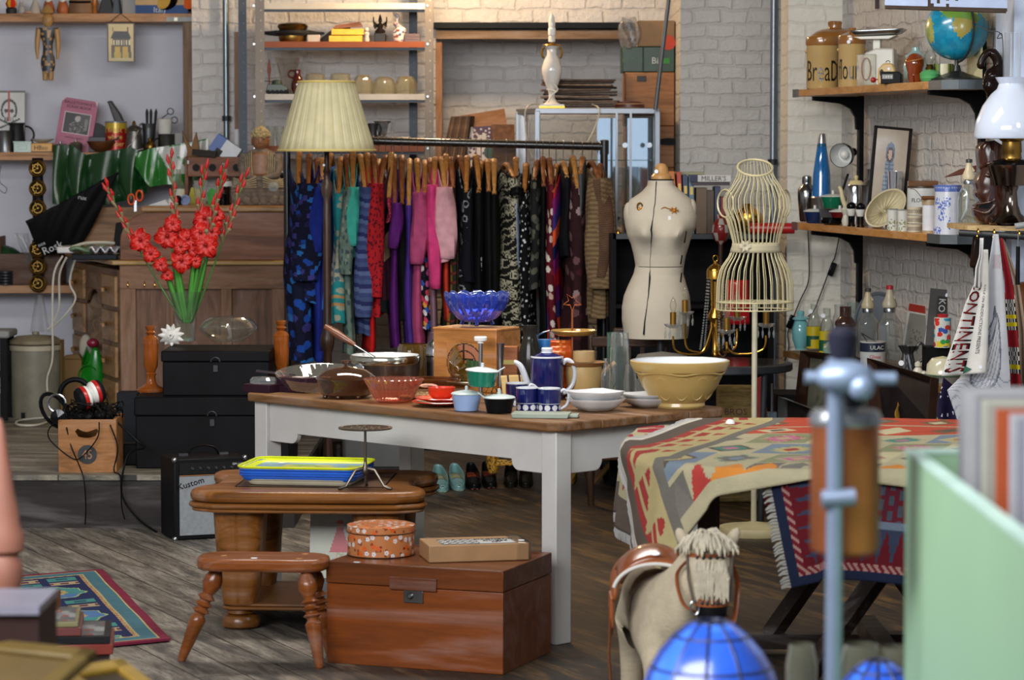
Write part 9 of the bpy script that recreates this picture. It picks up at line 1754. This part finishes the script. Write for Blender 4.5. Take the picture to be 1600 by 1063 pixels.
B().grid(20,12,lambda u,v:(S0+.105*cos(pi*(.12+.76*u)),.16+(v-.5)*.2,.455+.1*sin(pi*(.12+.76*u))+.025*sin(pi*v)),cu=False).out('saddle_seat',mat('#7c4220',.25,coat=.3),t,solid=.016)
B('#c9c4bb').tube([(S0+.118*cos(pi*(.08+.84*i/24)),.03-.02*sin(pi*i/24),.452+.10*sin(pi*(.08+.84*i/24))**.8)for i in range(25)],.0055,8).out('white_piping',paint(),t)
for s in(-1,1):B().prism([(-.07,0),(.06,.0),(.065,-.06),(.0,-.12),(-.05,-.09)],s*.112,s*.124,'yz').out('saddle_flap',LTH,t,(S0,.14,.45),bev=.004);B().tube([(S0+s*.122,.1,.42),(S0+s*.126,.08,.28),(S0+s*.12,.06,.2)],.012,8,flat=.35).out('stirrup_strap',mat('#6a3a1c',.4),t);B().tube([(S0+s*.128+.0,.06+.03*cos(a),.17+.035*sin(a))for a in[i*pi/8 for i in range(17)]],.004,6).out('stirrup',STEEL,t)
sticker(t,(S0-.0,.05,.576),.013,rx=.3);
B().tube(spl([(hx_(1078),-.13,hz(872)),(hx_(1060),-.1,hz(900)),(hx_(1068),-.13,hz(940)),(hx_(1086),-.155,hz(952))]),.008,8,flat=.4).tube(spl([(hx_(1145),-.1,hz(880)),(hx_(1158),-.06,hz(920)),(hx_(1148),-.1,hz(975)),(hx_(1130),-.14,hz(950))]),.008,8,flat=.4).out('reins',LTH,t)
B().tube([(.012*cos(a)+hx_(1086),-.165,hz(945)+.02*sin(a))for a in[i*pi/8 for i in range(17)]],.003,6).out('bit_ring',STEEL,t)
t=T('dark_plant','dark green leaves in the shadow behind the blue lampshade','plant',(.85,7.9,0));B().lathe([(.07,0),(.09,.12),(.085,.12),(.06,.02)],20).out('plant_pot',BLACK,t)
rr=random.Random(6)
for i in range(14):a=i*2.4;O2=B('#122015').grid(2,8,lambda u,v,a=a:((.05+.2*v)*cos(a)+(u-.5)*.03*sin(pi*v)*sin(a),(.05+.2*v)*sin(a)-(u-.5)*.03*sin(pi*v)*cos(a),.1+.2*v-.16*v*v)).out('leaf',paint(.5),t,solid=.002)
# blurred foreground
FY=5.0;q=FY/F;FZ=.50
t=T('display_bench','low dark bench holding the blue lamps just below the picture','bench',(.42,5.1,0));B().box((0,0,FZ-.02),(.82,.5,.04)).out('bench_top',DKWOOD,t)
for x in(-.36,.36):
 for y in(-.2,.2):B().box((x,y,(FZ-.04)/2),(.05,.05,FZ-.04)).out('leg',DKWOOD,t)
LEAD=mat('#2a3050',.4,.4);BLS=paint(.25,coat=.4,var=.2)
def tiff(px,pyt,w_,lab,Y=FY):
 q=Y/F;X=(px-800)*q;zt_2=P(800,pyt,Y).z;r_=w_/2*q;hh=r_*1.15;t=T('stained_glass_lamp',lab,'lamp',(X,Y,FZ));pr=[(.2,1),(.3,.97),(.52,.82),(.72,.62),(.88,.38),(.98,.12),(1.0,0)];z0=zt_2-hh-FZ;n=11
 def dm(u,v):f=v*6;i=min(5,int(f));s=f-i;a=u*2*pi;rr_=(pr[i][0]*(1-s)+pr[i+1][0]*s)*r_;return(rr_*cos(a),rr_*sin(a),z0+hh*(pr[i][1]*(1-s)+pr[i+1][1]*s))
 b=B();b.grid(48,18,dm,lambda u,v:'#121838' if v<.06 else['#2c5fd8','#3a72e4','#2452c0'][int(h2(int(u*n),int(v*4),2)*3)],cu=True).out('glass_shade',BLS,t,solid=.004);b=B()
 for k_ in range(n):b.tube([dm(k_/n,v/12)for v in range(13)],.0042,5)
 for v in(.06,.33,.62,1.):b.tube([dm(u/32,v)for u in range(33)],.004,5)
 b.out('lead_lines',LEAD,t);B().lathe([(.06,0),(.065,.01),(.03,.03),(.012,.06),(.01,z0+hh*.9)],24).out('lamp_base',DBRASS,t)
tiff(1114,972,222,'blue stained glass dome lampshade in the foreground');tiff(1378,1034,150,'second blue glass lampshade cut off by the bottom edge',5.05)
for px,pyt,w_,lab in((1252,1000,50,'blurred clear glass jar left of the second blue lampshade'),(1400,1004,60,'blurred smoky glass jar behind the second blue lampshade'),(1345,1000,70,'blurred glass jar behind the metal stand')):
 Y=5.35;q=Y/F;zt_3=P(800,pyt,Y).z;b=B();b.open=1;O(b.lathe([(w_/2*q,0),(w_/2*q,.004),(w_/2*q,(zt_3-FZ)*.85),(w_/2.6*q,zt_3-FZ)],24),'glass_jar',lab,'jar',glass('#9a9a84',.45),((px-800)*q,Y-.05,FZ+.001),group='glass jars on the low bench')
YQ=4.3;q=YQ/F;t=T('metal_stand','pale blue grey metal stand with clamp and dark knob in the foreground','stand',XZ(1307,YQ,0));GP=mat('#7e8ba2',.35,.5)
def qz(py):return P(800,py,YQ).z
B().tube([(0,0,.02),(0,0,qz(560))],.0125,14).lathe([(.12,0),(.12,.015),(.02,.03)],24).out('stand_tube',GP,t);B().lathe([(.018,qz(560)),(.022,qz(545)),(.024,qz(522)),(.016,qz(512)),(0,qz(510))],18).out('top_knob',mat('#22222e',.4),t,(.01,0,0));B().ball((.012,-.012,qz(588)),.034,18,(1.3,.9,.75)).tube([(-.045,0,qz(590)),(.09,0,qz(592))],.010,10).ball((.035,-.03,qz(603)),.02,14).out('clamp',mat('#8090a8',.4,.4),t);B().tube([(-.02,-.005,qz(780)),(.03,-.005,qz(776))],.014,10).out('collar',GP,t)
B().box((.015,.025,qz(585)),(.05,.03,.03)).tube([(.032,.03,qz(640)),(.028,.03,qz(590))],.014,10).out('dark_arm',mat('#2a2a30',.5),t)
CO=mat('#a8623a',.34,.8,.25,6);p=XZ(1323,YQ+.075,qz(878));t=T('copper_canister','tall copper canister with silver lid fixed behind the metal stand','canister',p);B().lathe([(.04,0),(.051,.008),(.0525,.02),(.0525,.205),(.05,.208)],44).out('canister_body',CO,t);B().lathe([(.054,.2),(.056,.21),(.05,.222),(.02,.226),(.02,.24),(0,.242)],40).out('silver_lid',mat('#8d9094',.3,.8),t);B().tube([(0,0,.24),(0,0,.30)],.015,10).out('hanger_tube',IRON,t)
X0,X1,Y0,Y1,ZR=.628,1.12,2.9,4.5,P(800,706,4.5).z;GRN=mat('#84a585',.45,0,.04,2);t=T('record_bin','pale green painted record bin with white edge in the right foreground','bin',((X0+X1)/2,(Y0+Y1)/2,0));cx,cy=(X0+X1)/2,(Y0+Y1)/2;WE=mat('#a9c4b8',.4)
for x in(X0,X1):B().box((x-cx,0,ZR/2),(.018,Y1-Y0,ZR)).out('side_panel',GRN,t);B().box((x-cx,0,ZR+.001),(.021,Y1-Y0+.004,.006)).out('edge_strip',WE,t)
for y in(Y0,Y1):B().box((0,y-cy,ZR/2),(X1-X0,.018,ZR)).out('end_panel',GRN,t);B().box((0,y-cy,ZR+.001),(X1-X0+.02,.021,.006)).out('edge_strip',WE,t)
B().box((0,0,ZR-.211),(X1-X0,Y1-Y0,.02)).out('bin_floor',WE,t)
cs=['#8d8d90','#9a9a9c','#7d7c80','#a3a294','#8f8e86','#a34c28','#a8a7ac','#8c8c96','#b0b0b4','#93939a','#a9a8a6','#808088']
nm_=['first','second','third','fourth','fifth','sixth','seventh','eighth','ninth','tenth','eleventh','twelfth']
for i,c in enumerate(cs):
 O(B(c).box((0,0,.155),(.31,.008,.31)),'lp_record',('orange' if i==5 else 'grey white')+' record sleeve standing in the green bin, %s from the back'%nm_[i],'record',mat(c,.5),(.835+.012*h2(i,3),4.4-.075*i,ZR-.2),rx=-.04,group='records in the green bin')
t=T('display_plinth','low dark plinth under the pile of books at the lower left','plinth',(-1.36,7.6,0));B().prism([(-.3,-.9),(.42,-.9),(.16,.9),(-.3,.9)],0,.26).out('plinth_body',mat('#1c1614',.6),t)
p=XZ(-4,5.6,0);t=T('pink_plaster_figure','blurred pink rounded plaster figure cropped by the left edge','figure',p);q=5.6/F
def lf(py):return P(800,py,5.6).z
B().lathe([(.02,.6)]+[(r_*q,lf(y))for r_,y in((26,930),(34,905),(33,880),(26,868),(36,860),(37,835),(30,820),(29,800),(22,770),(12,700),(8,670),(4,655))],30,sy=.8).out('figure_body',mat('#7c4e3e',.6),t);B().lathe([(.12,0),(.12,.02),(.02,.03),(.02,.62)],16).out('support',DKWOOD,t)
p=XZ(8,5.2,0);q=5.2/F;t=T('dark_cabinet','blurred dark brown box with pale edge in the lower left corner','box',p);B().box((0,0,P(800,945,5.2).z/2),(122*q,.2,P(800,945,5.2).z)).out('cabinet_body',mat('#2c1e1c',.5),t,bev=.004);B().box((0,0,P(800,940,5.2).z),(124*q,.22,.014)).out('pale_edge',mat('#6a6874',.4),t)
def flatf(px,py,Y,w_,d_,rz,c,inner,lab):
 p=P(px,py,Y);t=T('gilt_picture',lab,'picture',p,rz=rz,rx=.35);b=B()
 for s in(-1,1):b.box((s*w_/2,0,0),(.035,d_+.035,.02)).box((0,s*d_/2,0),(w_+.035,.035,.02))
 b.out('frame_moulding',mat(c,.5,.2,.15),t,bev=.005);B().box((0,0,-.004),(w_,d_,.006)).out('panel',mat(inner,.5),t)
flatf(24,1050,5.0,.2,.14,-.5,'#54431c','#4a3a1c','blurred gilt picture frame in the lower left corner');flatf(176,1074,5.4,.13,.13,.8,'#86691f','#3a3024','blurred gilt square frame at the bottom edge, left')
for py,z,w_,c,c2,lab in((1002,.262,.2,'#7a2a1c','#5d6068','red bordered picture book, lowest of the pile beside the rug'),(985,.298,.2,'#7a3426','#6a6a6c','red and grey book above the red bordered one'),(952,.345,.15,'#4a3a3a','#8a8288','small dark book with white button on the pile'),(940,.375,.13,'#6a6248','#80786c','small top book of the pile with gold edge')):
 pass
bk=[(.262,.26,.03,'#6a2218','#66686c','red bordered patterned book at the bottom of the floor pile',100),(.293,.25,.022,'#1c1c1e','#7a2c20','black edged book second in the floor pile',98),(.316,.17,.025,'#5a2a26','#6a5c60','small maroon book third in the floor pile',76),(.342,.16,.014,'#6f6a48','#5f5a62','small gold edged book near the top of the floor pile',74)]
for z,w_,h_,c,c2,lab,px in bk:
 q_=Vector(((px-800)/F*8.2,8.2,z));t=T('picture_book',lab,'book',q_,rz=.12,group='books piled at the lower left');B().box((0,0,h_/2),(w_,.28,h_)).out('cover',mat(c,.4),t,bev=.002);B().grid(30,30,lambda u,v:((u-.5)*w_*.86,(v-.5)*.24,h_+.0008),lambda u,v:['#7d868c','#5a5f60','#8f4438','#9a9c98'][int(blob(u,v,7,3)[1]*4)]).out('cover_picture',paint(.3,coat=.4),t,smooth=False)
 O(B('#c3c8d4').lathe([(0,0),(.012,0),(.01,.003),(0,.004)],14),'price_sticker_round','round white sticker on the '+lab.split(' in ')[0].split(' at ')[0].split(' near ')[0].split(' third')[0].split(' second')[0],'sticker',paint(),q_+Vector((w_*.35,-.11,h_+.0012)))if z<.33 and z!=.293 else None
O(B('#6a3a18').prism([(-.04,0),(.04,0),(.04,.05),(-.005,.035)],-.05,.05,'xz'),'wooden_wedge','orange brown wooden wedge on top of the floor book pile','wedge',wood('#7a4218','#4c2810',4,'x',.3),((63-800)/F*8.3,8.3,.3575),bev=.002)
t=T('yellow_label_jar','small dark jar with bright yellow green label at the lower left','jar',((78-800)/F*7.0,7.0,.262));B().lathe([(.026,0),(.028,.06),(.024,.066)],24).out('jar_body',BLACKG,t);b=B('#a3b51c');b.open=1;b.lathe([(.0285,.066),(.029,.1),(.02,.105),(0,.106)],24).out('yellow_lid',paint(.3),t)
b=B();b.open=1;O(b.lathe([(.03,0),(.05,.012),(.062,.035),(.06,.04)],30,flute=(14,.05)),'glass_bowl','clear glass bowl on the plinth beside the rug','bowl',glass('#b9b4a0',.4),((140-800)/F*7.35,7.35,.262))
b=B();b.open=1;O(b.lathe([(.04,0),(.075,.02),(.08,.05),(.078,.055)],34,flute=(20,.06)),'cut_glass_bowl','glittering cut glass bowl nearest the bottom left edge','bowl',glass('#b4bcc8',.4),((140-800)/F*6.9,6.86,.262))
